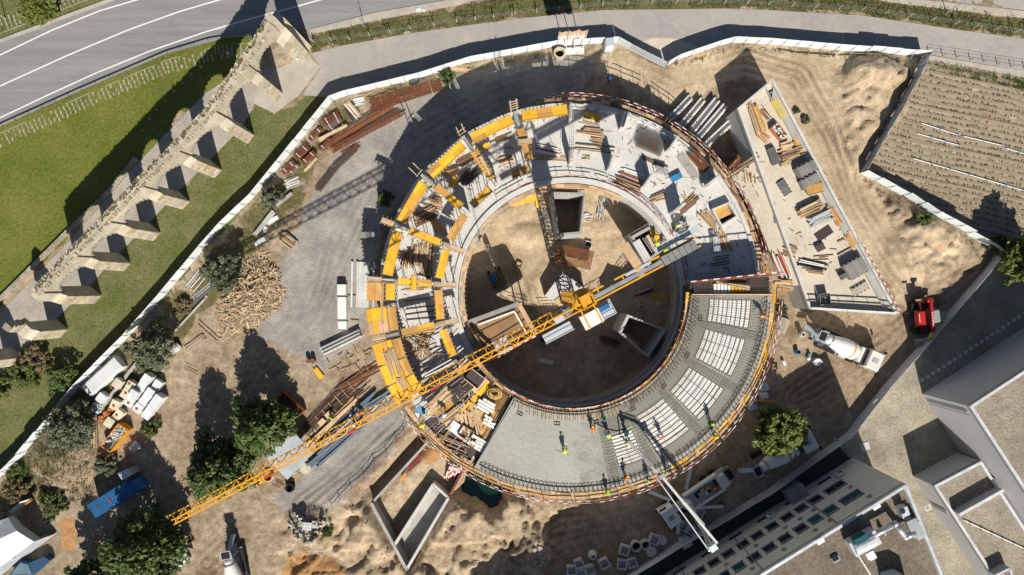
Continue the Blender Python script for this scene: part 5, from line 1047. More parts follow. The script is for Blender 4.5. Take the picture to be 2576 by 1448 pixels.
# ================================================================ triangular building
TB = thing('wedge_building', 'pointed concrete storey with low parapets and stacked formwork on its slab', 'building', W(2060, 520))
tb = [W(*q, 5.0) for q in ((1945, 198), (2262, 793), (2037, 779), (1855, 273))]
part('slab', MB().prism([p[:2] for p in tb], 3.9, 4.3), mat('dusty_slab', (.58, .51, .41), (.47, .41, .33), .3, .95, .1, 6, fine=.12), TB)
cen = sum(tb, Vector()) / 4
for i in range(4):
    a, b = tb[i], tb[(i + 1) % 4]; d = (b - a).normalized(); nn = Vector((-d.y, d.x, 0)); nn = nn if nn.dot(cen - a) > 0 else -nn; th = .3
    part('wall', MB().hexa([fl(a), fl(b), fl(b + nn * th), fl(a + nn * th)], [p + Vector((0, 0, 5.0)) for p in (fl(a), fl(b), fl(b + nn * th - d * th), fl(a + nn * th + d * th))]), concrete, TB)
    if i == 0: part('ledge', MB().hexa([fl(a + nn * th + d) + Vector((0, 0, 4.3)), fl(b + nn * th - d) + Vector((0, 0, 4.3)), fl(b + nn * 1.1 - d * 2) + Vector((0, 0, 4.3)), fl(a + nn * 1.1 + d * 2) + Vector((0, 0, 4.3))], [fl(a + nn * th + d) + Vector((0, 0, 4.6)), fl(b + nn * th - d) + Vector((0, 0, 4.6)), fl(b + nn * 1.05 - d * 2) + Vector((0, 0, 4.52)), fl(a + nn * 1.05 + d * 2) + Vector((0, 0, 4.52))]), concrete_old, TB)
T = thing('link_deck', 'dusty concrete deck joining the ring to the wedge building', 'deck', W(1940, 560)); part('slab', MB().prism([W(*q, 4.4)[:2] for q in ((1835, 440), (1908, 384), (1932, 470), (2034, 716), (1968, 722), (1925, 600), (1885, 510))], 3.9, 4.25), mat('dusty_slab', (1, 1, 1)), T)
for q in ((1905, 395), (1990, 620), (1925, 560)): p = W(*q, 3.9); piece('prop', (p.x, p.y, 0), (p.x, p.y, 3.9), .25, .25, concrete, T)
def TK(c, x, y, dz=0.0): return K(c, x, y, 4.32 + dz)
def plist(rows, group=None):
    for lab, c, a, b, n, sp, m, lay, w_ in rows: planks(lab, TK(c, *a), TK(c, *b), n, sp, m, w_, .1, layers=lay, group=group)
plist([('long timber beams stacked along the left parapet of the wedge', '31', (1790, 800), (1860, 1000), 4, .2, [wood_pale, amber_pan, wood], 3, .16), ('short yellow timber beams lined up beside the left parapet', '31', (1830, 800), (1900, 990), 2, .3, [amber_pan], 3, .3),
       ('loose reddish bars spread on the point of the wedge', '31', (1870, 820), (1931, 890), 6, .16, [wood, rust], 1, .08), ('orange timber frames tumbled by the left parapet', '31', (1860, 1010), (1920, 1060), 5, .2, [amber_pan, wood], 2, .1),
       ('pale timber stack by the upper right parapet', '41', (90, 1120), (155, 1100), 5, .2, [wood_pale, ply], 3, .2), ('long dark and white boards across the wedge, upper stack', '41', (90, 1190), (235, 1140), 6, .16, [wood_dark, white_paint, wood], 3, .13), ('long timber boards across the wedge, lower stack', '41', (110, 1250), (250, 1170), 4, .16, [wood_pale, wood], 3, .14),
       ('yellow perforated beam along the right parapet', '41', (195, 1065), (280, 1170), 2, .28, [amber_pan], 2, .28), ('tall stack of timber boards in the middle of the wedge', '42', (240, 165), (380, 100), 7, .16, [wood_pale, wood], 6, .16), ('grey steel planks stacked with timber spacers', '42', (320, 240), (460, 180), 5, .24, [galv, wood_pale, galv], 4, .24),
       ('orange timber offcuts stacked along the right parapet', '42', (455, 115), (530, 240), 4, .16, [amber_pan, wood, terracotta], 3, .15), ('timber offcuts stacked by the lower right parapet', '42', (590, 320), (665, 425), 5, .18, [wood_pale, amber_pan, wood], 3, .16), ('black and white striped boards by the left wall', '42', (250, 530), (430, 570), 6, .16, [black, white_paint], 2, .13),
       ('loose timber battens below the striped boards', '42', (280, 590), (420, 605), 5, .16, [wood, amber_pan], 1, .09), ('scattered thin battens on the lower slab of the wedge', '42', (360, 505), (480, 490), 3, .25, [wood], 1, .08), ('single dark batten on the wedge slab, upper', '42', (500, 390), (555, 360), 1, .1, [wood_dark], 1, .15), ('single dark batten on the wedge slab, lower', '42', (528, 475), (605, 438), 1, .1, [wood_dark], 1, .15),
       ('timber heap on the left wall of the wedge', '42', (130, 440), (200, 470), 9, .17, [wood, wood_pale], 2, .09), ('rusty rods in a fan on the link deck', '31', (1660, 1270), (1710, 1210), 8, .12, [rust, rebar, amber_pan], 2, .06), ('timber edge strip along the link deck', '31', (1640, 1330), (1850, 1190), 3, .25, [ply, wood_dark, ply], 1, .2), ('boards and steel on the lower link deck', '42', (60, 470), (130, 640), 6, .25, [wood_dark, red_paint, white_paint, wood], 2, .12),
       ('yellow and timber panels stacked at the ring end of the link deck', '42', (60, 700), (160, 710), 4, .3, [amber_pan, wood_pale], 4, .28), ('blue-grey pipe lying on the link deck', '42', (40, 90), (60, 220), 1, .2, [blue_grey], 2, .28), ('thin battens lying across the link deck', '31', (1790, 1300), (1800, 1390), 5, .3, [rust, wood], 1, .08)], group='stacks on the wedge building and its link deck')
def slab_stack(label, c, x, y, L, Wd, rz, n, m, z0=0, sl=.09):
    T = thing('panel_stack', label, 'panel stack', TK(c, x, y)); 
    for i in range(n): block('panel', TK(c, x, y, z0 + sl * (i + .5) * 1.15) + Vector((R.uniform(-.04, .04), R.uniform(-.04, .04), 0)), (L, Wd, sl), rz + R.uniform(-.02, .02), R.choice(m), T)
    return T
slab_stack('dark tall panel box standing beside the left wall of the wedge', '41', 40, 1180, 1.0, 2.2, rad(20), 5, [mat('grey_sheet', (.13, .125, .12), None, 1, .7, rnd=.1)]); slab_stack('black plastic sheet lying flat on the wedge slab', '42', 420, 315, 2.2, 1.1, rad(33), 1, [ply_dark]); slab_stack('small dark panels propped on the wedge slab', '42', 395, 420, 1.1, .8, rad(25), 4, [ply_dark, wood_dark])
slab_stack('yellow board panel tilted over the grey formwork stacks', '41', 350, 1428, 2.0, 1.1, rad(14), 7, [ply_dark, ply_dark, ply_dark]); 
T = thing('yellow_board', 'worn yellow board lying on top of the grey formwork stack', 'panel', TK('41', 350, 1425, .85)); block('board', TK('41', 350, 1425, .95), (2.05, 1.1, .06), rad(14), amber_pan, T); block('edge', TK('41', 350, 1425, .9), (2.1, 1.14, .03), rad(14), wood_dark, T)
def castellated(label, c, x, y, L, Wd, rz, n, layers, rows=2, m=mat('grey_form', (.26, .25, .235), (.20, .19, .18), 1, .7, rnd=.12)):
    T = thing('formwork_pallet', label, 'formwork stack', TK(c, x, y), group='grey slab form stacks'); M = Matrix.Translation(TK(c, x, y)) @ Matrix.Rotation(rz, 4, 'Z')
    for k in range(layers): block('tray', M @ Vector((0, 0, .1 + k * .19)), (L, Wd, .15), rz, m, T)
    z = .1 + layers * .19
    for i in range(n):
        block('rib', M @ Vector(((i + .5) / n * L - L / 2, 0, z - .06)), (L / n * .55, Wd - .12, .1), rz, m, T)
        for s in (-1, 1): block('tooth', M @ Vector(((i + .5) / n * L - L / 2, s * (Wd / 2 + .05), z - .14)), (L / n * .5, .14, .1), rz, dark if i % 2 else m, T)
castellated('upper grey ribbed form stack near the right parapet of the wedge', '41', 265, 1285, 2.4, 1.3, rad(28), 8, 7); castellated('second grey ribbed form stack near the right parapet of the wedge', '41', 300, 1375, 2.4, 1.2, rad(28), 8, 5)
castellated('row of black and white ribs lying flat left of the form stacks', '41', 120, 1420, 2.0, .9, rad(-58), 8, 1); castellated('large grey ribbed form stack in three rows on the lower wedge', '42', 640, 575, 2.6, 2.0, rad(30), 9, 5); castellated('grey ribbed forms beside the large stack, left row', '42', 590, 620, .7, 2.0, rad(-60), 3, 3)
castellated('pale ribbed form lying in front of the large grey stack', '42', 690, 730, 2.2, .9, rad(30), 8, 1, m=mat('pale_form', (.46, .43, .36), None, 1, .8)); castellated('yellow and grey slotted forms in two rows near the point of the wedge', '41', 80, 820, 1.0, 2.6, rad(30), 3, 1, m=mat('yellow_form', (.60, .46, .07), None, 1, .6))
for i, (x, y) in enumerate(((40, 720), (180, 955))):
    T = thing('stair_pit', ['dark sunken pit near the point of the wedge', 'dark sunken pit at the right parapet of the wedge'][i], 'pit', TK('41', x, y)); block('lining', TK('41', x, y, .0), (1.2, 1.5, .04), rad(25), ply_dark, T); block('wall', TK('41', x - 30, y + 5, .12), (.1, 1.5, .25), rad(25), concrete_old, T); block('wall', TK('41', x + 5, y - 30, .12), (1.2, .1, .25), rad(25), concrete_old, T)
T = thing('parts_cage', 'orange wire cage of white fittings on the upper wedge', 'cage', TK('41', 65, 1000)); M = Matrix.Translation(TK('41', 65, 1000)) @ Matrix.Rotation(rad(-50), 4, 'Z')
for s in (-1, 1): block('side', M @ Vector((0, s * .5, .35)), (1.9, .05, .7), rad(-50), terracotta, T); block('side', M @ Vector((s * .95, 0, .35)), (.05, 1.0, .7), rad(-50), terracotta, T)
for i in range(24): block('fitting', M @ Vector((R.uniform(-.85, .85), R.uniform(-.4, .4), .6)), (.22, .16, .18), R.uniform(0, 3), R.choice([white_block, white_block, ply_dark]), T)
T = thing('waste_cage', 'dark wire cage with clamps at the lower left corner of the wedge', 'cage', TK('42', 420, 810)); 
for s in (-1, 1): block('side', TK('42', 420 + s * 38, 810, .5), (.06, 1.3, 1.0), rad(5), steel, T); block('side', TK('42', 420, 810 + s * 40, .5), (1.2, .06, 1.0), rad(5), steel, T)
for i in range(20): block('clamp', TK('42', 420 + R.uniform(-30, 30), 810 + R.uniform(-30, 30), .5), (.3, .08, .08), R.uniform(0, 3), R.choice([black, steel]), T)
T = thing('guard_rail', 'low pale double rail along the bottom parapet of the wedge', 'guard rail', TK('42', 650, 880))
for zz in (1.0, 1.6): piece('rail', K('42', 330, 880, 4.3 + zz), K('42', 990, 915, 4.3 + zz), .12, .1, white_paint, T)
for f in np.linspace(0, 1, 7): p = K('42', 330, 880, 4.3).lerp(K('42', 990, 915, 4.3), f); piece('post', p, p + Vector((0, 0, 1.7)), .06, .06, steel, T)
T = thing('guard_rail', 'red and white rail along the lower right parapet of the wedge', 'guard rail', TK('42', 850, 650))
for i in range(22):
    a, b = K('42', 715, 390, 5.9).lerp(K('42', 1005, 920, 5.9), i / 22), K('42', 715, 390, 5.9).lerp(K('42', 1005, 920, 5.9), (i + 1) / 22); piece('board', a, b, .1, .08, red_paint if i % 2 else white_paint, T)
    if i % 4 == 0: piece('post', a - Vector((0, 0, 1)), a + Vector((0, 0, .2)), .05, .05, steel, T)

scatter('loose offcuts strewn over the link deck', '31', 1680, 1860, 1180, 1448, 4.28, 30, WD + [rebar])
scatter('loose offcuts strewn over the lower wedge slab', '42', 130, 620, 0, 640, 4.33, 50, WD + [steel])
# ================================================================ tower crane
ZJ = 22.5; CB = W(1474, 757, ZJ); CB.z = 0
tip = W(432, 1309, ZJ); jd = (Vector((tip.x, tip.y, 0)) - CB).normalized(); jn = Vector((-jd.y, jd.x, 0)); JL = (Vector((tip.x, tip.y, 0)) - CB).length
CR = thing('tower_crane', 'yellow tower crane with its long jib over the ring and the trees', 'crane', CB + Vector((0, 0, -1)))
def J(s, o, z): return CB + jd * s + jn * o + Vector((0, 0, ZJ + z))
def lat(T, name, lo, hi, n, A, r=.05):                 # lattice between point functions
    m = part(name, MB(), yellow_met, T); return m
hw = .8
mast = MB()
for sx in (-1, 1):
    for sy in (-1, 1): mast.beam(CB + Vector((sx * hw, sy * hw, -.2)), CB + Vector((sx * hw, sy * hw, ZJ - 2.2)), .15, .15)
mo = part('mast', mast, yellow_met, CR)
nb = 22; zs = np.linspace(0, ZJ - 2.4, nb + 1)
for k in range(nb):
    for i, (a, b) in enumerate((((-1, -1), (1, -1)), ((1, -1), (1, 1)), ((1, 1), (-1, 1)), ((-1, 1), (-1, -1)))):
        p, q = (a, b) if (k + i) % 2 else (b, a); piece('brace', CB + Vector((p[0] * hw, p[1] * hw, zs[k])), CB + Vector((q[0] * hw, q[1] * hw, zs[k + 1])), .08, .08, yellow_met, mo); piece('brace', CB + Vector((a[0] * hw, a[1] * hw, zs[k])), CB + Vector((b[0] * hw, b[1] * hw, zs[k])), .08, .08, yellow_met, mo)
ld = MB()
for s in (-.2, .2): ld.beam(CB + Vector((s, .45, 0)), CB + Vector((s, .45, ZJ - 2)), .04, .04)
part('ladder', ld, steel, mo)
part('slewing_ring', MB().lathe([(1.1, ZJ - 2.3), (1.25, ZJ - 2.1), (1.25, ZJ - 1.6), (.9, ZJ - 1.4)], 18, Matrix.Translation(CB)), yellow_met, CR)
tt = MB()
for sx in (-1, 1):
    for sy in (-1, 1): tt.beam(CB + jd * sx * .75 + jn * sy * .65 + Vector((0, 0, ZJ - 1.5)), CB + jd * sx * .6 + jn * sy * .6 + Vector((0, 0, ZJ + 1.6)), .16, .16)
[tt.beam(CB + jd * a_ * .6 + jn * b_ * .6 + Vector((0, 0, ZJ + 1.55)), CB + jd * c_ * .6 + jn * d_ * .6 + Vector((0, 0, ZJ + 1.55)), .12, .12) for a_, b_, c_, d_ in ((-1, -1, 1, -1), (1, -1, 1, 1), (1, 1, -1, 1), (-1, 1, -1, -1), (-1, -1, 1, 1))]; tt.box(CB + Vector((0, 0, ZJ - .6)), (1.1, 1.0, .25), ang((0, 0), jd)); part('tower_head', tt, yellow_met, CR)
jb = MB(); W2 = .62; HB = 1.25
for o in (-W2, W2): jb.beam(J(.7, o, 0), J(JL, o * .8, 0), .13, .13)
jb.beam(J(.7, 0, HB), J(JL - 1.2, 0, HB * .7), .15, .15); jb.beam(J(JL - 1.2, 0, HB * .7), J(JL, 0, 0), .12, .12)
jib = part('jib', jb, yellow_met, CR); n = 31; ss = np.linspace(.8, JL - .2, n + 1)
for k in range(n):
    s0, s1 = ss[k], ss[k + 1]; sm_ = (s0 + s1) / 2; t0 = 1 - .2 * s0 / JL; t1 = 1 - .2 * s1 / JL; hz = HB * (1 - .3 * sm_ / JL)
    for o in (-W2, W2): piece('lacing', J(s0, o * t0, 0), J(sm_, 0, hz), .07, .07, yellow_met, jib); piece('lacing', J(sm_, 0, hz), J(s1, o * t1, 0), .07, .07, yellow_met, jib)
    piece('lacing', J(s0, -W2 * t0, 0), J(s0, W2 * t0, 0), .07, .07, yellow_met, jib); piece('lacing', J(s0, -W2 * t0, 0), J(s1, W2 * t1, 0), .06, .06, yellow_met, jib)
cj = MB()
for o in (-.5, .5): cj.beam(J(-.6, o, 0), J(-12.6, o, 0), .17, .3)
for s in np.arange(-1.5, -12.6, -1.4): cj.beam(J(s, -.5, 0), J(s, .5, 0), .12, .14)
cjo = part('counter_jib', cj, yellow_met, CR)
part('gangway', MB().hexa([J(s, o, .05) for s, o in ((-.8, -.1), (-8.4, -.1), (-8.4, .3), (-.8, .3))], [J(s, o, .1) for s, o in ((-.8, -.1), (-8.4, -.1), (-8.4, .3), (-.8, .3))]), steel, cjo)
for s in (-2.2, -4.6, -6.2): piece('panel', J(s, -.38, .2), J(s - 1.2, -.38, .2), .3, .06, black if s > -4 else galv, cjo)
for k in range(6): a = -8.7 - k * .62; block('counterweight', J(a, 0.1, -.3), (.56, .95, 2.2), ang((0, 0), jd), mat('ballast', (.25, .245, .235), (.18, .18, .17), 1, .9), CR)
pl = MB(); pl.hexa([J(s, o, -.15) for s, o in ((-8.3, -1.45), (-13.2, -1.45), (-13.2, -.9), (-8.3, -.9))], [J(s, o, -.08) for s, o in ((-8.3, -1.45), (-13.2, -1.45), (-13.2, -.9), (-8.3, -.9))]); part('platform', pl, galv, CR)
for zz in (.5, 1.0): piece('hand_rail', J(-8.3, -1.45, zz), J(-13.2, -1.45, zz), .05, .05, galv, CR)
for s in np.arange(-8.3, -13.5, -1.25): piece('hand_rail', J(s, -1.45, -.1), J(s, -1.45, 1.0), .05, .05, galv, CR)
part('hoist_winch', MB().tube(J(2.2, -.55, .5), J(2.2, .55, .5), .4, 12), steel, CR); block('motor', J(3.2, .3, .5), (1.0, .7, .7), ang((0, 0), jd), galv, CR)
cabc = J(.3, 1.95, -1.6); cab = part('cab', MB().box(cabc, (2.0, 1.35, 2.1), ang((0, 0), jd)), white_paint, CR); block('window', J(1.32, 1.95, -1.3), (.05, 1.15, 1.2), ang((0, 0), jd), glass, cab); block('window', J(.55, 2.64, -1.3), (1.2, .05, 1.1), ang((0, 0), jd), glass_teal, cab); block('roof_edge', J(.3, 1.95, -.53), (2.1, 1.45, .06), ang((0, 0), jd), white_paint, cab)
for s in (-.5, .9): piece('cab_frame', J(s, .6, -.45), J(s, 2.75, -.45), .14, .14, yellow_met, CR)
block('platform', J(3.9, 1.5, -.9), (3.1, .8, .07), ang((0, 0), jd), galv, CR); block('platform', J(-1.4, 1.7, -.9), (1.4, 1.5, .07), ang((0, 0), jd), galv, CR); block('cabinet', J(-1.3, 1.5, -.5), (1.1, .5, .7), ang((0, 0), jd), blue_paint, CR)
for zz in (-.4, .1):
    piece('hand_rail', J(2.3, 1.95, zz), J(5.5, 1.95, zz), .045, .045, galv, CR); piece('hand_rail', J(-2.1, 2.5, zz), J(-.7, 2.5, zz), .045, .045, galv, CR); piece('hand_rail', J(-2.1, .9, zz), J(-2.1, 2.5, zz), .045, .045, galv, CR)
block('trolley', J(9.4, 0, -.35), (1.5, 1.6, .3), ang((0, 0), jd), galv, CR)
for o in (-.35, .35): piece('hoist_rope', J(9.4, o, -.4), J(9.4, o * .3, -7), .035, .035, black, CR)
block('hook_block', J(9.4, 0, -7.4), (.5, .3, .9), ang((0, 0), jd), steel, CR)
for k in range(4): piece('pennant', J(JL * (.16 + .2 * k), .64, .12), J(JL * (.16 + .2 * k) + 1.0, .64, .12), .22, .05, R.choice([red_paint, amber_pan]), jib)
# ================================================================ vehicles
def wheel(T, x, y, r=.5, wd=.32, name='wheel'):
    o = part(name, MB().lathe([(r * .55, -wd / 2), (r * .95, -wd / 2), (r, -wd * .35), (r, wd * .35), (r * .95, wd / 2), (r * .55, wd / 2)], 18, Matrix.Translation((x, y, r)) @ Matrix.Rotation(pi / 2, 4, 'X')), black, T)
    part('rim', MB().lathe([(.1, -wd * .42), (r * .56, -wd * .42), (r * .56, wd * .42), (.1, wd * .42)], 12, Matrix.Translation((x, y, r)) @ Matrix.Rotation(pi / 2, 4, 'X')), steel, o)
def shell(x0, x1, y, z0, z1, bev=.12, slope=.25):        # cab body with chamfered edges and raked screen
    b = MB(); prof = [(x0, z0), (x1, z0), (x1, z0 + (z1 - z0) * .45), (x1 - slope, z1 - bev), (x1 - slope - bev, z1), (x0 + bev, z1), (x0, z1 - bev)]; n = len(prof)
    rows = [(-y, .94), (-y + bev, 1), (y - bev, 1), (y, .94)]; vs = []
    for (yy, k) in rows: vs += [(x0 + (px - x0) * (k if k == 1 else .985), yy, z0 + (pz - z0) * k) for px, pz in prof]
    fs = [(r * n + i, r * n + (i + 1) % n, (r + 1) * n + (i + 1) % n, (r + 1) * n + i) for r in range(3) for i in range(n)] + [tuple(reversed(range(n))), tuple(range(3 * n, 4 * n))]
    return b.add(vs, fs)
cab_white = mat('cab_white', (.68, .66, .60), (.60, .58, .53), .8, .3, fine=.06)
def truck_cab(T, x, col_, two=True):
    c = part('cab', shell(x - 1.0, x + 1.05, 1.22, .75, 2.95), col_, T)
    part('windscreen', MB().hexa([(x + 1.06, -1.05, 1.8), (x + 1.06, 1.05, 1.8), (x + 1.0, 1.05, 1.8), (x + 1.0, -1.05, 1.8)], [(x + .86, -1.0, 2.72), (x + .86, 1.0, 2.72), (x + .8, 1.0, 2.72), (x + .8, -1.0, 2.72)]), glass, c)
    for s in (-1, 1):
        block('side_window', (x + .25, s * 1.215, 2.25), (.95, .04, .7), 0, glass, c); block('mirror', (x + 1.05, s * 1.5, 2.3), (.2, .28, .55), 0, black, c); block('headlight', (x + 1.06, s * .9, 1.0), (.05, .35, .2), 0, white_paint, c)
    block('roof_hatch', (x - .1, 0, 2.97), (.75, .6, .06), 0, mat('hatch_grey', (.35, .36, .37), None, 1, .5), c); block('bumper', (x + 1.0, 0, .62), (.25, 2.4, .3), 0, steel, c)
    return c
def mixer(name, label, drumcol, stripe_m):
    T = thing(name, label, 'mixer truck')
    part('chassis', MB().box((-.5, 0, .95), (8.4, .9, .28)).box((-2.2, 0, .8), (4, 2.2, .12)), steel, T)
    for x in (3.1, 1.5, -1.7, -3.0):
        for s in (-1, 1): wheel(T, x, s * 1.08)
    for s in (-1, 1):
        block('mudguard', (-2.35, s * 1.08, 1.12), (2.8, .5, .06), 0, black, T); block('fuel_tank', (.1, s * 1.0, .8), (1.0, .5, .5), 0, galv, T)
    truck_cab(T, 3.45, cab_white)
    block('rear_deck', (2.15, 0, 1.6), (.5, 2.1, 1.6), 0, mat('engine_black', (.06, .06, .06), None, 1, .6), T); part('water_tank', MB().tube((1.62, -1.0, 2.1), (1.62, 1.0, 2.1), .38, 14), cab_white, T)
    ax = Matrix.Translation((1.2, 0, 1.95)) @ Matrix.Rotation(rad(-90 + 11), 4, 'Y')      # drum axis points back and up
    prof = [(.15, 0), (.75, .05), (1.12, .5), (1.18, 1.2), (1.16, 1.9), (1.0, 2.9), (.78, 3.9), (.62, 4.5), (.52, 4.95)]
    dr = part('drum', MB().lathe(prof, 28, ax, cap=True), drumcol, T, smooth=True)
    part('drum_stripe', MB().lathe([(1.195, 1.0), (1.205, 1.05), (1.205, 1.22), (1.195, 1.27)], 28, ax, cap=False), stripe_m, dr); part('roller_ring', MB().lathe([(.70, 4.12), (.80, 4.14), (.78, 4.3), (.68, 4.32)], 24, ax, cap=False), steel, dr)
    part('drum_mouth', MB().lathe([(.05, 4.955), (.46, 4.96), (.46, 4.97), (.05, 4.965)], 16, ax), dark, dr)
    for s in (-1, 1): piece('drum_stand', (-2.9, s * .75, 1.0), (-3.0, s * .55, 2.6), .14, .18, steel, T); block('hopper_leg', (-3.9, s * .7, 1.9), (.1, .1, 1.8), 0, steel, T)
    part('hopper', MB().hexa([(-4.5, -.35, 2.7), (-3.75, -.35, 2.7), (-3.75, .35, 2.7), (-4.5, .35, 2.7)], [(-4.75, -.65, 3.45), (-3.7, -.65, 3.45), (-3.7, .65, 3.45), (-4.75, .65, 3.45)]), galv, T); block('hopper_mouth', (-4.22, 0, 3.46), (.85, 1.1, .03), 0, dark, T)
    for s in (-1, 1): piece('frame', (-3.6, s * .75, 3.5), (-4.4, s * .75, 3.55), .06, .06, galv, T)
    part('chute', MB().hexa([(-6.1, .25, 1.2), (-4.5, -.2, 2.0), (-4.5, .25, 2.0), (-6.1, .7, 1.2)], [(-6.1, .15, 1.45), (-4.5, -.3, 2.3), (-4.5, .35, 2.3), (-6.1, .8, 1.45)]), galv, T)
    for k in range(6): piece('ladder', (-3.5, -1.15, 1 + k * .35), (-3.5, -.8, 1 + k * .35), .04, .04, steel, T)
    return T
mx = mixer('mixer_truck', 'white drum mixer truck with a yellow drum stripe on the brown yard', white_paint, amber_pan)
p = K('42', 590, 1185, 1.5); place(mx, (p.x, p.y, gz(p)), rad(-24.5))
p = K('13', 1790, 1500, 1.5); dup(mx, (p.x, p.y, gz(p)), rad(-80), 'white drum mixer truck cut by the bottom edge below the haul road'); 
p = W(1966, 1138, 1.5); dup(mx, (p.x, p.y, gz(p)), rad(28), 'white mixer truck standing in deep shade under the right tree')
# concrete pump
PT = thing('pump_truck', 'white concrete pump truck reaching its folded boom over the slab', 'pump truck')
part('chassis', MB().box((-.4, 0, 1.0), (10.2, 1.0, .35)).box((-1.8, 0, 1.35), (6.6, 2.3, .16)), cab_white, PT)
for x in (3.7, 2.1, -2.2, -3.5):
    for s in (-1, 1): wheel(PT, x, s * 1.08)
truck_cab(PT, 4.15, white_paint)
for s in (-1, 1): block('side_locker', (-1.3, s * 1.05, 1.9), (5.0, .25, .9), 0, white_paint, PT)
block('water_tank', (-4.0, .1, 2.0), (1.2, 1.6, 1.0), 0, cab_white, PT); block('hopper', (-5.3, 0, 1.3), (1.0, 1.7, .9), 0, steel, PT); block('hopper_mouth', (-5.3, 0, 1.77), (.8, 1.4, .04), 0, dark, PT)
for x, y, r in ((-2.6, .4, .28), (-1.2, -.45, .24), (-1.8, -.3, .22)): part('pressure_bottle', MB().lathe([(r * .3, 1.4), (r, 1.6), (r, 2.2), (r * .3, 2.45)], 12, Matrix.Translation((x, y, 0))), mat('orange_ball', (.65, .22, .03), None, 1, .4), PT)
for k in range(8): block('engine_part', (-3.2 + k * .42, R.uniform(-.6, .6), 1.6), (.35, R.uniform(.2, .7), R.uniform(.2, .6)), 0, R.choice([black, steel, galv, black]), PT)
for y in (-.7, .75): piece('pipe', (-4.6, y, 1.75), (1.0, y * .8, 1.8), .14, .14, galv, PT, 'tube')
part('turret', MB().lathe([(.7, 1.4), (.7, 2.2), (.5, 2.4), (.45, 3.2), (.2, 3.3)], 16, Matrix.Translation((1.4, 0, 0))), white_paint, PT)
pa, pb = K('33', 1150, 1010, 1.5), K('33', 1610, 700, 1.5); hd = ang(pb, pa); pm = (pa + pb) / 2
base = Vector((pm.x, pm.y, 0)) ; place(PT, (base.x, base.y, gz(base)), hd)
PTi = WM[PT.name]; boomw = mat('boom_white', (.55, .55, .54), (.42, .42, .41), 1.2, .5, spat=((.3, .25, .2), 2, .6))
def wpart(fn, *a): return fn(*a)
tur = PTi @ Vector((1.4, 0, 3.2)); e1 = K('33', 1512, 1235, 12.5); e1b = K('33', 1545, 1205, 12.8); e2 = K('33', 1128, 700, 13.2); e3 = K('33', 1045, 625, 12.9); e4 = K('33', 872, 440, 11.4)
bm = part('boom', MB().beam(tur, e1, .32, .45), boomw, PT)
def arm(p, q, w0, h0, nm='boom_arm'): part(nm, MB().beam(p, q, w0, h0), boomw, PT)
arm(e1b, e2, .28, .42); arm(e2, e3, .24, .32); arm(e3, e4, .19, .24); piece('delivery_pipe', tur + Vector((.4, .2, .3)), e1 + Vector((-.45, -.35, .3)), .15, .15, galv, PT, 'tube'); piece('delivery_pipe', e1 + Vector((-.6, -.1, .4)), e2 + Vector((-.5, -.25, .3)), .15, .15, galv, PT, 'tube'); piece('delivery_pipe', e3 + Vector((.2, .2, .2)), e4 + Vector((.15, .15, .2)), .14, .14, galv, PT, 'tube')
block('boom_joint', e1, (.9, .7, .9), hd, galv, PT); block('boom_joint', e2, (.7, .5, .6), hd, steel, PT); piece('ram', tur + Vector((.3, -.4, .4)), tur.lerp(e1, .55) + Vector((.1, -.1, .5)), .2, .2, steel, PT, 'tube'); piece('ram', e1b.lerp(e2, .25) + Vector((.1, .3, .3)), e1b.lerp(e2, .6) + Vector((.1, .2, .3)), .16, .16, steel, PT, 'tube')
for f in (.2, .45, .7): c = tur.lerp(e1, f) + Vector((0, 0, .45)); block('pipe_clamp', c, (.5, .3, .4), hd, steel, PT)
part('end_hose', MB().pipe([e4, e4 + Vector((-.25, .15, -.4)), e4 + Vector((-.35, .25, -1.3)), e4 + Vector((-.5, .1, -2.2))], .08, 7), black, PT)
for a, b, lab in (((1030, 815), (1190, 880), 0), ((1245, 1130), (1260, 1000), 0), ((1590, 925), (1400, 935), 0), ((1350, 620), (1310, 800), 1)):
    p, q = K('33', *a, .9), K('33', *b, 1.2); g0 = gz(p); q = Vector((q.x, q.y, 1.3)); p.z = 1.1; o = piece('outrigger', p, q, .34, .34, white_paint if not lab else galv, PT); piece('outrigger_leg', (p.x, p.y, g0), (p.x, p.y, 1.2), .2, .2, steel, PT); block('outrigger_pad', (p.x, p.y, g0 + .06), (.6, .6, .1), hd, wood_dark, PT)
# red telehandler
TH_ = thing('telehandler', 'red rotating telehandler with a bucket beside the panel wall', 'telehandler')
part('chassis', MB().box((0, 0, .85), (4.6, 1.1, .5)).box((0, 0, .6), (3.2, 1.7, .35)), mat('machine_dark', (.06, .02, .02), None, 1, .5), TH_)
for x in (1.6, -1.6):
    for s in (-1, 1): wheel(TH_, x, s * 1.05, .55, .4)
eb = MB(); eb.hexa([(-1.0, -1.1, 1.2), (1.2, -1.25, 1.2), (1.2, -.2, 1.2), (-1.0, -.2, 1.2)], [(-.8, -.85, 1.85), (.8, -1.0, 1.75), (.9, -.3, 2.1), (-.8, -.3, 2.2)]); part('engine_cover', eb, red_machine, TH_)
cb = part('cab', shell(-.9, 1.0, .45, 1.1, 2.7, .1, .3), mat('cab_grey', (.30, .32, .30), None, 1, .4), TH_); cb.matrix_basis = Matrix.Translation((0, .85, 0)); block('roof_window', (-.05, .85, 2.73), (1.1, .6, .04), 0, glass, cb); block('windscreen', (.86, .85, 2.1), (.04, .75, .8), 0, glass, cb)
bo = part('boom', MB().beam((-2.3, .3, 2.6), (2.0, .3, 2.3), .34, .45), mat('boom_red', (.33, .02, .018), None, .8, .35), TH_); part('boom_tip', MB().beam((2.0, .3, 2.3), (3.0, .15, 1.4), .28, .32), mat('lime_tip', (.36, .60, .08), None, 1, .5), TH_)
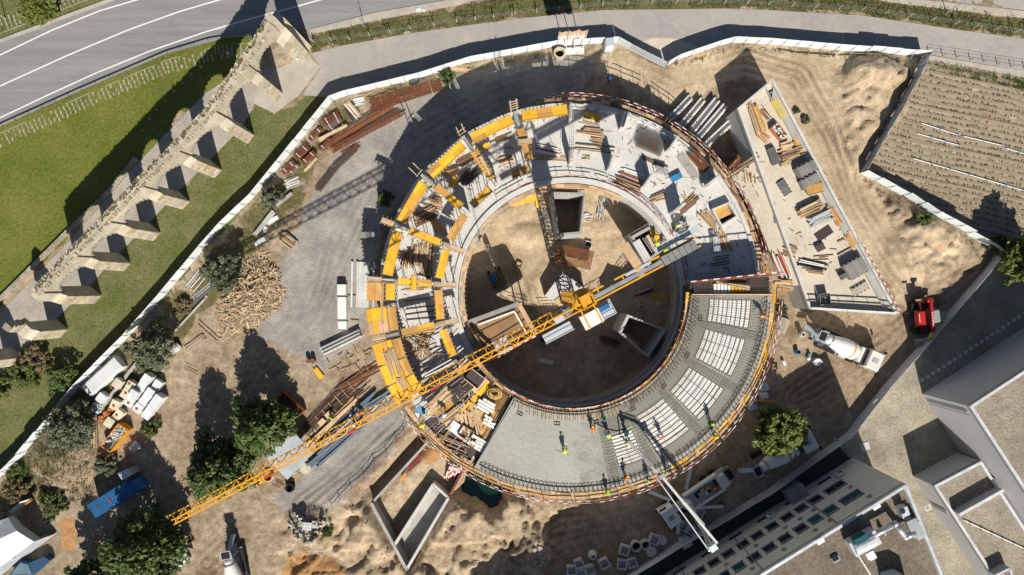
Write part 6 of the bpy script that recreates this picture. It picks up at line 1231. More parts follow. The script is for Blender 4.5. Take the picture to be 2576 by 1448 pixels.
for k in range(9): block('lettering', (-.6 + k * .2, .3, 2.735 - k * .014), (.09, .16, .012), rad(12) * (-1) ** k, white_paint, bo)
for k in range(7): block('lettering', (-.5 + k * .16, -.98, 1.98), (.08, .13, .012), .2, white_paint, TH_)
part('boom_pivot', MB().tube((-2.2, -.1, 2.5), (-2.2, .6, 2.5), .28, 12), red_machine, TH_); block('rear_counterweight', (-2.2, -.35, 1.4), (.5, .9, .7), 0, mat('machine_dark', (1, 1, 1)), TH_); block('beacon', (-2.35, -.9, 2.02), (.2, .7, .1), 0, amber_pan, TH_)
bk = MB(); bk.hexa([(3.0, -1.2, .25), (3.5, -1.2, .25), (3.5, 1.2, .25), (3.0, 1.2, .25)], [(2.75, -1.2, 1.0), (2.95, -1.2, 1.05), (2.95, 1.2, 1.05), (2.75, 1.2, 1.0)]); bko = part('bucket', bk, mat('bucket_grey', (.55, .50, .44), None, 1, .6), TH_)
for s in (-1.17, 1.17): block('bucket_side', (3.2, s, .6), (.6, .06, .75), 0, steel, bko)
block('bucket_lip', (3.55, 0, .3), (.15, 2.4, .06), 0, wood_pale, bko)
p = K('42', 1165, 945, 1.0); place(TH_, (p.x, p.y, gz(p)), rad(-83))
# small excavator in the court
EX = thing('mini_excavator', 'small blue and yellow excavator digging in the shaded left of the court', 'excavator')
for s in (-1, 1):
    part('track', MB().lathe([(.05, -.17), (.36, -.17), (.36, .17), (.05, .17)], 14, Matrix.Translation((.9, s * .75, .36)) @ Matrix.Rotation(pi / 2, 4, 'X')).lathe([(.05, -.17), (.36, -.17), (.36, .17), (.05, .17)], 14, Matrix.Translation((-.9, s * .75, .36)) @ Matrix.Rotation(pi / 2, 4, 'X')).box((0, s * .75, .36), (1.8, .34, .7)), black, EX)
part('undercarriage', MB().box((0, 0, .45), (1.2, 1.3, .3)), steel, EX); part('body', MB().prism([(-1.25, -.55), (-1.0, -.85), (.7, -.85), (.8, .85), (-1.0, .85), (-1.25, .55)], .75, 1.5), mat('shade_yellow', (.30, .17, .03), (.2, .12, .03), 2, .6), EX)  # body yellow darkened to carry the shade of the court
ec = part('cab', shell(-.5, .7, .42, .8, 2.35, .1, .2), blue_paint, EX); ec.matrix_basis = Matrix.Translation((0, .4, 0)); block('window', (.6, .4, 1.7), (.04, .7, .7), 0, glass, ec)
part('boom', MB().beam((.6, -.35, 1.1), (2.0, -.35, 2.6), .2, .3).beam((2.0, -.35, 2.6), (3.0, -.35, 2.4), .18, .26), mat('machine_grey', (.12, .12, .12), None, 2, .6), EX); part('stick', MB().beam((3.0, -.35, 2.4), (4.1, -.35, 1.2), .16, .22), steel, EX); part('bucket', MB().hexa([(3.7, -.6, .5), (4.3, -.6, .4), (4.3, -.1, .4), (3.7, -.1, .5)], [(3.9, -.6, 1.2), (4.4, -.6, 1.1), (4.4, -.1, 1.1), (3.9, -.1, 1.2)]), steel, EX)
part('ram', MB().tube((.8, -.35, 1.5), (2.4, -.35, 2.7), .07, 6), steel, EX)
part('dozer_blade', MB().box((-1.6, 0, .4), (.1, 1.7, .5)), steel, EX)
p = K('22', 1815, 645, -1); place(EX, (p.x, p.y, gz(p)), rad(113))

# ================================================================ people
def skin_mesh(name, nodes, edges, root):
    me = bpy.data.meshes.new(name); me.from_pydata([n[:3] for n in nodes], edges, []); ob = bpy.data.objects.new(name, me); COL.objects.link(ob)
    bpy.context.view_layer.objects.active = ob
    ob.modifiers.new('s', 'SKIN'); sv = me.skin_vertices[0].data
    for i, n in enumerate(nodes): sv[i].radius = (n[3], n[3]); sv[i].use_root = i == root
    sd_ = ob.modifiers.new('d', 'SUBSURF'); sd_.levels = 1; sd_.render_levels = 1
    dg = bpy.context.evaluated_depsgraph_get(); m2 = bpy.data.meshes.new_from_object(ob.evaluated_get(dg)); bpy.data.objects.remove(ob)
    return m2
def pose(lean, arm_f, stride, crouch=0.0):
    hip = Vector((0, 0, .95 - crouch)); L = Matrix.Rotation(lean, 3, 'Y'); up = lambda v: hip + L @ Vector(v)
    N = [(*hip, .15), (*up((0, 0, .25)), .14), (*up((0, 0, .46)), .15), (*up((0, 0, .60)), .065), (*up((.03, 0, .73)), .10), (*up((.03, 0, .81)), .085)]
    E = [(0, 1), (1, 2), (2, 3), (3, 4), (4, 5)]
    for s in (-1, 1):
        k = len(N); sh = up((0, s * .2, .47)); el = sh + Vector((arm_f * .22, s * .08, -.24)); wr = el + Vector((arm_f * .22 + .06, -s * .05, -.12 - .1 * (1 - arm_f)))
        N += [(*sh, .075), (*el, .052), (*wr, .038), (*(wr + Vector((.07, -s * .01, -.03))), .035)]; E += [(2, k), (k, k + 1), (k + 1, k + 2), (k + 2, k + 3)]
        for f in range(4): N.append((*(wr + Vector((.15, (f - 1.5) * .022 - s * .01, -.05))), .011)); E.append((k + 3, len(N) - 1))
        N.append((*(wr + Vector((.09, -s * .065, -.02))), .012)); E.append((k + 3, len(N) - 1))
        k = len(N); st = s * stride; N += [(hip.x, s * .1, hip.z - .06, .10), (hip.x + st * .5 + crouch * .5, s * .11, hip.z * .52, .07), (hip.x + st - crouch * .2, s * .12, .09, .05), (hip.x + st + .14 - crouch * .2, s * .13, .05, .045)]; E += [(0, k), (k, k + 1), (k + 1, k + 2), (k + 2, k + 3)]
    return N, E, up, L
def person_proto(nm, lean, arm_f, stride, crouch):
    N, E, up, L = pose(lean, arm_f, stride, crouch); me = skin_mesh('body', N, E, 0)
    me.materials.clear(); [me.materials.append(m) for m in (cloth, skin, mat('work_shirt', (.10, .12, .16), (.06, .07, .10), 3, .9))]
    hz = up((0, 0, .63)).z; sh = up((0, 0, .1)).z
    for pl_ in me.polygons:
        c = pl_.center; pl_.material_index = 1 if (L.transposed() @ (Vector(c) - Vector((0, 0, .95 - crouch)))).z > .62 else (2 if c.z > .93 - crouch + .02 else 0)
        pl_.use_smooth = True
    vm = MB(); M = Matrix.Translation(up((0, 0, 0))) @ L.to_4x4() @ Matrix.Diagonal((.8, 1.05, 1, 1)); vm.lathe([(.235, .0), (.24, .2), (.27, .42), (.24, .53), (.13, .58)], 12, M, cap=False)
    hm = MB(); Mh = Matrix.Translation(up((.03, 0, .80))) @ L.to_4x4(); hm.lathe([(.19, -.02), (.19, 0), (.150, .01), (.145, .07), (.11, .13), (.05, .165), (.005, .17)], 12, Mh)
    return me, vm, hm
PR = [person_proto('a', rad(12), .5, .18, 0), person_proto('b', rad(42), .9, .12, .1), person_proto('c', rad(5), .1, .28, 0)]
VM = {}
def person(label, p, rz, k, vest, hel):
    T = thing('person', label, 'person', p, rz, group='site workers'); M = WM[T.name]
    key = ('b', k); 
    part('body', PR[k][0], None, T, M=M)
    for nm, i, m in (('vest', 1, vest), ('helmet', 2, hel)):
        kk = (nm, k, m.name)
        if kk not in VM: VM[kk] = PR[k][i].mesh(nm, m, True)
        part(nm, VM[kk], None, T, M=M)
    return T
zu = ZU + .06
for lab, c, x, y, z, rz, k, v, h in (
    ('worker in orange vest holding the vibrator hose on the fresh concrete', '33', 605, 345, zu, 100, 1, vest_o, hel_y), ('worker in green vest and blue helmet by the inner struts', '33', 683, 245, zu, -90, 0, vest_g, hel_b), ('worker in lime vest and blue helmet bending beside the hose', '33', 725, 392, zu, 120, 1, vest_y, hel_b),
    ('worker in dark clothes and blue helmet by the first white blocks', '33', 850, 352, zu, 60, 2, vest_g, hel_b), ('worker in lime vest guiding the pump hose end', '33', 878, 448, zu, 120, 1, vest_y, hel_b), ('worker in yellow vest smoothing the concrete with a long float', '33', 395, 512, zu, 95, 1, vest_y, hel_y),
    ('worker in orange vest at the outer edge below the last white blocks', '33', 852, 712, zu, 80, 1, vest_o, hel_y), ('worker in lime vest on the outer walkway left of the boom', '33', 1020, 715, ZU - .1, 90, 0, vest_y, hel_b), ('worker in lime vest on the outer walkway right of the boom', '33', 1155, 650, ZU - .1, 90, 0, vest_y, hel_b),
    ('worker in green and yellow on the lowest point of the walkway', '33', 715, 820, ZU - .1, 95, 1, vest_g, hel_y), ('worker in green vest near the right outer frames', '33', 1490, 298, zu, 110, 0, vest_g, hel_y), ('worker in lime vest standing on the right walkway', '33', 1518, 392, ZU - .1, 100, 0, vest_y, hel_y), ('worker in pale clothes crouching over the white blocks', '33', 1122, 402, zu, 130, 1, vest_o, hel_w),
    ('worker in orange vest alone on the mesh at the right edge', '32', 1888, 935, zu, 180, 1, vest_o, hel_y), ('worker in yellow vest inside the right core of the court', '32', 1075, 402, 4.7, 40, 1, vest_y, hel_b), ('second worker in yellow vest beside the counterweight', '32', 1137, 446, 4.8, 20, 1, vest_y, hel_b), ('worker in lime vest and white helmet at the fittings cage', '32', 1225, 262, ZL, 0, 0, vest_y, hel_w),
    ('worker in pale clothes on the outer beam line at nine', '22', 1005, 505, ZL + .35, 200, 1, vest_y, hel_w), ('worker in lime vest at the corner of the deck by the outer rail', '23', 1248, 312, 8.3, 30, 1, vest_y, hel_y), ('worker in lime vest beside the blue box on the deck', '23', 1275, 218, 8.25, 60, 0, vest_y, hel_b), ('worker with blue helmet among the planks of the deck', '23', 1435, 225, 8.4, 200, 1, hel_w, hel_b)):
    person(lab, K(c, x, y, z), rad(rz), k, v, h)
for lab, c, x, y, rz, k, v, h in (('worker in orange vest on the steel stack under the jib', '23', 805, 215, 200, 1, vest_o, hel_y), ('worker bending at the rebar bench left of the haul road', '23', 560, 245, -40, 1, vest_g, hel_y), ('worker in blue walking alone in the shadow above the ring', '31', 727, 600, 80, 2, blue_paint, hel_b), ('worker in pale vest partly under the jib at the steel stack', '23', 738, 312, 30, 0, vest_y, hel_w)):
    p = K(c, x, y, .8); p.z = gz(p); person(lab, p, rad(rz), k, v, h)
T = thing('bull_float', 'long thin float handle held by the worker on the fresh concrete', 'float', K('33', 370, 520, zu)); piece('blade', K('33', 325, 505, zu + .03), K('33', 430, 545, zu + .03), .14, .04, steel, T); piece('handle', K('33', 385, 515, zu + .1), K('33', 408, 450, zu + 1.0), .05, .05, white_paint, T)
T = thing('vibrator_hose', 'black vibrator hose curving across the fresh concrete between workers', 'hose', K('33', 650, 300, zu)); part('hose', MB().pipe([K('33', *q, zu + .05) for q in ((600, 335), (588, 290), (592, 255), (640, 310), (690, 330), (730, 350), (790, 362), (850, 350))], .045, 6), black, T)
T = thing('blue_box', 'light blue tool box on the deck corner beside a worker', 'tool box', K('23', 1240, 200, 8.3)); block('body', K('23', 1240, 200, 8.6), (.95, .75, .6), rad(-30), mat('light_blue', (.14, .32, .52), None, 1, .5), T); block('lid', K('23', 1240, 200, 8.93), (1.0, .8, .06), rad(-30), mat('light_blue', (1, 1, 1)), T); block('white_case', K('23', 1220, 240, 8.5), (.7, .5, .4), rad(-20), white_wrap, T)
# ================================================================ materials and equipment around the site
def GK(c, x, y, dz=0.0): p = K(c, x, y); p.z = gz(p) + dz; return p
def GS(x, y, dz=0.0): p = W(x / 5.997 + 201.2, y / 5.997 + 898.9); p.z = gz(p) + dz; return p
def cage(label, p, q, wd, h, n, st, m=rust, sp=.22):
    p, q = Vector(p), Vector(q); d = (q - p).normalized(); nn = Vector((-d.y, d.x, 0)); L = (q - p).length; T = thing('rebar_cages', label, 'rebar cages', (p + q) / 2)
    for i in range(n):
        o = (i / (n - 1) - .5) * wd
        for zz in (.12, h): a = p + nn * o + d * R.uniform(-.3, .3) + Vector((0, 0, zz)); piece('bar', a, a + d * (L + R.uniform(-.4, .4)), .05, .05, m, T)
    for k in range(int(L / sp)):
        c = p + d * (k + .5) * sp; piece('stirrup', c - nn * wd / 2 + Vector((0, 0, h + .03)), c + nn * wd / 2 + Vector((0, 0, h + .03)), .03, .03, m, T)
        if k % 6 == 0: piece('stirrup', c - nn * wd / 2 + Vector((0, 0, h)), c - nn * wd / 2, .03, .03, m, T); piece('stirrup', c + nn * wd / 2 + Vector((0, 0, h)), c + nn * wd / 2, .03, .03, m, T)
    for f in (.15, .85): c = p + d * L * f; piece('bearer', c - nn * (wd / 2 + .2) + Vector((0, 0, .06)), c + nn * (wd / 2 + .2) + Vector((0, 0, .06)), .12, .1, wood_pale, T)
cage('rust-brown column cages stacked nearest the footpath hoarding', GK('21', 870, 805), GK('21', 1400, 640), 1.5, .8, 9, 0, sp=.2); cage('rust-brown column cages, upper of the two long stacks on the gravel', GK('21', 555, 1100), GK('21', 1030, 810), .75, .8, 6, 0, sp=.2); cage('rust-brown column cages, lower of the two long stacks on the gravel', GK('21', 580, 1140), GK('21', 1105, 855), .7, .6, 6, 0, sp=.2)
cage('dark wire mesh rolls curving down the gravel edge, lower piece', GK('21', 470, 1440), GK('21', 600, 1270), .75, .35, 6, 0, rebar, .15); cage('dark wire mesh rolls curving down the gravel edge, upper piece', GK('21', 605, 1262), GK('21', 755, 1125), .75, .35, 6, 0, rebar, .15); cage('single rusty cage lying below the long stacks', GK('21', 650, 1160), GK('21', 770, 1110), .35, .3, 3, 0, rust, .2)
def sheets(label, p, q, wd, n, m=rust_red, straps=2):
    p, q = Vector(p), Vector(q); d = (q - p).normalized(); nn = Vector((-d.y, d.x, 0)); L = (q - p).length; T = thing('sheet_stack', label, 'sheet stack', (p + q) / 2, group='rusty sheet stacks by the hoarding')
    for i in range(n): c = (p + q) / 2 + Vector((R.uniform(-.03, .03), R.uniform(-.03, .03), .06 + i * .1)); block('sheet', c, (L, wd, .08), ang(p, q) + R.uniform(-.02, .02), m, T)
    for i in range(5): c = (p + q) / 2 + nn * (i / 4 - .5) * wd * .85 + Vector((0, 0, .06 + n * .1)); block('rib', c, (L, .06, .06), ang(p, q), m, T)
    for f in np.linspace(.22, .78, straps): c = p.lerp(q, f) + Vector((0, 0, .1 + n * .1 + .03)); block('strap', c, (.08, wd + .05, .04), ang(p, q), white_paint, T)
sheets('red-brown sheet stack highest in the row by the hoarding', GK('21', 515, 935), GK('21', 630, 865), .75, 5); sheets('grey-brown sheet stack just below the highest one', GK('21', 540, 975), GK('21', 650, 905), .6, 4, mat('grey_rust', (.20, .15, .12), None, 1, .7)); sheets('narrow red-brown sheet stack under the long pale board', GK('21', 555, 1000), GK('21', 690, 940), .35, 3)
sheets('short red-brown sheet stack left of the long pale board', GK('21', 410, 1060), GK('21', 500, 975), .5, 4); sheets('short red-brown sheet stack right below the long pale board', GK('21', 490, 1135), GK('21', 580, 1045), .5, 4); sheets('wide red-brown sheet stack, upper left, near the grey pallets', GK('21', 310, 1200), GK('21', 400, 1110), .7, 6); sheets('wide red-brown sheet stack, upper right, near the grey pallets', GK('21', 360, 1240), GK('21', 450, 1150), .6, 5); sheets('red-brown sheet stack lowest by the hoarding', GK('21', 210, 1310), GK('21', 300, 1230), .6, 5); sheets('grey sheet stack beside the lowest red-brown one', GK('21', 260, 1320), GK('21', 330, 1250), .4, 4, mat('grey_rust', (1, 1, 1)))
for lab, c, a, b, n, sp, m, lay, w_, h_ in (('long pale board lying over the red-brown sheet stacks', '21', (475, 1062), (690, 958), 1, .2, [wood_pale], 3, .45, .18), ('white timber bundle with dark gaps near the hoarding corner', '21', (685, 780), (780, 890), 5, .17, [precast, wood_pale, white_paint], 3, .13, .1), ('dark purple board lying on the grass beside the white bundle', '21', (680, 825), (735, 920), 1, .2, [ply_dark], 1, .5, .05), ('pale board lying across the weeds below the sheets', '21', (365, 1300), (475, 1190), 1, .2, [wood_pale], 1, .3, .1), ('heap of broken sticks by the hoarding above the cages', '21', (845, 700), (990, 670), 16, .09, [wood_pale, wood], 3, .07, .05), ('stack of round poles beside the bush at the hoarding', '21', (1460, 520), (1600, 520), 7, .14, [wood, wood_pale, amber_pan], 3, .13, .12), ('grey pallet slats lying by the sheet stacks', '21', (235, 1400), (320, 1370), 7, .2, [precast, mat('grey_board', (1, 1, 1))], 2, .14, .06), ('white pallet slats lying beside the timber bundle', '21', (740, 780), (810, 760), 6, .17, [precast], 2, .12, .05),
    ('pale timber stack with ends to the haul road', '22', (200, 330), (290, 400), 8, .17, [wood_pale, wood], 3, .14, .13), ('long concrete beam lying between weeds and haul road', '22', (0, 320), (130, 160), 1, .3, [concrete_old], 3, .55, .14), ('concrete beam end lying above the first one', '22', (150, 120), (270, 20), 1, .3, [wood_dark, concrete_old], 3, .5, .14), ('long white pipes lying in weeds below the olive tree', '12', (1430, 730), (1540, 600), 4, .4, [galv, white_paint], 1, .08, .08), ('second row of white pipes beside the timber heap', '12', (1410, 860), (1600, 700), 4, .3, [galv, blue_grey], 1, .08, .08), ('long concrete kerb beam right of the pots', '12', (1300, 1080), (1560, 800), 1, .3, [concrete_old], 2, .3, .15), ('greyed pallet of slats beside the manhole cone', '12', (1420, 1180), (1540, 1090), 7, .13, [mat('grey_board', (1, 1, 1)), wood], 2, .12, .1), ('pair of pale battens beside the manhole cone', '12', (1360, 1090), (1415, 1195), 2, .2, [wood_pale], 1, .1, .08), ('dark thin poles lying on the dirt by the timber heap', '12', (1500, 980), (1650, 1120), 2, .6, [wood_dark], 1, .09, .08),
    ('crossed battens on the dirt below the timber heap', '12', (1400, 1320), (1490, 1360), 4, .3, [wood_pale, wood], 1, .08, .06), ('timber truss ladder leaning by the round olive tree', '13', (720, 320), (730, 470), 3, .3, [wood_pale, wood], 2, .12, .1), ('grey beams stacked by the bottom edge near the mixer', '13', (1250, 1440), (1410, 1290), 4, .3, [precast, concrete_old], 2, .22, .2), ('dark timbers by the tree above the mixer truck', '13', (1400, 1200), (1460, 1170), 3, .25, [wood_dark, concrete_old], 1, .15, .15), ('brown timbers spread below the shed roof corner', '23', (140, 740), (200, 770), 4, .3, [wood_dark], 1, .08, .06), ('timbers lying by the shed roof lower corner', '23', (270, 700), (330, 680), 5, .15, [wood_pale, wood], 1, .1, .06)):
    planks(lab, GK(c, *a), GK(c, *b), n, sp, m, w_, h_, layers=lay, jit=.1 if n < 10 else .5)
def pallet(label, p, rz, m=wood_pale, L=1.2, Wd=1.0, n=6):
    T = thing('pallet', label, 'pallet', p, group='loose pallets'); M = Matrix.Translation(Vector(p)) @ Matrix.Rotation(rz, 4, 'Z')
    for i in range(n): block('slat', M @ Vector(((i + .5) / n * L - L / 2, 0, .15)), (L / n * .7, Wd, .03), rz, m, T)
    for s in (-1, 0, 1): block('bearer', M @ Vector((0, s * Wd * .42, .07)), (L, .1, .12), rz, m, T)
pallet('small timber pallet standing by the black tarp', GK('21', 1128, 622), rad(8), wood_pale, 1.0, 1.3); pallet('pallet leaning near the hoarding right of the gate', GK('31', 1422, 400), rad(20)); pallet('grey pallet on the grass by the panel wall corner', GK('43', 730, 478), rad(20), precast); pallet('pallet lying on the dark rubble heap', GK('23', 410, 1050, .3), rad(-5), precast); pallet('pallet in the shade between pump and panel wall', GK('33', 1825, 828), rad(-5), mat('grey_board', (1, 1, 1)))
T = thing('tarp_heap', 'black tarpaulin bundle by the hoarding above the cages', 'tarpaulin', GK('21', 1190, 600)); b = MB(); c = GK('21', 1190, 600); pts = [(c + Vector((math.cos(t) * 1.0 * R.uniform(.7, 1.1), math.sin(t) * .9 * R.uniform(.7, 1.1), 0))) for t in np.linspace(0, 2 * pi, 12)[:-1]]
b.add([p_ for p_ in pts] + [p_.lerp(c, .4) + Vector((0, 0, R.uniform(.3, .5))) for p_ in pts] + [c + Vector((0, 0, .45))], [(i, (i + 1) % 11, 11 + (i + 1) % 11, 11 + i) for i in range(11)] + [(11 + i, 11 + (i + 1) % 11, 22) for i in range(11)]); part('sheet', b, mat('grey_tarp', (.10, .105, .11), None, 1, .5), T)
# precast double-T and box beams
def tbeam(label, p, q, wd, h=.65, m=precast, ribs=2):
    p, q = Vector(p), Vector(q); T = thing('precast_beam', label, 'concrete beam', (p + q) / 2, group='precast beams'); d = (q - p).normalized(); nn = Vector((-d.y, d.x, 0))
    piece('flange', p + Vector((0, 0, h * .35)), q + Vector((0, 0, h * .35)), wd, .16, m, T)
    for i in range(ribs): o = (i - (ribs - 1) / 2) * wd * .62; piece('rib', p + nn * o + Vector((0, 0, h * .7)), q + nn * o + Vector((0, 0, h * .7)), wd * .2, h * .55, m, T)
    for f in (.08, .92): c = p.lerp(q, f); piece('bearer', c - nn * wd * .6 + Vector((0, 0, .06)), c + nn * wd * .6 + Vector((0, 0, .06)), .15, .12, wood_dark, T)
nth = 'first second third fourth fifth'.split()
for i, (a, b, w_) in enumerate((((1185, 905), (1335, 748), .95), ((1262, 965), (1428, 765), .95), ((1345, 1000), (1535, 765), 1.1), ((1390, 1050), (1600, 805), .95), ((1440, 1115), (1655, 915), 1.0))): tbeam('%s precast white ribbed beam counted from the left beside the wedge' % nth[i], GK('31', *a), GK('31', *b), w_, 1.0)
for i, (a, b, w_) in enumerate((((658, 700), (658, 785), .9), ((660, 795), (662, 965), .9), ((664, 975), (664, 1040), .9))): 
    p, q = GK('22', *a), GK('22', *b); T = thing('box_beam', 'white box culvert unit, %s in the upright row left of the ring' % ('upper', 'middle', 'lower')[i], 'concrete unit', (p + q) / 2, group='white culvert units'); piece('body', p + Vector((0, 0, .5)), q + Vector((0, 0, .5)), 1.15, .9, precast, T); piece('cap', p + Vector((0, 0, .97)), q + Vector((0, 0, .97)), 1.0, .05, white_paint, T); piece('joint', q + Vector((-.55, 0, .99)), q + Vector((.55, 0, .99)), .12, .08, steel, T)
for y in (780, 965): planks('thin timber bearer sticking out right of the culvert units, %s' % ('upper' if y < 800 else 'lower'), GK('22', 690, y), GK('22', 770, y + 2), 1, .1, [rust], .1, .1)
tbeam('grey ribbed slab panel leaning along the ring trench', GK('22', 812, 530), GK('22', 805, 872), 1.15, .35, precast, 5); tbeam('white ribbed beams in a row on bearers below the ring, upper', GK('22', 492, 1180), GK('22', 785, 1040), .5, .7, precast, 1); tbeam('white ribbed beams in a row on bearers below the ring, lower', GK('22', 510, 1215), GK('22', 795, 1075), .65, .7, precast, 2)
# the splintered timber heap
HP = thing('timber_heap', 'huge heap of splintered formwork timber between trees and haul road', 'timber heap', W(632, 740)); hp = MB(); hc = W(632, 745)
straw = mat('splintered_wood', (.70, .55, .35), (.55, .40, .24), 1.6, .9, rnd=.2)
for i in range(3600):
    t = R.uniform(0, 6.3); f = math.sqrt(R.random()) * (1 + .18 * math.sin(3 * t + 1) + .1 * math.sin(7 * t)); p = Vector((hc.x + f * math.cos(t) * 3.3, hc.y + f * math.sin(t) * 5.7, 0)); ca = math.cos(.52); q = hc + Vector(((p.x - hc.x) * ca + (p.y - hc.y) * math.sin(.52), -(p.x - hc.x) * math.sin(.52) + (p.y - hc.y) * ca, 0))
    zt = max(0, 1.4 * (1 - f ** 1.5)) + .06; a = R.uniform(0, 6.3); L = R.choice([.15, .25, .4, .7]) * R.uniform(.6, 1.2); dv = Vector((math.cos(a) * L, math.sin(a) * L, R.uniform(-.35, .35) * L)); z0 = gz(q) if i < 300 else 0
    if i < 290: piece('plank', q - dv + Vector((0, 0, zt + .1)), q + dv + Vector((0, 0, zt + .1)), R.uniform(.05, .13), .05, R.choice([wood_pale, straw, straw, wood]), HP)
    else: hp.m = R.choice([0, 0, 0, 1, 2, 3]); hp.beam(q - dv + Vector((0, 0, zt * R.uniform(.6, 1))), q + dv + Vector((0, 0, zt * R.uniform(.6, 1))), R.uniform(.03, .10), .04)
part('splinters', hp, [straw, wood_pale, wood, mat('grey_board', (1, 1, 1))], HP, kind='stuff')
b = MB(); n_ = 28
b.add([hc + Vector((math.cos(2 * pi * i / n_) * 2.6 * ca + math.sin(2 * pi * i / n_) * 4.6 * math.sin(.52), -math.cos(2 * pi * i / n_) * 2.6 * math.sin(.52) + math.sin(2 * pi * i / n_) * 4.6 * ca, -.1)) for i in range(n_)] + [hc + Vector((0, 0, 1.3))], [(i, (i + 1) % n_, n_) for i in range(n_)]); part('core', b, wood_dark, HP)
for i, (x, y, L, w_, r_) in enumerate(((130, 215, 1.7, .6, 35), (72, 285, .8, .5, 60), (32, 372, 1.6, .7, 30))): p = GK('22', x, y, .15); T = thing('foam_sheet', ('long', 'small', 'triangular')[i] + ' white foam sheet lying in the weeds by the haul road', 'foam sheet', p, group='foam sheets'); part('sheet', MB().prism([(p.x + math.cos(rad(r_)) * a * L - math.sin(rad(r_)) * c * w_, p.y + math.sin(rad(r_)) * a * L + math.cos(rad(r_)) * c * w_) for a, c in ((-.5, -.4), (.45, -.5), (.5, .3), (.1, .5), (-.45, .2))], p.z - .1, p.z + .06), white_wrap, T)
T = thing('pot_heap', 'heap of black plastic pots in the weeds below the olive tree', 'pots', GK('12', 1390, 850))
for i in range(34): p = GK('12', 1385 + R.gauss(0, 26), 855 + R.gauss(0, 26), .1 + R.uniform(0, .25)); part('pot', VM.setdefault('pot', MB().lathe([(.1, 0), (.16, .28), (.17, .3), (.13, .29), (.09, .05)], 9).mesh('pot', black)), None, T, M=Matrix.Translation(p) @ Matrix.Rotation(R.uniform(0, 1.5), 4, R.choice('XY')))
def cone(label, p, lean, rz): T = thing('manhole_cone', label, 'concrete cone', p, rz, group='concrete manhole cones'); part('shell', MB().lathe([(.62, 0), (.62, .35), (.36, .95), (.36, 1.1), (.27, 1.1), (.27, .4), (.0, .35)], 18), precast, T, M=WM[T.name] @ Matrix.Translation((0, 0, .3)) @ Matrix.Rotation(lean, 4, 'Y'), smooth=False)
cone('concrete manhole cone lying beside the pallet on the dirt', GK('12', 1345, 1160), rad(50), rad(-110)); cone('concrete manhole cone in the tree shade below the orange skip', GK('13', 1055, 455), rad(50), rad(-140)); cone('concrete cone standing near the manhole units at the bottom', GK('33', 605, 1285, -.3), 0, 0)
# wrapped block pallets
def bpallet(label, p, rz, m, h=1.0, top=False):
    T = thing('block_pallet', label, 'block pallet', p, group='wrapped block pallets'); M = Matrix.Translation(Vector(p)) @ Matrix.Rotation(rz, 4, 'Z')
    for i in range(2):
        for j in range(2): block('block_layer', M @ Vector(((i - .5) * .54, (j - .5) * .6, .14 + h / 2)), (.53, .59, h), rz, m, T)
    block('timber_base', M @ Vector((0, 0, .06)), (1.0, 1.1, .12), rz, wood, T)
    if top: block('brick', M @ Vector((R.uniform(-.2, .2), R.uniform(-.2, .2), .14 + h + .07)), (.3, .2, .14), rz + .4, terracotta, T)
words = 'one two three four five six seven eight nine ten eleven twelve thirteen fourteen'.split(); k = 0
for i in range(3):
    for j in range(4):
        if (i, j) in ((2, 0),): continue
        x, y = 1090 + i * 130 - j * 95, 310 + i * 95 + j * 115; bpallet('white wrapped block pallet in the bright cluster by the orange skip, row %s place %s' % (words[i], words[j]), GS(x, y), rad(-34) + R.uniform(-.06, .06), white_wrap, R.choice([.9, 1.2, 1.5]), (i, j) in ((1, 3), (0, 3)))
for lab, x, y, t in (('cream block pallet at the top of the cluster by the kerb beam', 630, 385, 0), ('cream block pallet with a brick on top, upper middle', 830, 420, 1), ('cream block pallet with a brick on top, shaded by its neighbour', 750, 540, 1), ('cream block pallet without brick in the middle of the cluster', 790, 640, 0), ('open-topped cream pallet with red brick, centre left', 600, 700, 1), ('cream pallet with red brick above the orange skip', 640, 850, 1), ('cream pallet with grey slats nearest the orange skip', 490, 970, 0), ('white pallet under torn wrap at the cluster left', 390, 600, 0), ('white pallet with a brick at the far left of the cluster', 300, 750, 1)): bpallet(lab, GS(x, y), rad(-30) + R.uniform(-.15, .15), cream_blk if 'cream' in lab else white_wrap, R.uniform(.7, 1.1), t)
for i, (x, y, n) in enumerate(((335, 915, 9), (430, 850, 8), (500, 780, 6))):
    T = thing('brick_pile', ('lowest', 'middle', 'highest')[i] + ' pile of hollow red bricks beside the kerb beam', 'bricks', GS(x, y), group='red brick piles')
    for j in range(n): block('brick', GS(x + (j % 3) * 30 - 30 + R.uniform(-6, 6), y + (j // 3) * 26 - 20, .2 + R.uniform(0, .3)), (.4, .25, .25), rad(40) + R.uniform(-.3, .3), terracotta, T)
planks('long grey kerb beam through the block pallet cluster', GS(250, 890), GS(860, 110), 1, .3, [concrete_old], .35, .15, layers=3)
T = thing('wrapped_roll', 'long white wrapped bundle lying against the hoarding', 'bundle', GS(430, 280)); a, b_ = GS(180, 500, .65), GS(660, 60, .65); piece('body', a, b_, 1.75, 1.2, white_wrap, T); piece('top_fold', a + Vector((0, 0, .63)), b_ + Vector((0, 0, .63)), 1.5, .1, tarp, T)
SK = thing('waste_skip', 'orange waste skip filled with rubble and black bags', 'skip', GS(610, 1180)); sq = [GS(*q) for q in ((665, 975), (808, 1072), (548, 1398), (412, 1308))]; sz = max(p.z for p in sq)
for i in range(4): a, b_ = sq[i], sq[(i + 1) % 4]; piece('side', Vector((a.x, a.y, sz + .65)), Vector((b_.x, b_.y, sz + .65)), .09, 1.3, mat('skip_orange', (.72, .30, .02), None, 1, .5), SK); piece('rim', Vector((a.x, a.y, sz + 1.32)), Vector((b_.x, b_.y, sz + 1.32)), .1, .08, mat('skip_orange', (1, 1, 1)), SK)
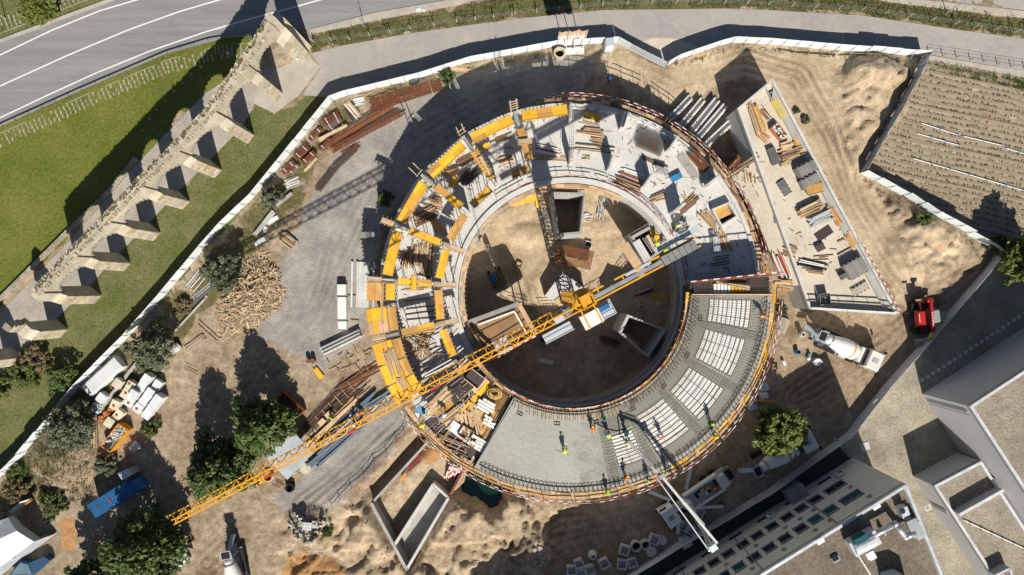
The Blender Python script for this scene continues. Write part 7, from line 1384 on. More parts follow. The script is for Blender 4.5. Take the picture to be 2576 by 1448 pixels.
sc_ = sum(sq, Vector()) / 4; part('floor', MB().prism([p.lerp(sc_, .04)[:2] for p in sq], sz + .5, sz + 1.15), mat('rubble', (.30, .26, .24), (.12, .1, .1), 5, .9, .5), SK)
for i in range(120): f, g = R.random(), R.random(); p = sq[0].lerp(sq[1], f).lerp(sq[3].lerp(sq[2], f), g * .55).lerp(sc_, .1); block('rubble', (p.x, p.y, sz + 1.15 + R.uniform(0, .15)), (R.uniform(.1, .3), R.uniform(.06, .2), .12), R.uniform(0, 3), R.choice([white_block, cream_blk, wood_pale, concrete_old, concrete_old]), SK)
for i in range(5): p = sc_.lerp((sq[2] + sq[3]) / 2, R.uniform(.3, .8)) + Vector((R.uniform(-.5, .5), R.uniform(-.3, .3), 0)); part('bag', MB().lathe([(.05, 0), (.35, .1), (.4, .3), (.2, .5), (.05, .52)], 8, Matrix.Translation((p.x, p.y, sz + 1.1))), black if i < 4 else white_wrap, SK)
# blue container, hut, tent
BC = thing('blue_container', 'faded blue corrugated container in the tree shade', 'container', GK('13', 850, 880)); cq = [K('13', *q, 2.6) for q in ((652, 922), (945, 742), (1015, 838), (722, 1015))]
part('body', MB().prism([p[:2] for p in cq], gz(cq[0]) - .1, 2.55), blue_paint, BC)
for i in range(26): a, b_ = cq[0].lerp(cq[1], (i + .5) / 26), cq[3].lerp(cq[2], (i + .5) / 26); piece('roof_rib', Vector((a.x, a.y, 2.58)), Vector((b_.x, b_.y, 2.58)), .13, .07, blue_paint, BC)
for i in range(9): f = R.choice([.2, .25, .3, .45, .5, .72, .78]) + R.uniform(-.03, .03); a, b_ = cq[0].lerp(cq[1], f), cq[3].lerp(cq[2], f); piece('rust_streak', Vector((a.lerp(b_, .3).x, a.lerp(b_, .3).y, 2.62)), Vector((a.lerp(b_, .7).x, a.lerp(b_, .7).y, 2.62)), .05, .01, rust_red, BC)
T = thing('blue_cabin', 'small blue cabin attached to the end of the container', 'cabin', GK('13', 1000, 800)); cq = [K('13', *q, 2.2) for q in ((965, 750), (1010, 725), (1062, 795), (1012, 832))]; part('body', MB().prism([p[:2] for p in cq], 0, 2.2), blue_paint, T); part('roof', MB().prism([p[:2] for p in cq], 2.205, 2.27), blue_paint, T)
T = thing('toilet_hut', 'grey ribbed roof hut behind the blue container', 'hut', GK('13', 945, 690)); cq = [K('13', *q, 2.4) for q in ((888, 682), (960, 646), (995, 692), (922, 732))]; part('body', MB().prism([p.lerp(sum(cq, Vector()) / 4, .05)[:2] for p in cq], 0, 2.35), mat('hut_grey', (.4, .4, .4), None, 1, .6), T)
for i in range(6): a, b_ = cq[0].lerp(cq[1], (i + .5) / 6), cq[3].lerp(cq[2], (i + .5) / 6); piece('roof_rib', Vector((a.x, a.y, 2.4)), Vector((b_.x, b_.y, 2.4)), .24, .06, galv, T)
TN = thing('white_tent', 'white canvas marquee cut by the lower left corner', 'tent', GK('13', 60, 1250))
def quad(nm, pts, m, T): part(nm, MB().hexa([Vector(p) - Vector((0, 0, .06)) for p in pts], pts), m, T)
r0, r1 = K('13', -260, 1290, 3.8), K('13', 125, 1115, 3.8); e0, e1, e2, e3 = K('13', -260, 1130, 2.6), K('13', 60, 1015, 2.6), K('13', 255, 1195, 2.6), K('13', -120, 1480, 2.6)
e3b = K('13', -330, 1640, 2.6); quad('roof', [r0, r1, e1, e0], tarp, TN); quad('roof', [e3b, e2, r1, r0], tarp, TN); quad('end_canvas', [e1, r1, (r1 + Vector((.1, -.1, -1.2))), (e1 + Vector((.1, -.1, -1.0)))], tarp, TN); quad('end_canvas', [r1, e2, e2 + Vector((.1, .1, -1.0)), r1 + Vector((.1, .1, -1.2))], tarp, TN)
quad('side_canvas', [e2, e3b, e3b + Vector((.3, -.5, -2.4)), e2 + Vector((1.3, .2, -2.4))], mat('canvas_grey', (.38, .40, .44), None, 1, .6), TN)
for p in (e1, e2, K('13', 100, 1320, 2.6), e3b): piece('pole', Vector((p.x, p.y, 0)), p, .08, .08, galv, TN)
T = thing('tilted_panel', 'tilted white panel with an orange edge beside the marquee', 'panel', GK('13', 150, 920)); quad('panel', [K('13', 60, 968, 1.2), K('13', 155, 895, 1.4), K('13', 240, 868, 1.3), K('13', 95, 985, 1.0)], tarp, T); piece('edge', K('13', 100, 985, 1.1), K('13', 240, 880, 1.2), .12, .5, mat('skip_orange', (1, 1, 1)), T); piece('leg', K('13', 150, 930, 1.1), GK('13', 150, 930), .1, .1, wood, T)
T = thing('blue_tarp', 'dark blue tarpaulin over crates at the lower left corner', 'tarpaulin', GK('13', 200, 1400)); part('cover', MB().prism([K('13', *q, 1.2)[:2] for q in ((60, 1448), (150, 1345), (215, 1360), (330, 1310), (370, 1340), (250, 1448))], 0, 1.1), mat('tarp_blue', (.03, .08, .16), None, 1, .5), T); part('top_fold', MB().prism([K('13', *q, 1.2)[:2] for q in ((80, 1440), (155, 1355), (210, 1368), (240, 1440))], 1.105, 1.2), mat('tarp_pale', (.14, .22, .27), None, 1, .5), T)
for i, (x, y) in enumerate(((378, 1043), (405, 1018))): p = GK('13', x, y); T = thing('bucket', ('left', 'right')[i] + ' of two dark round buckets on the path by the marquee', 'bucket', p, group='two dark buckets'); part('shell', MB().lathe([(.24, 0), (.27, .5), (.24, .5), (.2, .1), (0, .08)], 14, Matrix.Translation(p)), mat('bucket_dark', (.08, .085, .09), None, 1, .5), T)
# shed roof and steel yard
SH = thing('shed', 'open shed with a pale blue corrugated roof under the jib', 'shed', GK('23', 260, 540)); cq = [K('23', *q, 2.7) for q in ((258, 338), (430, 528), (236, 728), (84, 570))]
part('roof', MB().prism([p[:2] for p in cq], 2.62, 2.68), galv, SH)
for i in range(34): a, b_ = cq[0].lerp(cq[1], (i + .5) / 34), cq[3].lerp(cq[2], (i + .5) / 34); piece('roof_rib', Vector((a.x, a.y, 2.69)), Vector((b_.x, b_.y, 2.69)), .1, .04, galv, SH)
for p in cq: p = p.lerp(sum(cq, Vector()) / 4, .06); piece('post', (p.x, p.y, 0), (p.x, p.y, 2.62), .12, .12, wood, SH)
for lab, a, b, n, sp, m, lay, w_, h_ in (('blue-grey steel beams in the lower bundle by the haul road', (445, 610), (800, 300), 5, .28, [blue_grey], 2, .2, .22), ('blue-grey steel beams in the middle bundle under the jib', (490, 480), (740, 260), 4, .3, [blue_grey, galv], 2, .2, .22), ('blue-grey square tubes in the upper bundle near the yellow deck', (830, 200), (985, 100), 4, .32, [blue_grey, galv], 2, .25, .25), ('pair of blue-grey tubes left of the upper bundle', (760, 210), (890, 70), 2, .4, [blue_grey], 2, .25, .25), ('short blue-grey beams poking out below the shed', (415, 590), (480, 540), 2, .3, [blue_grey], 1, .2, .2), ('orange perforated channels in a long row beside the rebar bench', (380, 480), (760, 120), 2, .4, [amber_pan, wood_pale], 2, .32, .15), ('brown rebar lengths on the long bench, left row', (330, 380), (660, 30), 8, .14, [rust, rebar, wood_dark], 2, .05, .08), ('dark rebar lengths on the long bench, right row', (420, 330), (820, 10), 9, .12, [rebar, rebar, wood_dark], 2, .05, .08), ('grey rebar lengths lying under the jib', (500, 390), (700, 220), 8, .12, [rebar, blue_grey], 2, .05, .06), ('brown angle irons by the yellow deck corner', (640, 40), (900, -120), 6, .16, [wood_dark, rust], 2, .1, .1)):
    planks(lab, GK('23', *a), GK('23', *b), n, sp, m, w_, h_, layers=lay, jit=.35)
BN = thing('rebar_bench', 'long timber rebar bench with cross bearers beside the haul road', 'bench', GK('23', 560, 230))
for f in np.linspace(0, 1, 9): p = GK('23', 330, 430).lerp(GK('23', 720, 20), f); d = Vector((.66, -.75, 0)); piece('bearer', p - d * .7 + Vector((0, 0, .2)), p + d * .9 + Vector((0, 0, .2)), .09, .1, wood, BN); piece('leg', p - d * .6, p - d * .6 + Vector((0, 0, .2)), .1, .1, wood, BN)
for f in (.25, .5): p = GK('23', 430, 330).lerp(GK('23', 640, 100), f); block('work_top', p + Vector((.35, -.3, .42)), (1.0, .7, .06), rad(45), ply, BN)
BIN = thing('scrap_bin', 'rusty open scrap bin beside the big dark tree', 'bin', GK('23', 290, 130)); bq = [GK('23', *q) for q in ((225, 55), (380, 195), (320, 255), (180, 120))]
for i in range(4): a, b_ = bq[i], bq[(i + 1) % 4]; piece('side', a + Vector((0, 0, .6)), b_ + Vector((0, 0, .6)), .1, 1.1, rust, BIN)
part('floor', MB().prism([p[:2] for p in bq], .1, .5), rust_red, BIN)
for i in range(36): f, g = R.random(), R.random(); p = bq[0].lerp(bq[1], f).lerp(bq[3].lerp(bq[2], f), g); a = R.uniform(0, 6.3); piece('scrap', p + Vector((0, 0, .8)), p + Vector((math.cos(a) * .7, math.sin(a) * .7, .8 + R.uniform(-.2, .4))), .06, .05, R.choice([rust, rebar, wood_dark, rust_red]), BIN)
def coil(label, p, r, m, n=7, t=.05): 
    T = thing('coil', label, 'coil', p, group='coils'); b = MB()
    for k in range(n): rr = r * (1 - .07 * (k % 4)); o = Vector((R.uniform(-.06, .06), R.uniform(-.06, .06), .06 + k * t * 1.2)); b.pipe([p + o + Vector((rr * math.cos(t_), rr * math.sin(t_), 0)) for t_ in np.linspace(0, 2 * pi, 15)], t, 5)
    part('turns', b, m, T)
coil('yellow hose coil under the jib left of the shed', GK('23', 100, 698), .65, mat('hose_yellow', (1, 1, 1))); coil('black coil of cable at the corner of the haul road', GK('23', 265, 775), .55, black, 9, .07)
T = thing('round_lid', 'round pale concrete lid beside the shed roof', 'lid', GK('23', 375, 640)); part('disc', MB().lathe([(.05, 0), (.75, 0), (.75, .14), (.05, .16)], 22, Matrix.Translation(GK('23', 375, 640))), mat('sandy_concrete', (.55, .49, .38), None, 1, .9), T)
for lab, c, a, b_ in (('yellow panel lying on the sand under the jib left of the shed', '23', (-20, 765), (50, 720)), ('single yellow panel lying on the dirt left of the steel yard', '22', (435, 1315), (500, 1395))): planks(lab, GK(c, *a), GK(c, *b_), 1, .2, [yellow_pan], .75, .12, layers=2, cat='panel')
TFm = thing('timber_scatter', 'scattered grid of dark timber frames on the weeds beside the yellow deck', 'timber frames', GK('22', 720, 1300))
for i in range(42): p = GK('22', 690 + R.uniform(-140, 190), 1260 + R.uniform(-60, 120), .1); a = rad(28) + R.choice([0, pi / 2]) + R.uniform(-.15, .15); L = R.uniform(.4, 1.1); piece('timber', p, p + Vector((math.cos(a) * L, math.sin(a) * L, R.uniform(0, .1))), .09, .07, R.choice([wood, wood_dark, wood_pale]), TFm)
T = thing('rust_drums', 'pair of rusty round barrels left of the ribbed beams', 'barrels', GK('22', 420, 1270))
for dx in (-14, 22): p = GK('22', 418 + dx, 1272); part('barrel', MB().lathe([(.3, 0), (.3, .4), (.32, .42), (.3, .44), (.3, .85), (.27, .85), (.05, .8)], 14, Matrix.Translation(p)), rust, T)
# rope fence beside the lower haul road
RF = thing('rope_fence', 'sagging orange rope fence on thin posts along the haul road edge', 'fence', GK('23', 900, 600)); P = [GK('23', *q) for q in ((575, 950), (630, 880), (720, 790), (820, 720), (900, 620), (990, 540), (1060, 440), (1120, 380), (1150, 290))]
for a, b_ in zip(P[:-1], P[1:]):
    piece('post', a, a + Vector((0, 0, 1.2)), .06, .06, rust, RF)
    for zz in (.55, 1.05): m_ = a.lerp(b_, .5) + Vector((0, 0, zz - .08)); piece('rope', a + Vector((0, 0, zz)), m_, .05, .05, terracotta, RF); piece('rope', m_, b_ + Vector((0, 0, zz)), .05, .05, terracotta, RF)
# retaining box below the ring
RX = thing('retaining_box', 'open concrete retaining box with a middle wall below the ring', 'retaining walls', W(1030, 1280))
def rwall(a, b, z0, z1, th=.32, m=concrete_old): p, q = K('23', *a, z1), K('23', *b, z1); piece('wall', Vector((p.x, p.y, (z0 + z1) / 2)), Vector((q.x, q.y, (z0 + z1) / 2)), th, z1 - z0, m, RX)
rwall((1300, 440), (868, 912), -2.2, .5, .3); rwall((868, 905), (1138, 1412), -2.2, 1.0, .4); rwall((1135, 1408), (1452, 868), -2.2, 1.0, .35, concrete); rwall((1045, 1222), (1338, 765), -2.2, .9, .4, concrete); rwall((1335, 762), (1452, 868), -2.2, .9, .3, concrete); rwall((1452, 862), (1570, 640), -2.2, .6, .3, rust_red)
b = MB(); fq = [K('23', *q, z_) for q, z_ in (((1045, 1220), -1.3), ((1140, 1390), -1.5), ((1440, 870), -.4), ((1330, 775), -.3))]; b.hexa([p - Vector((0, 0, 1)) for p in fq], fq); part('floor', b, concrete_old, RX)
T = thing('striped_boards', 'bundle of red and white boards leaning on the rusty sheet below the ring', 'boards', GK('23', 1480, 690))
for i in range(16):
    a, b_ = K('23', 1420 + i * 8, 740 - R.uniform(0, 30), -.6), K('23', 1465 + i * 6, 610 + R.uniform(0, 30), 1.2)
    for s in range(5): piece('board', a.lerp(b_, s / 5), a.lerp(b_, (s + 1) / 5), .12, .05, red_paint if (s + i) % 2 else white_paint, T)
planks('rusty bars leaning inside the retaining box by the ring', K('23', 1150, 640, -.8), K('23', 1235, 555, -.5), 7, .13, [rust, red_paint, rebar], .06, .06, layers=2); planks('yellow timber block on the box floor', GK('23', 1075, 755, .3), GK('23', 1145, 680, .3), 2, .25, [amber_pan], .3, .25); planks('pale planks at the end of the middle wall', K('23', 1340, 900, -1.3), K('23', 1390, 830, -1.3), 3, .2, [wood_pale, wood_dark], .14, .08)
part('pit_water', MB().prism([tuple(p) for p in D2([(1186, 1180), (1228, 1186), (1276, 1240), (1248, 1294), (1158, 1248)])], -2.6, -2.3), water)['kind'] = 'structure'
# manhole units at the bottom
def mbox(label, p, rz, L=1.25, h=.8, m=precast):
    T = thing('manhole_box', label, 'concrete box', p, group='square manhole boxes'); M = Matrix.Translation(Vector(p)) @ Matrix.Rotation(rz, 4, 'Z')
    for s in (-1, 1): block('wall', M @ Vector((s * (L / 2 - .07), 0, h / 2)), (.14, L, h), rz, m, T); block('wall', M @ Vector((0, s * (L / 2 - .07), h / 2)), (L - .28, .14, h), rz, m, T)
    block('floor', M @ Vector((0, 0, .05)), (L - .3, L - .3, .1), rz, m, T)
for i, (x, y, r_) in enumerate(((447, 1400, 3), (502, 1350, 20), (520, 1425, 25), (585, 1395, 15), (690, 1340, 28), (843, 1248, -15), (825, 1352, -5), (900, 1340, 18), (1066, 1168, -20), (1292, 1070, -25), (1338, 1092, -30), (1400, 968, -25))): mbox('square concrete manhole box, number %s from the left along the bottom' % words[i], GK('33', x, y), rad(r_), 1.25 if i not in (1,) else 1.15)
for i, (x, y) in enumerate(((930, 1216), (1000, 1205))): p = GK('33', x, y); T = thing('manhole_ring', ('larger left', 'right')[i] + ' round concrete manhole ring standing by the panel wall', 'concrete ring', p, group='manhole rings'); part('ring', MB().lathe([(.68 - .06 * i, 0), (.68 - .06 * i, .9), (.56 - .06 * i, .9), (.56 - .06 * i, 0)], 22, Matrix.Translation(p), cap=False), precast, T); part('bed', MB().lathe([(.02, 0), (.55, 0), (.55, .05), (.02, .05)], 16, Matrix.Translation(p)), dark, T)
for i, (x, y, sx) in enumerate(((1130, 1180, .65), (1042, 1255, .7))): p = GK('33', x, y); T = thing('concrete_cover', ('flat oval', 'thick round')[i] + ' concrete cover lying by the panel wall', 'concrete cover', p, group='manhole covers'); part('disc', MB().lathe([(.02, 0), (sx, 0), (sx, .2 + .4 * i), (.02, .2 + .4 * i)], 20, Matrix.Translation(p)), precast, T)
T = thing('meter_plinth', 'square precast plinth box against the panel wall', 'plinth', GK('33', 1295, 1180)); block('body', GK('33', 1295, 1180, .6), (1.3, 1.2, 1.2), rad(30), precast, T); block('lid', GK('33', 1295, 1180, 1.23), (1.4, 1.3, .06), rad(30), precast, T)
T = thing('tangled_hose', 'heap of grey coiled tubing beside the pump truck', 'tubing', GK('33', 1470, 1030)); b = MB()
for k in range(9): c = GK('33', 1470 + R.uniform(-18, 18), 1030 + R.uniform(-18, 18), .1 + k * .06); rr = R.uniform(.25, .5); b.pipe([c + Vector((rr * math.cos(t), rr * math.sin(t), .08 * math.sin(2 * t))) for t in np.linspace(0, 2 * pi, 11)], .05, 5)
part('turns', b, steel, T)
RP = thing('rock_pile', 'pile of pale boulders on the slope at the bottom', 'rocks', GK('33', 215, 1270))
for i in range(46): p = GK('33', 215 + R.gauss(0, 26), 1270 + R.gauss(0, 60), .08); s = R.uniform(.2, .55); block('rock', p, (s, s * R.uniform(.7, 1.1), s * .7), R.uniform(0, 3), R.choice([mat('boulder', (.45, .36, .26), None, 2, .9, .3, rnd=.2), concrete_old]), RP, kind='stone')
DR = thing('rubble_heap', 'dark heap of broken kerbs and pots beside the haul road', 'rubble', GK('23', 400, 1080))
for i in range(110): p = GK('23', 400 + R.gauss(0, 75), 1085 + R.gauss(0, 45), .1 + R.uniform(0, .2)); s = R.uniform(.15, .5); block('rock', p, (s * 1.2, s * R.uniform(.5, 1), s * .7), R.uniform(0, 3), R.choice([concrete_old, black, black, stone_grey, precast]), DR, kind='stone', tilt=Matrix.Rotation(R.uniform(-.5, .5), 4, 'X'))
st_ = MB()                                  # loose stones over the rough ground
for i in range(4000):
    u, v = (R.uniform(640, 1480), R.uniform(1230, 1460)) if i < 2600 else ((R.uniform(2080, 2300), R.uniform(140, 430)) if i < 3700 else (R.uniform(2180, 2490), R.uniform(480, 760)))
    p = W(u, v)
    if i < 2600 and np.hypot(p.x - RC.x, p.y - RC.y) < 25: continue
    s = R.choice([.04, .05, .06, .08, .12]); z = gz(p); a = R.uniform(0, 3); c, s_ = math.cos(a) * s, math.sin(a) * s
    st_.add([(p.x + c, p.y + s_, z - .02), (p.x - s_, p.y + c, z - .02), (p.x - c * .8, p.y - s_ * .8, z - .02), (p.x + s_, p.y - c, z - .02), (p.x + c * .3, p.y + s_ * .3, z + s * .9), (p.x - c * .3, p.y - s_ * .2, z + s * .8)], [(0, 1, 4), (1, 5, 4), (1, 2, 5), (2, 3, 5), (3, 4, 5), (3, 0, 4)])
part('loose_stones', st_, mat('stone_bits', (.50, .42, .31), (.34, .28, .21), 3, .95), kind='stuff')['label'] = 'loose stones strewn over the dug earth and mounds'
# right-hand yard
T = thing('culvert_half', 'curved brown concrete half pipe beside the ring rail', 'concrete unit', GK('42', 95, 1005)); M = Matrix.Translation(GK('42', 95, 1005)) @ Matrix.Rotation(rad(70), 4, 'Z'); b = MB(); pr = [(math.cos(t) * .95, math.sin(t) * .6) for t in np.linspace(0, pi, 9)]; vs = [M @ Vector((x, yy, zz)) for x in (-1.0, 1.0) for yy, zz in pr]; b.add(vs, [(i, i + 1, 10 + i, 9 + i) for i in range(8)] + [tuple(range(9)), tuple(reversed(range(9, 18)))]); part('shell', b, mat('brown_concrete', (.36, .31, .24), None, 1, .9), T)
def ringthing(label, p, r, h, m, name='pipe_ring'): T = thing(name, label, 'ring' if name == 'pipe_ring' else name, p); part('shell', MB().lathe([(r, 0), (r, h), (r * .72, h), (r * .72, .02)], 18, Matrix.Translation(p), cap=False), m, T); part('bed', MB().lathe([(.02, .02), (r * .71, .02), (r * .71, .06), (.02, .06)], 12, Matrix.Translation(p)), dark, T)
ringthing('short pale concrete ring standing on the yard left of the mixer truck', GK('42', 238, 1072), .32, .9, precast); ringthing('blue plastic barrel standing in the yard near the ring', GK('42', 210, 1205), .3, .9, blue_paint, 'barrel'); ringthing('big pale concrete ring with timber round it below the flagpoles', GK('31', 356, 420), .78, 1.1, mat('sandy_concrete', (1, 1, 1)))
T = thing('blue_drums', 'small bright blue canisters beside the white bag', 'canisters', GK('42', 303, 1235)); 
for x, y in ((305, 1222), (298, 1256)): part('canister', MB().lathe([(.05, 0), (.22, .02), (.22, .45), (.12, .55), (.05, .55)], 12, Matrix.Translation(GK('42', x, y))), mat('bright_blue', (1, 1, 1)) if y < 1240 else white_wrap, T)
T = thing('big_bag', 'crumpled white bulk bag on the yard left of the mixer truck', 'bulk bag', GK('42', 365, 1282)); c = GK('42', 365, 1282); pts = [c + Vector((math.cos(t) * .62 * R.uniform(.85, 1.1), math.sin(t) * .58 * R.uniform(.85, 1.1), .05)) for t in np.linspace(0, 2 * pi, 11)[:-1]]; b = MB(); b.add(pts + [p_.lerp(c, .15) + Vector((0, 0, R.uniform(.5, .75))) for p_ in pts] + [c + Vector((0, 0, .5))], [(i, (i + 1) % 10, 10 + (i + 1) % 10, 10 + i) for i in range(10)] + [(10 + i, 10 + (i + 1) % 10, 20) for i in range(10)]); part('bag', b, white_wrap, T)
T = thing('white_canister', 'small white canister on the yard beside the ring', 'canister', GK('42', 113, 1290)); block('body', GK('42', 113, 1290, .25), (.35, .7, .5), rad(20), white_wrap, T); block('cap', GK('42', 108, 1275, .53), (.12, .12, .08), 0, red_paint, T)
T = thing('yellow_hose', 'thin yellow hose running across the shaded dirt', 'hose', GK('42', 130, 1380)); part('run', MB().pipe([GK('42', x, y, .04) for x, y in ((30, 1325), (80, 1340), (130, 1385), (180, 1420), (225, 1448))] + [GK('43', 260, 50, .04)], .03, 5), mat('hose_yellow', (1, 1, 1)), T)
T = thing('site_boxes', 'white plant boxes with a yellow lifting bar beside the right edge of the ring', 'equipment', K('33', 1885, 70, 0)); 
for x, y, s in ((1890, 25, 1.0), (1885, 85, .9), (1800, 115, 1.0), (1800, 170, .9)): p = GK('33', x, y); block('box', p + Vector((0, 0, .5)), (s, s * .8, 1.0), rad(15), R.choice([white_wrap, galv, precast]), T)
piece('lifting_bar', GK('33', 1840, 115, 1.4), GK('33', 1960, 125, 1.4), .25, .25, yellow_met, T)
planks('long thin pole lying in the shade beside the pump truck', GK('33', 1625, 550), GK('33', 1655, 635), 1, .1, [steel], .07, .07)
# flags, signs, lamps, cabin
for i, x in enumerate((400, 462, 527)):
    p = GK('31', x, 392 - i * 5); T = thing('flagpole', ('left', 'middle', 'right')[i] + ' of three white flagpoles with hanging tan and white banners', 'flagpole', p, group='three flagpoles by the footpath'); piece('pole', p, p + Vector((0, 0, 7.0)), .11, .11, white_paint, T, 'tube'); block('foot', p + Vector((0, 0, .2)), (.5, .5, .4), 0, white_paint, T)
    n_ = 7; vs = [p + Vector((-.1 - 1.15 * k / (n_ - 1), .10 * math.sin(k * 1.1 + i) + .12 * k / n_, zz)) for zz in (4.2, 5.5, 6.8) for k in range(n_)]; vs2 = [v + Vector((0, .03, 0)) for v in vs]; fs = [(r * n_ + k, r * n_ + k + 1, (r + 1) * n_ + k + 1, (r + 1) * n_ + k) for r in range(2) for k in range(n_ - 1)]
    f_ = MB(); f_.m = 0; f_.add(vs, fs[:n_ - 1]); f_.m = 1; f_.add(vs, fs[n_ - 1:]); f_.m = 0; f_.add(vs2, fs[:n_ - 1]); f_.m = 1; f_.add(vs2, fs[n_ - 1:]); part('banner', f_, [flag_w, flag_o], T)
T = thing('flag_plinth', 'long low concrete plinth under the flagpoles', 'plinth', GK('31', 460, 390)); piece('plinth', GK('31', 385, 398, .12), GK('31', 540, 382, .12), 1.0, .3, concrete, T); piece('edge', GK('31', 385, 398, .29), GK('31', 540, 382, .29), .8, .04, precast, T)
T = thing('guard_cabin', 'small white guard cabin beside the gate', 'cabin', GK('31', 738, 320)); cq = [K('31', *q, 2.3) for q in ((708, 292), (768, 287), (772, 342), (712, 348))]; part('body', MB().prism([p[:2] for p in cq], 0, 2.25), white_paint, T); part('roof', MB().prism([p.lerp(sum(cq, Vector()) / 4, -.06)[:2] for p in cq], 2.26, 2.34), galv, T); block('door', GK('31', 715, 375, .04), (.8, 1.3, .05), rad(-5), steel, T)
T = thing('striped_post', 'short red and white striped post right of the gate', 'post', GK('31', 1242, 500)); 
for k in range(6): p = GK('31', 1242, 505); piece('band', p + Vector((0, 0, k * .3)), p + Vector((0, 0, k * .3 + .3)), .16, .16, white_paint if k % 2 else red_paint, T)
def sign(label, p, rz, kind): 
    T = thing('road_sign', label, 'road sign', p); piece('post', p, p + Vector((0, 0, 2.3)), .07, .07, galv, T); d = Vector((math.cos(rz), math.sin(rz), 0))
    if kind: part('plate', MB().lathe([(.02, -.015), (.32, -.015), (.32, .015), (.02, .015)], 20, Matrix.Translation(p + Vector((0, 0, 2.4))) @ Matrix.Rotation(rz, 4, 'Z') @ Matrix.Rotation(pi / 2, 4, 'X')), white_paint, T); return
    for zz, s in ((2.1, .45), (2.9, .45)): part('plate', MB().add([p + d * x + Vector((0, 0, zz + z_)) + Vector((0, o, 0)) for o in (.04, .06) for x, z_ in ((-s, -.35), (s, -.35), (0, .42))], [(0, 1, 2), (5, 4, 3), (0, 1, 4, 3), (1, 2, 5, 4), (2, 0, 3, 5)]), white_paint, T)
sign('double triangular road sign seen edge-on in the verge', GK('21', 820, 210), rad(95), 0); sign('round white mirror sign before the end pier of the aqueduct', GK('21', 345, 492), rad(10), 1)
def lamp(label, p, h, arm_): 
    T = thing('street_lamp', label, 'street lamp', p); piece('pole', p, p + Vector((0, 0, h)), .13, .13, galv, T, 'tube'); a = Vector(arm_); piece('arm', p + Vector((0, 0, h)), p + a + Vector((0, 0, h + .2)), .08, .08, galv, T); d = a.normalized(); part('lamp_head', MB().beam(p + a + Vector((0, 0, h + .18)), p + a + d * .7 + Vector((0, 0, h + .22)), .32, .14), blue_grey, T)
lamp('street lamp over the verge at the top right corner', K('41', 1340, 105, 0), 4.6, (.1, .3, 0)); lamp('street lamp post at the far left by the road', K('11', 40, 140, 0), 5, (-.4, .4, 0))
for i, (a, b_, nk) in enumerate((((1160, 932), (1435, 1020), 2), ((1125, 1008), (1445, 1100), 3), ((1480, 1030), (1770, 1100), 2), ((1095, 1197), (1931, 1440), 6), ((1800, 1120), (1990, 1180), 2))):
    T = thing('irrigation_pipe', 'white irrigation pipe on the field, %s' % ('upper left one', 'second from the top at the left', 'upper middle one', 'longest and lowest one', 'short one at the right edge')[i], 'pipe', K('41', *a), group='irrigation pipes on the field'); P = [K('41', *a, .22).lerp(K('41', *b_, .22), t) for t in np.linspace(0, 1, nk + 1)]
    for p, q in zip(P[:-1], P[1:]): piece('tube', p, q, .11, .11, white_paint, T, 'tube'); block('coupling', q, (.2, .18, .18), ang(p, q), mat('light_blue', (1, 1, 1)), T)
T = thing('black_pipe', 'thin black pipe curving along the rubble mound by the field hoarding', 'pipe', GK('41', 1000, 500)); part('run', MB().pipe([GK('41', x, y, .08) for x, y in ((70, 370), (230, 400), (480, 420), (700, 425), (860, 435), (960, 480), (1020, 540), (1040, 610), (1010, 690))], .07, 6), black, T)
T = thing('barrier_pole', 'red and white pole leaning on the panel wall', 'barrier', GK('43', 510, 440))
for k in range(6): a, b_ = GK('43', 475, 400, .9), GK('43', 550, 478, 1.2); piece('band', a.lerp(b_, k / 6), a.lerp(b_, (k + 1) / 6), .12, .12, red_paint if k % 2 else white_paint, T)
T = thing('ledger_pole', 'thin pale pole leaning along the panel wall above the red barrier', 'pole', GK('43', 700, 220)); piece('pole', GK('43', 620, 305, .8), GK('43', 775, 105, 1.6), .07, .07, galv, T); piece('stay', GK('43', 620, 305), GK('43', 620, 305, .8), .06, .06, steel, T)
T = thing('litter', 'crumpled white plastic sheet in the verge by the road', 'plastic sheet', GK('21', 1240, 80)); c = GK('21', 1240, 80); part('sheet', MB().prism([(c.x + x, c.y + y) for x, y in ((-.6, -.2), (.3, -.3), (.8, .0), (.2, .15), (-.1, .35), (-.5, .2))], c.z, c.z + .15), white_wrap, T)
# ================================================================ trees and shrubs
def leaf_quads(b, c, rr, n, size, rs, out):
    for _ in range(n):
        a = rs.uniform(0, 2 * pi); u = rs.uniform(-.45, 1); s_ = math.sqrt(max(0, 1 - u * u)); f = rs.uniform(.72, 1.04)
        p = Vector((c[0] + rr[0] * s_ * math.cos(a) * f, c[1] + rr[1] * s_ * math.sin(a) * f, c[2] + rr[2] * u * f)); nrm = Vector((s_ * math.cos(a), s_ * math.sin(a), u + .35)).normalized()
        t = Vector((rs.uniform(-1, 1), rs.uniform(-1, 1), rs.uniform(-1, 1))) + out * 1.3; t = (t - nrm * t.dot(nrm) * rs.uniform(.1, .8)).normalized(); bt = nrm.cross(t).normalized() + nrm * rs.uniform(-.5, .5); L = size * rs.uniform(.6, 1.4); w_ = L * .34
        b.add([p - t * L * .5, p + bt * w_, p + t * L * .6, p - bt * w_], [(0, 1, 2, 3)])
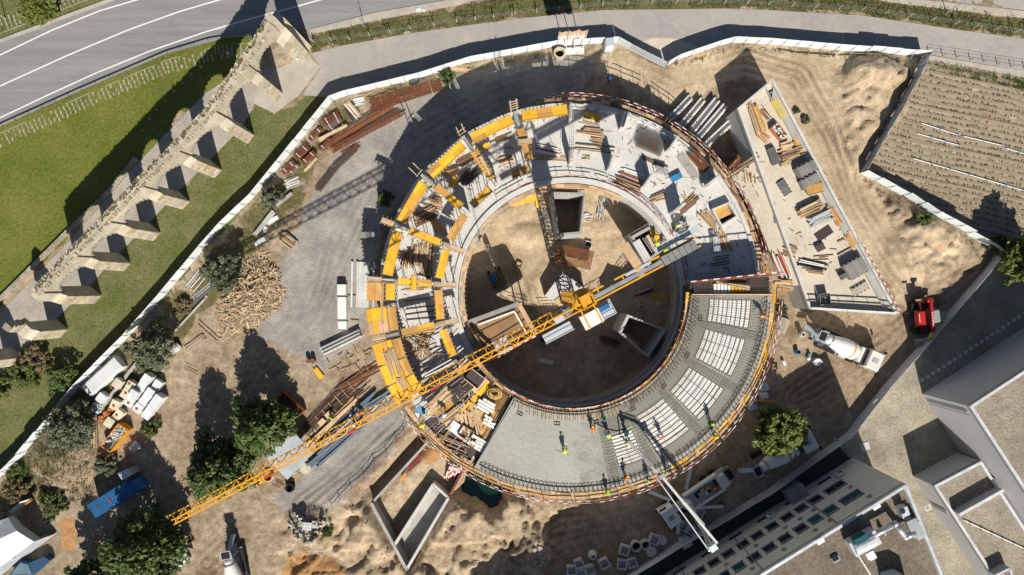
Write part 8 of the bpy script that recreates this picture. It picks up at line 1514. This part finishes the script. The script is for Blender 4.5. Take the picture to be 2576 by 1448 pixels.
def tree(label, base, crown, r, h, m, seed, n=150, leaf=.3, sq=1.0, name='tree', cat='tree', cone_=0.0):
    """crown: centre in plan; r crown radius; h total height"""
    rs = random.Random(seed); base = Vector(base); g = gz(base); base.z = g; T = thing(name, label, cat, base)
    ch = h - r * .85 * sq; cc = Vector((crown[0], crown[1], g + ch)); tr = MB(); tr.tube(base - Vector((0, 0, .1)), base.lerp(cc, .55), .06 * r + .08, 9, .045 * r + .04)
    for k in range(7):
        a = k * .9 + rs.uniform(0, .5); e = cc + Vector((math.cos(a) * r * .65, math.sin(a) * r * .65, rs.uniform(-.2, .5) * r)); s0 = base.lerp(cc, rs.uniform(.35, .6)); tr.tube(s0, s0.lerp(e, .55) + Vector((0, 0, .1 * r)), .03 * r + .03, 6, .02 * r + .02); tr.tube(s0.lerp(e, .55) + Vector((0, 0, .1 * r)), e, .02 * r + .02, 5, .015)
    part('trunk', tr, bark, T)
    b = MB(); nl = int(n)
    for k in range(nl):
        a = rs.uniform(0, 2 * pi); u = rs.uniform(-.6, 1); s_ = math.sqrt(max(0, 1 - u * u)); f = rs.uniform(.35, 1) ** .6; lob = 1 + .14 * math.sin(3 * a + seed) + .10 * math.sin(5 * a + 2 * seed) + rs.uniform(-.08, .16)
        lob *= 1 - cone_ * max(0, u) * .75
        c = (cc.x + r * lob * s_ * math.cos(a) * f * .88, cc.y + r * lob * s_ * math.sin(a) * f * .88, cc.z + (r * .85 * sq * u + cone_ * r * .75 * max(0, u)) * f); q = r * rs.uniform(.10, .26)
        leaf_quads(b, c, (q, q, q * .6), 46, leaf * 1.25, rs, Vector((s_ * math.cos(a), s_ * math.sin(a), u * .4)))
    part('crown', b, m, T); return T
tree('dark bushy tree left of the shed roof under the jib', W(705, 1050), W(650, 1075, 5), 3.9, 7.4, leaf_d, 1, 165, .36, cone_=1)
tree('large dark tree right of the blue container under the jib', W(590, 1140), W(540, 1180, 5), 4.1, 7.6, leaf_d, 2, 175, .36, cone_=1)
tree('largest dark tree at the bottom left below the blue container', W(430, 1330), W(345, 1385, 5.5), 5.2, 8.2, leaf_d, 3, 230, .38, cone_=.8)
tree('dark tree cut by the bottom edge beside the largest one', W(300, 1440), W(230, 1470, 4), 3.4, 6.5, leaf_d, 31, 110, .36, cone_=.8)
tree('round grey-green olive tree beside the hoarding at the lower left', W(215, 1050), W(172, 1078, 3), 3.1, 5.2, leaf_o, 4, 150, .24)
tree('olive tree between the hoarding and the timber heap', W(585, 672), W(558, 680, 3), 2.5, 4.6, leaf_o, 5, 120, .24)
tree('dark olive tree beside the long white bundle', W(405, 868), W(378, 880, 3), 2.7, 5.2, leaf_o, 6, 130, .24)
tree('small green bush tree beside the haul road weeds', W(692, 502), W(681, 500, 2), 1.5, 3.0, leaf_o, 7, 60, .22)
tree('yellow-green tree over the shaded mixer truck at the right', W(1925, 1062), W(1960, 1085, 4.5), 3.2, 7.2, leaf_y, 8, 170, .34)
tree('yellow-green tree cut by the right edge beyond the field corner', W(2540, 652), W(2585, 655, 4), 3.0, 6.6, leaf_y, 9, 150, .34)
tree('yellow-green shrub at the top left corner beyond the road', W(95, 10), W(92, 12, 1.2), 2.6, 2.3, leaf_y, 10, 90, .26, .6, 'shrub', 'shrub')
for i, (u, v, r, h, m, lab) in enumerate(((2504, 615, 1.2, 1.8, leaf_w, 'small green bush at the field corner behind the pale hoarding'), (90, 905, 2.0, 1.8, leaf_br, 'dry grey-brown shrub beside the ruined pier'), (60, 940, 2.2, 2.0, leaf_w, 'green shrub below the dry shrub at the left edge'), (0, 975, 1.6, 2.2, leaf_y, 'bright green shrub cut by the left edge'), (168, 945, 1.9, 2.6, leaf_d, 'dark round shrub added for a tree shadow on the lawn strip against the hoarding'), (130, 1268, 1.9, 1.5, leaf_w, 'flat green shrub above the marquee'), (40, 1235, 2.0, 1.8, leaf_br, 'brown shrub inside the hoarding at the left edge'), (45, 1190, 1.4, 1.4, leaf_w, 'green shrub inside the hoarding above the brown one'), (270, 1170, 1.4, 1.6, leaf_o, 'grey-green bush on the mound behind the hut'), (380, 1080, 1.3, 1.2, leaf_w, 'low weeds bush beside the orange skip'), (1125, 195, 1.0, 1.4, leaf_d, 'small dark bush by the hoarding above the ring'), (970, 500, 1.1, 1.5, leaf_d, 'dark bush in the trench shadow left of the ring'), (2030, 300, .55, .45, leaf_o, 'small dusty bush beside the right wall of the wedge'), (2008, 275, .45, .35, leaf_o, 'tiny dusty bush at the wedge wall above the other'), (1968, 780, .8, .8, leaf_o, 'grey-green bush on the sand between ring and wedge'), (2310, 555, 1.1, .9, leaf_w, 'weedy bush on the mound below the pale hoarding'), (460, 770, 1.2, 1.0, leaf_br, 'dry brown bush between hoarding and pots'), (820, 1340, .9, .8, leaf_w, 'small green bush on the dark rubble heap'))):  # the dark shrub on the lawn strip stands in for a tree's shadow
    p = W(u, v, .6); tree(lab, p, p, r, h, m, 40 + i, int(22 + r * 22), .2, .7, 'shrub', 'shrub')
# weeds and tall grass: nobody could count them
def weeds(label, poly, n, hgt, ms, seed):
    rs = random.Random(seed); b = MB(); P = PL[poly] if isinstance(poly, str) else D2(poly); lo, hi = P.min(0), P.max(0); lo = np.maximum(lo, (-72, -42)); hi = np.minimum(hi, (72, 44)); X = np.array([[rs.uniform(lo[0], hi[0]) for _ in range(n)]]); Y = np.array([[rs.uniform(lo[1], hi[1]) for _ in range(n)]])
    ok = (sdist(X, Y, P) > .1) & (fbm(X, Y, .45, 3, seed) > -.12); Z = terrain(X, Y)
    for x, y, z in zip(X[ok], Y[ok], Z[ok]):
        b.m = rs.choice(range(len(ms)))
        for _ in range(6):
            a = rs.uniform(0, 6.3); L = hgt * rs.uniform(.5, 1.3); dx, dy = math.cos(a) * L * .8, math.sin(a) * L * .8; ox, oy = rs.uniform(-.25, .25), rs.uniform(-.25, .25)
            b.add([(x + ox - dy * .22, y + oy + dx * .22, z), (x + ox + dy * .22, y + oy - dx * .22, z), (x + ox + dx, y + oy + dy, z + L)], [(0, 1, 2)])
    part('weeds', b, ms, kind='stuff')['label'] = label
weeds('rough weeds along the verge between road and footpath', 'verge', 9000, .28, [leaf_w, leaf_w, leaf_br], 1); weeds('weeds between the long hoarding and the material stacks', 'weeds', 5200, .26, [leaf_w, leaf_br, leaf_w], 2); weeds('short rough grass between aqueduct and hoarding', 'strip', 9000, .12, [leaf_w, leaf_w, leaf_br], 3); weeds('grass edge at the top of the ploughed field', 'fieldgrass', 1200, .25, [leaf_w], 4)
weeds('weeds along the foot of the field mound hoarding', [(2162, 440), (2265, 500), (2332, 548), (2460, 625), (2440, 640), (2300, 560), (2180, 480)], 700, .25, [leaf_w, leaf_br], 5); weeds('weeds along the hoarding above the rubble mound', [(1700, 160), (1840, 114), (2099, 132), (2300, 150), (2280, 165), (2099, 145), (1840, 130), (1710, 175)], 900, .22, [leaf_br, leaf_w], 6)
weeds('grass tufts in the gravel yard by the panel wall', [(2165, 1085), (2200, 1080), (2225, 1130), (2235, 1190), (2195, 1160), (2170, 1130)], 500, .14, [leaf_w], 7); weeds('grass tufts along the annex wall', [(2335, 1250), (2350, 1265), (2400, 1370), (2385, 1380)], 200, .14, [leaf_w, leaf_br], 8); weeds('weeds on the scrubby mound beside the round olive tree', [(80, 1110), (240, 1100), (270, 1180), (230, 1260), (110, 1290), (70, 1200)], 900, .25, [leaf_br, leaf_w, leaf_o], 9)
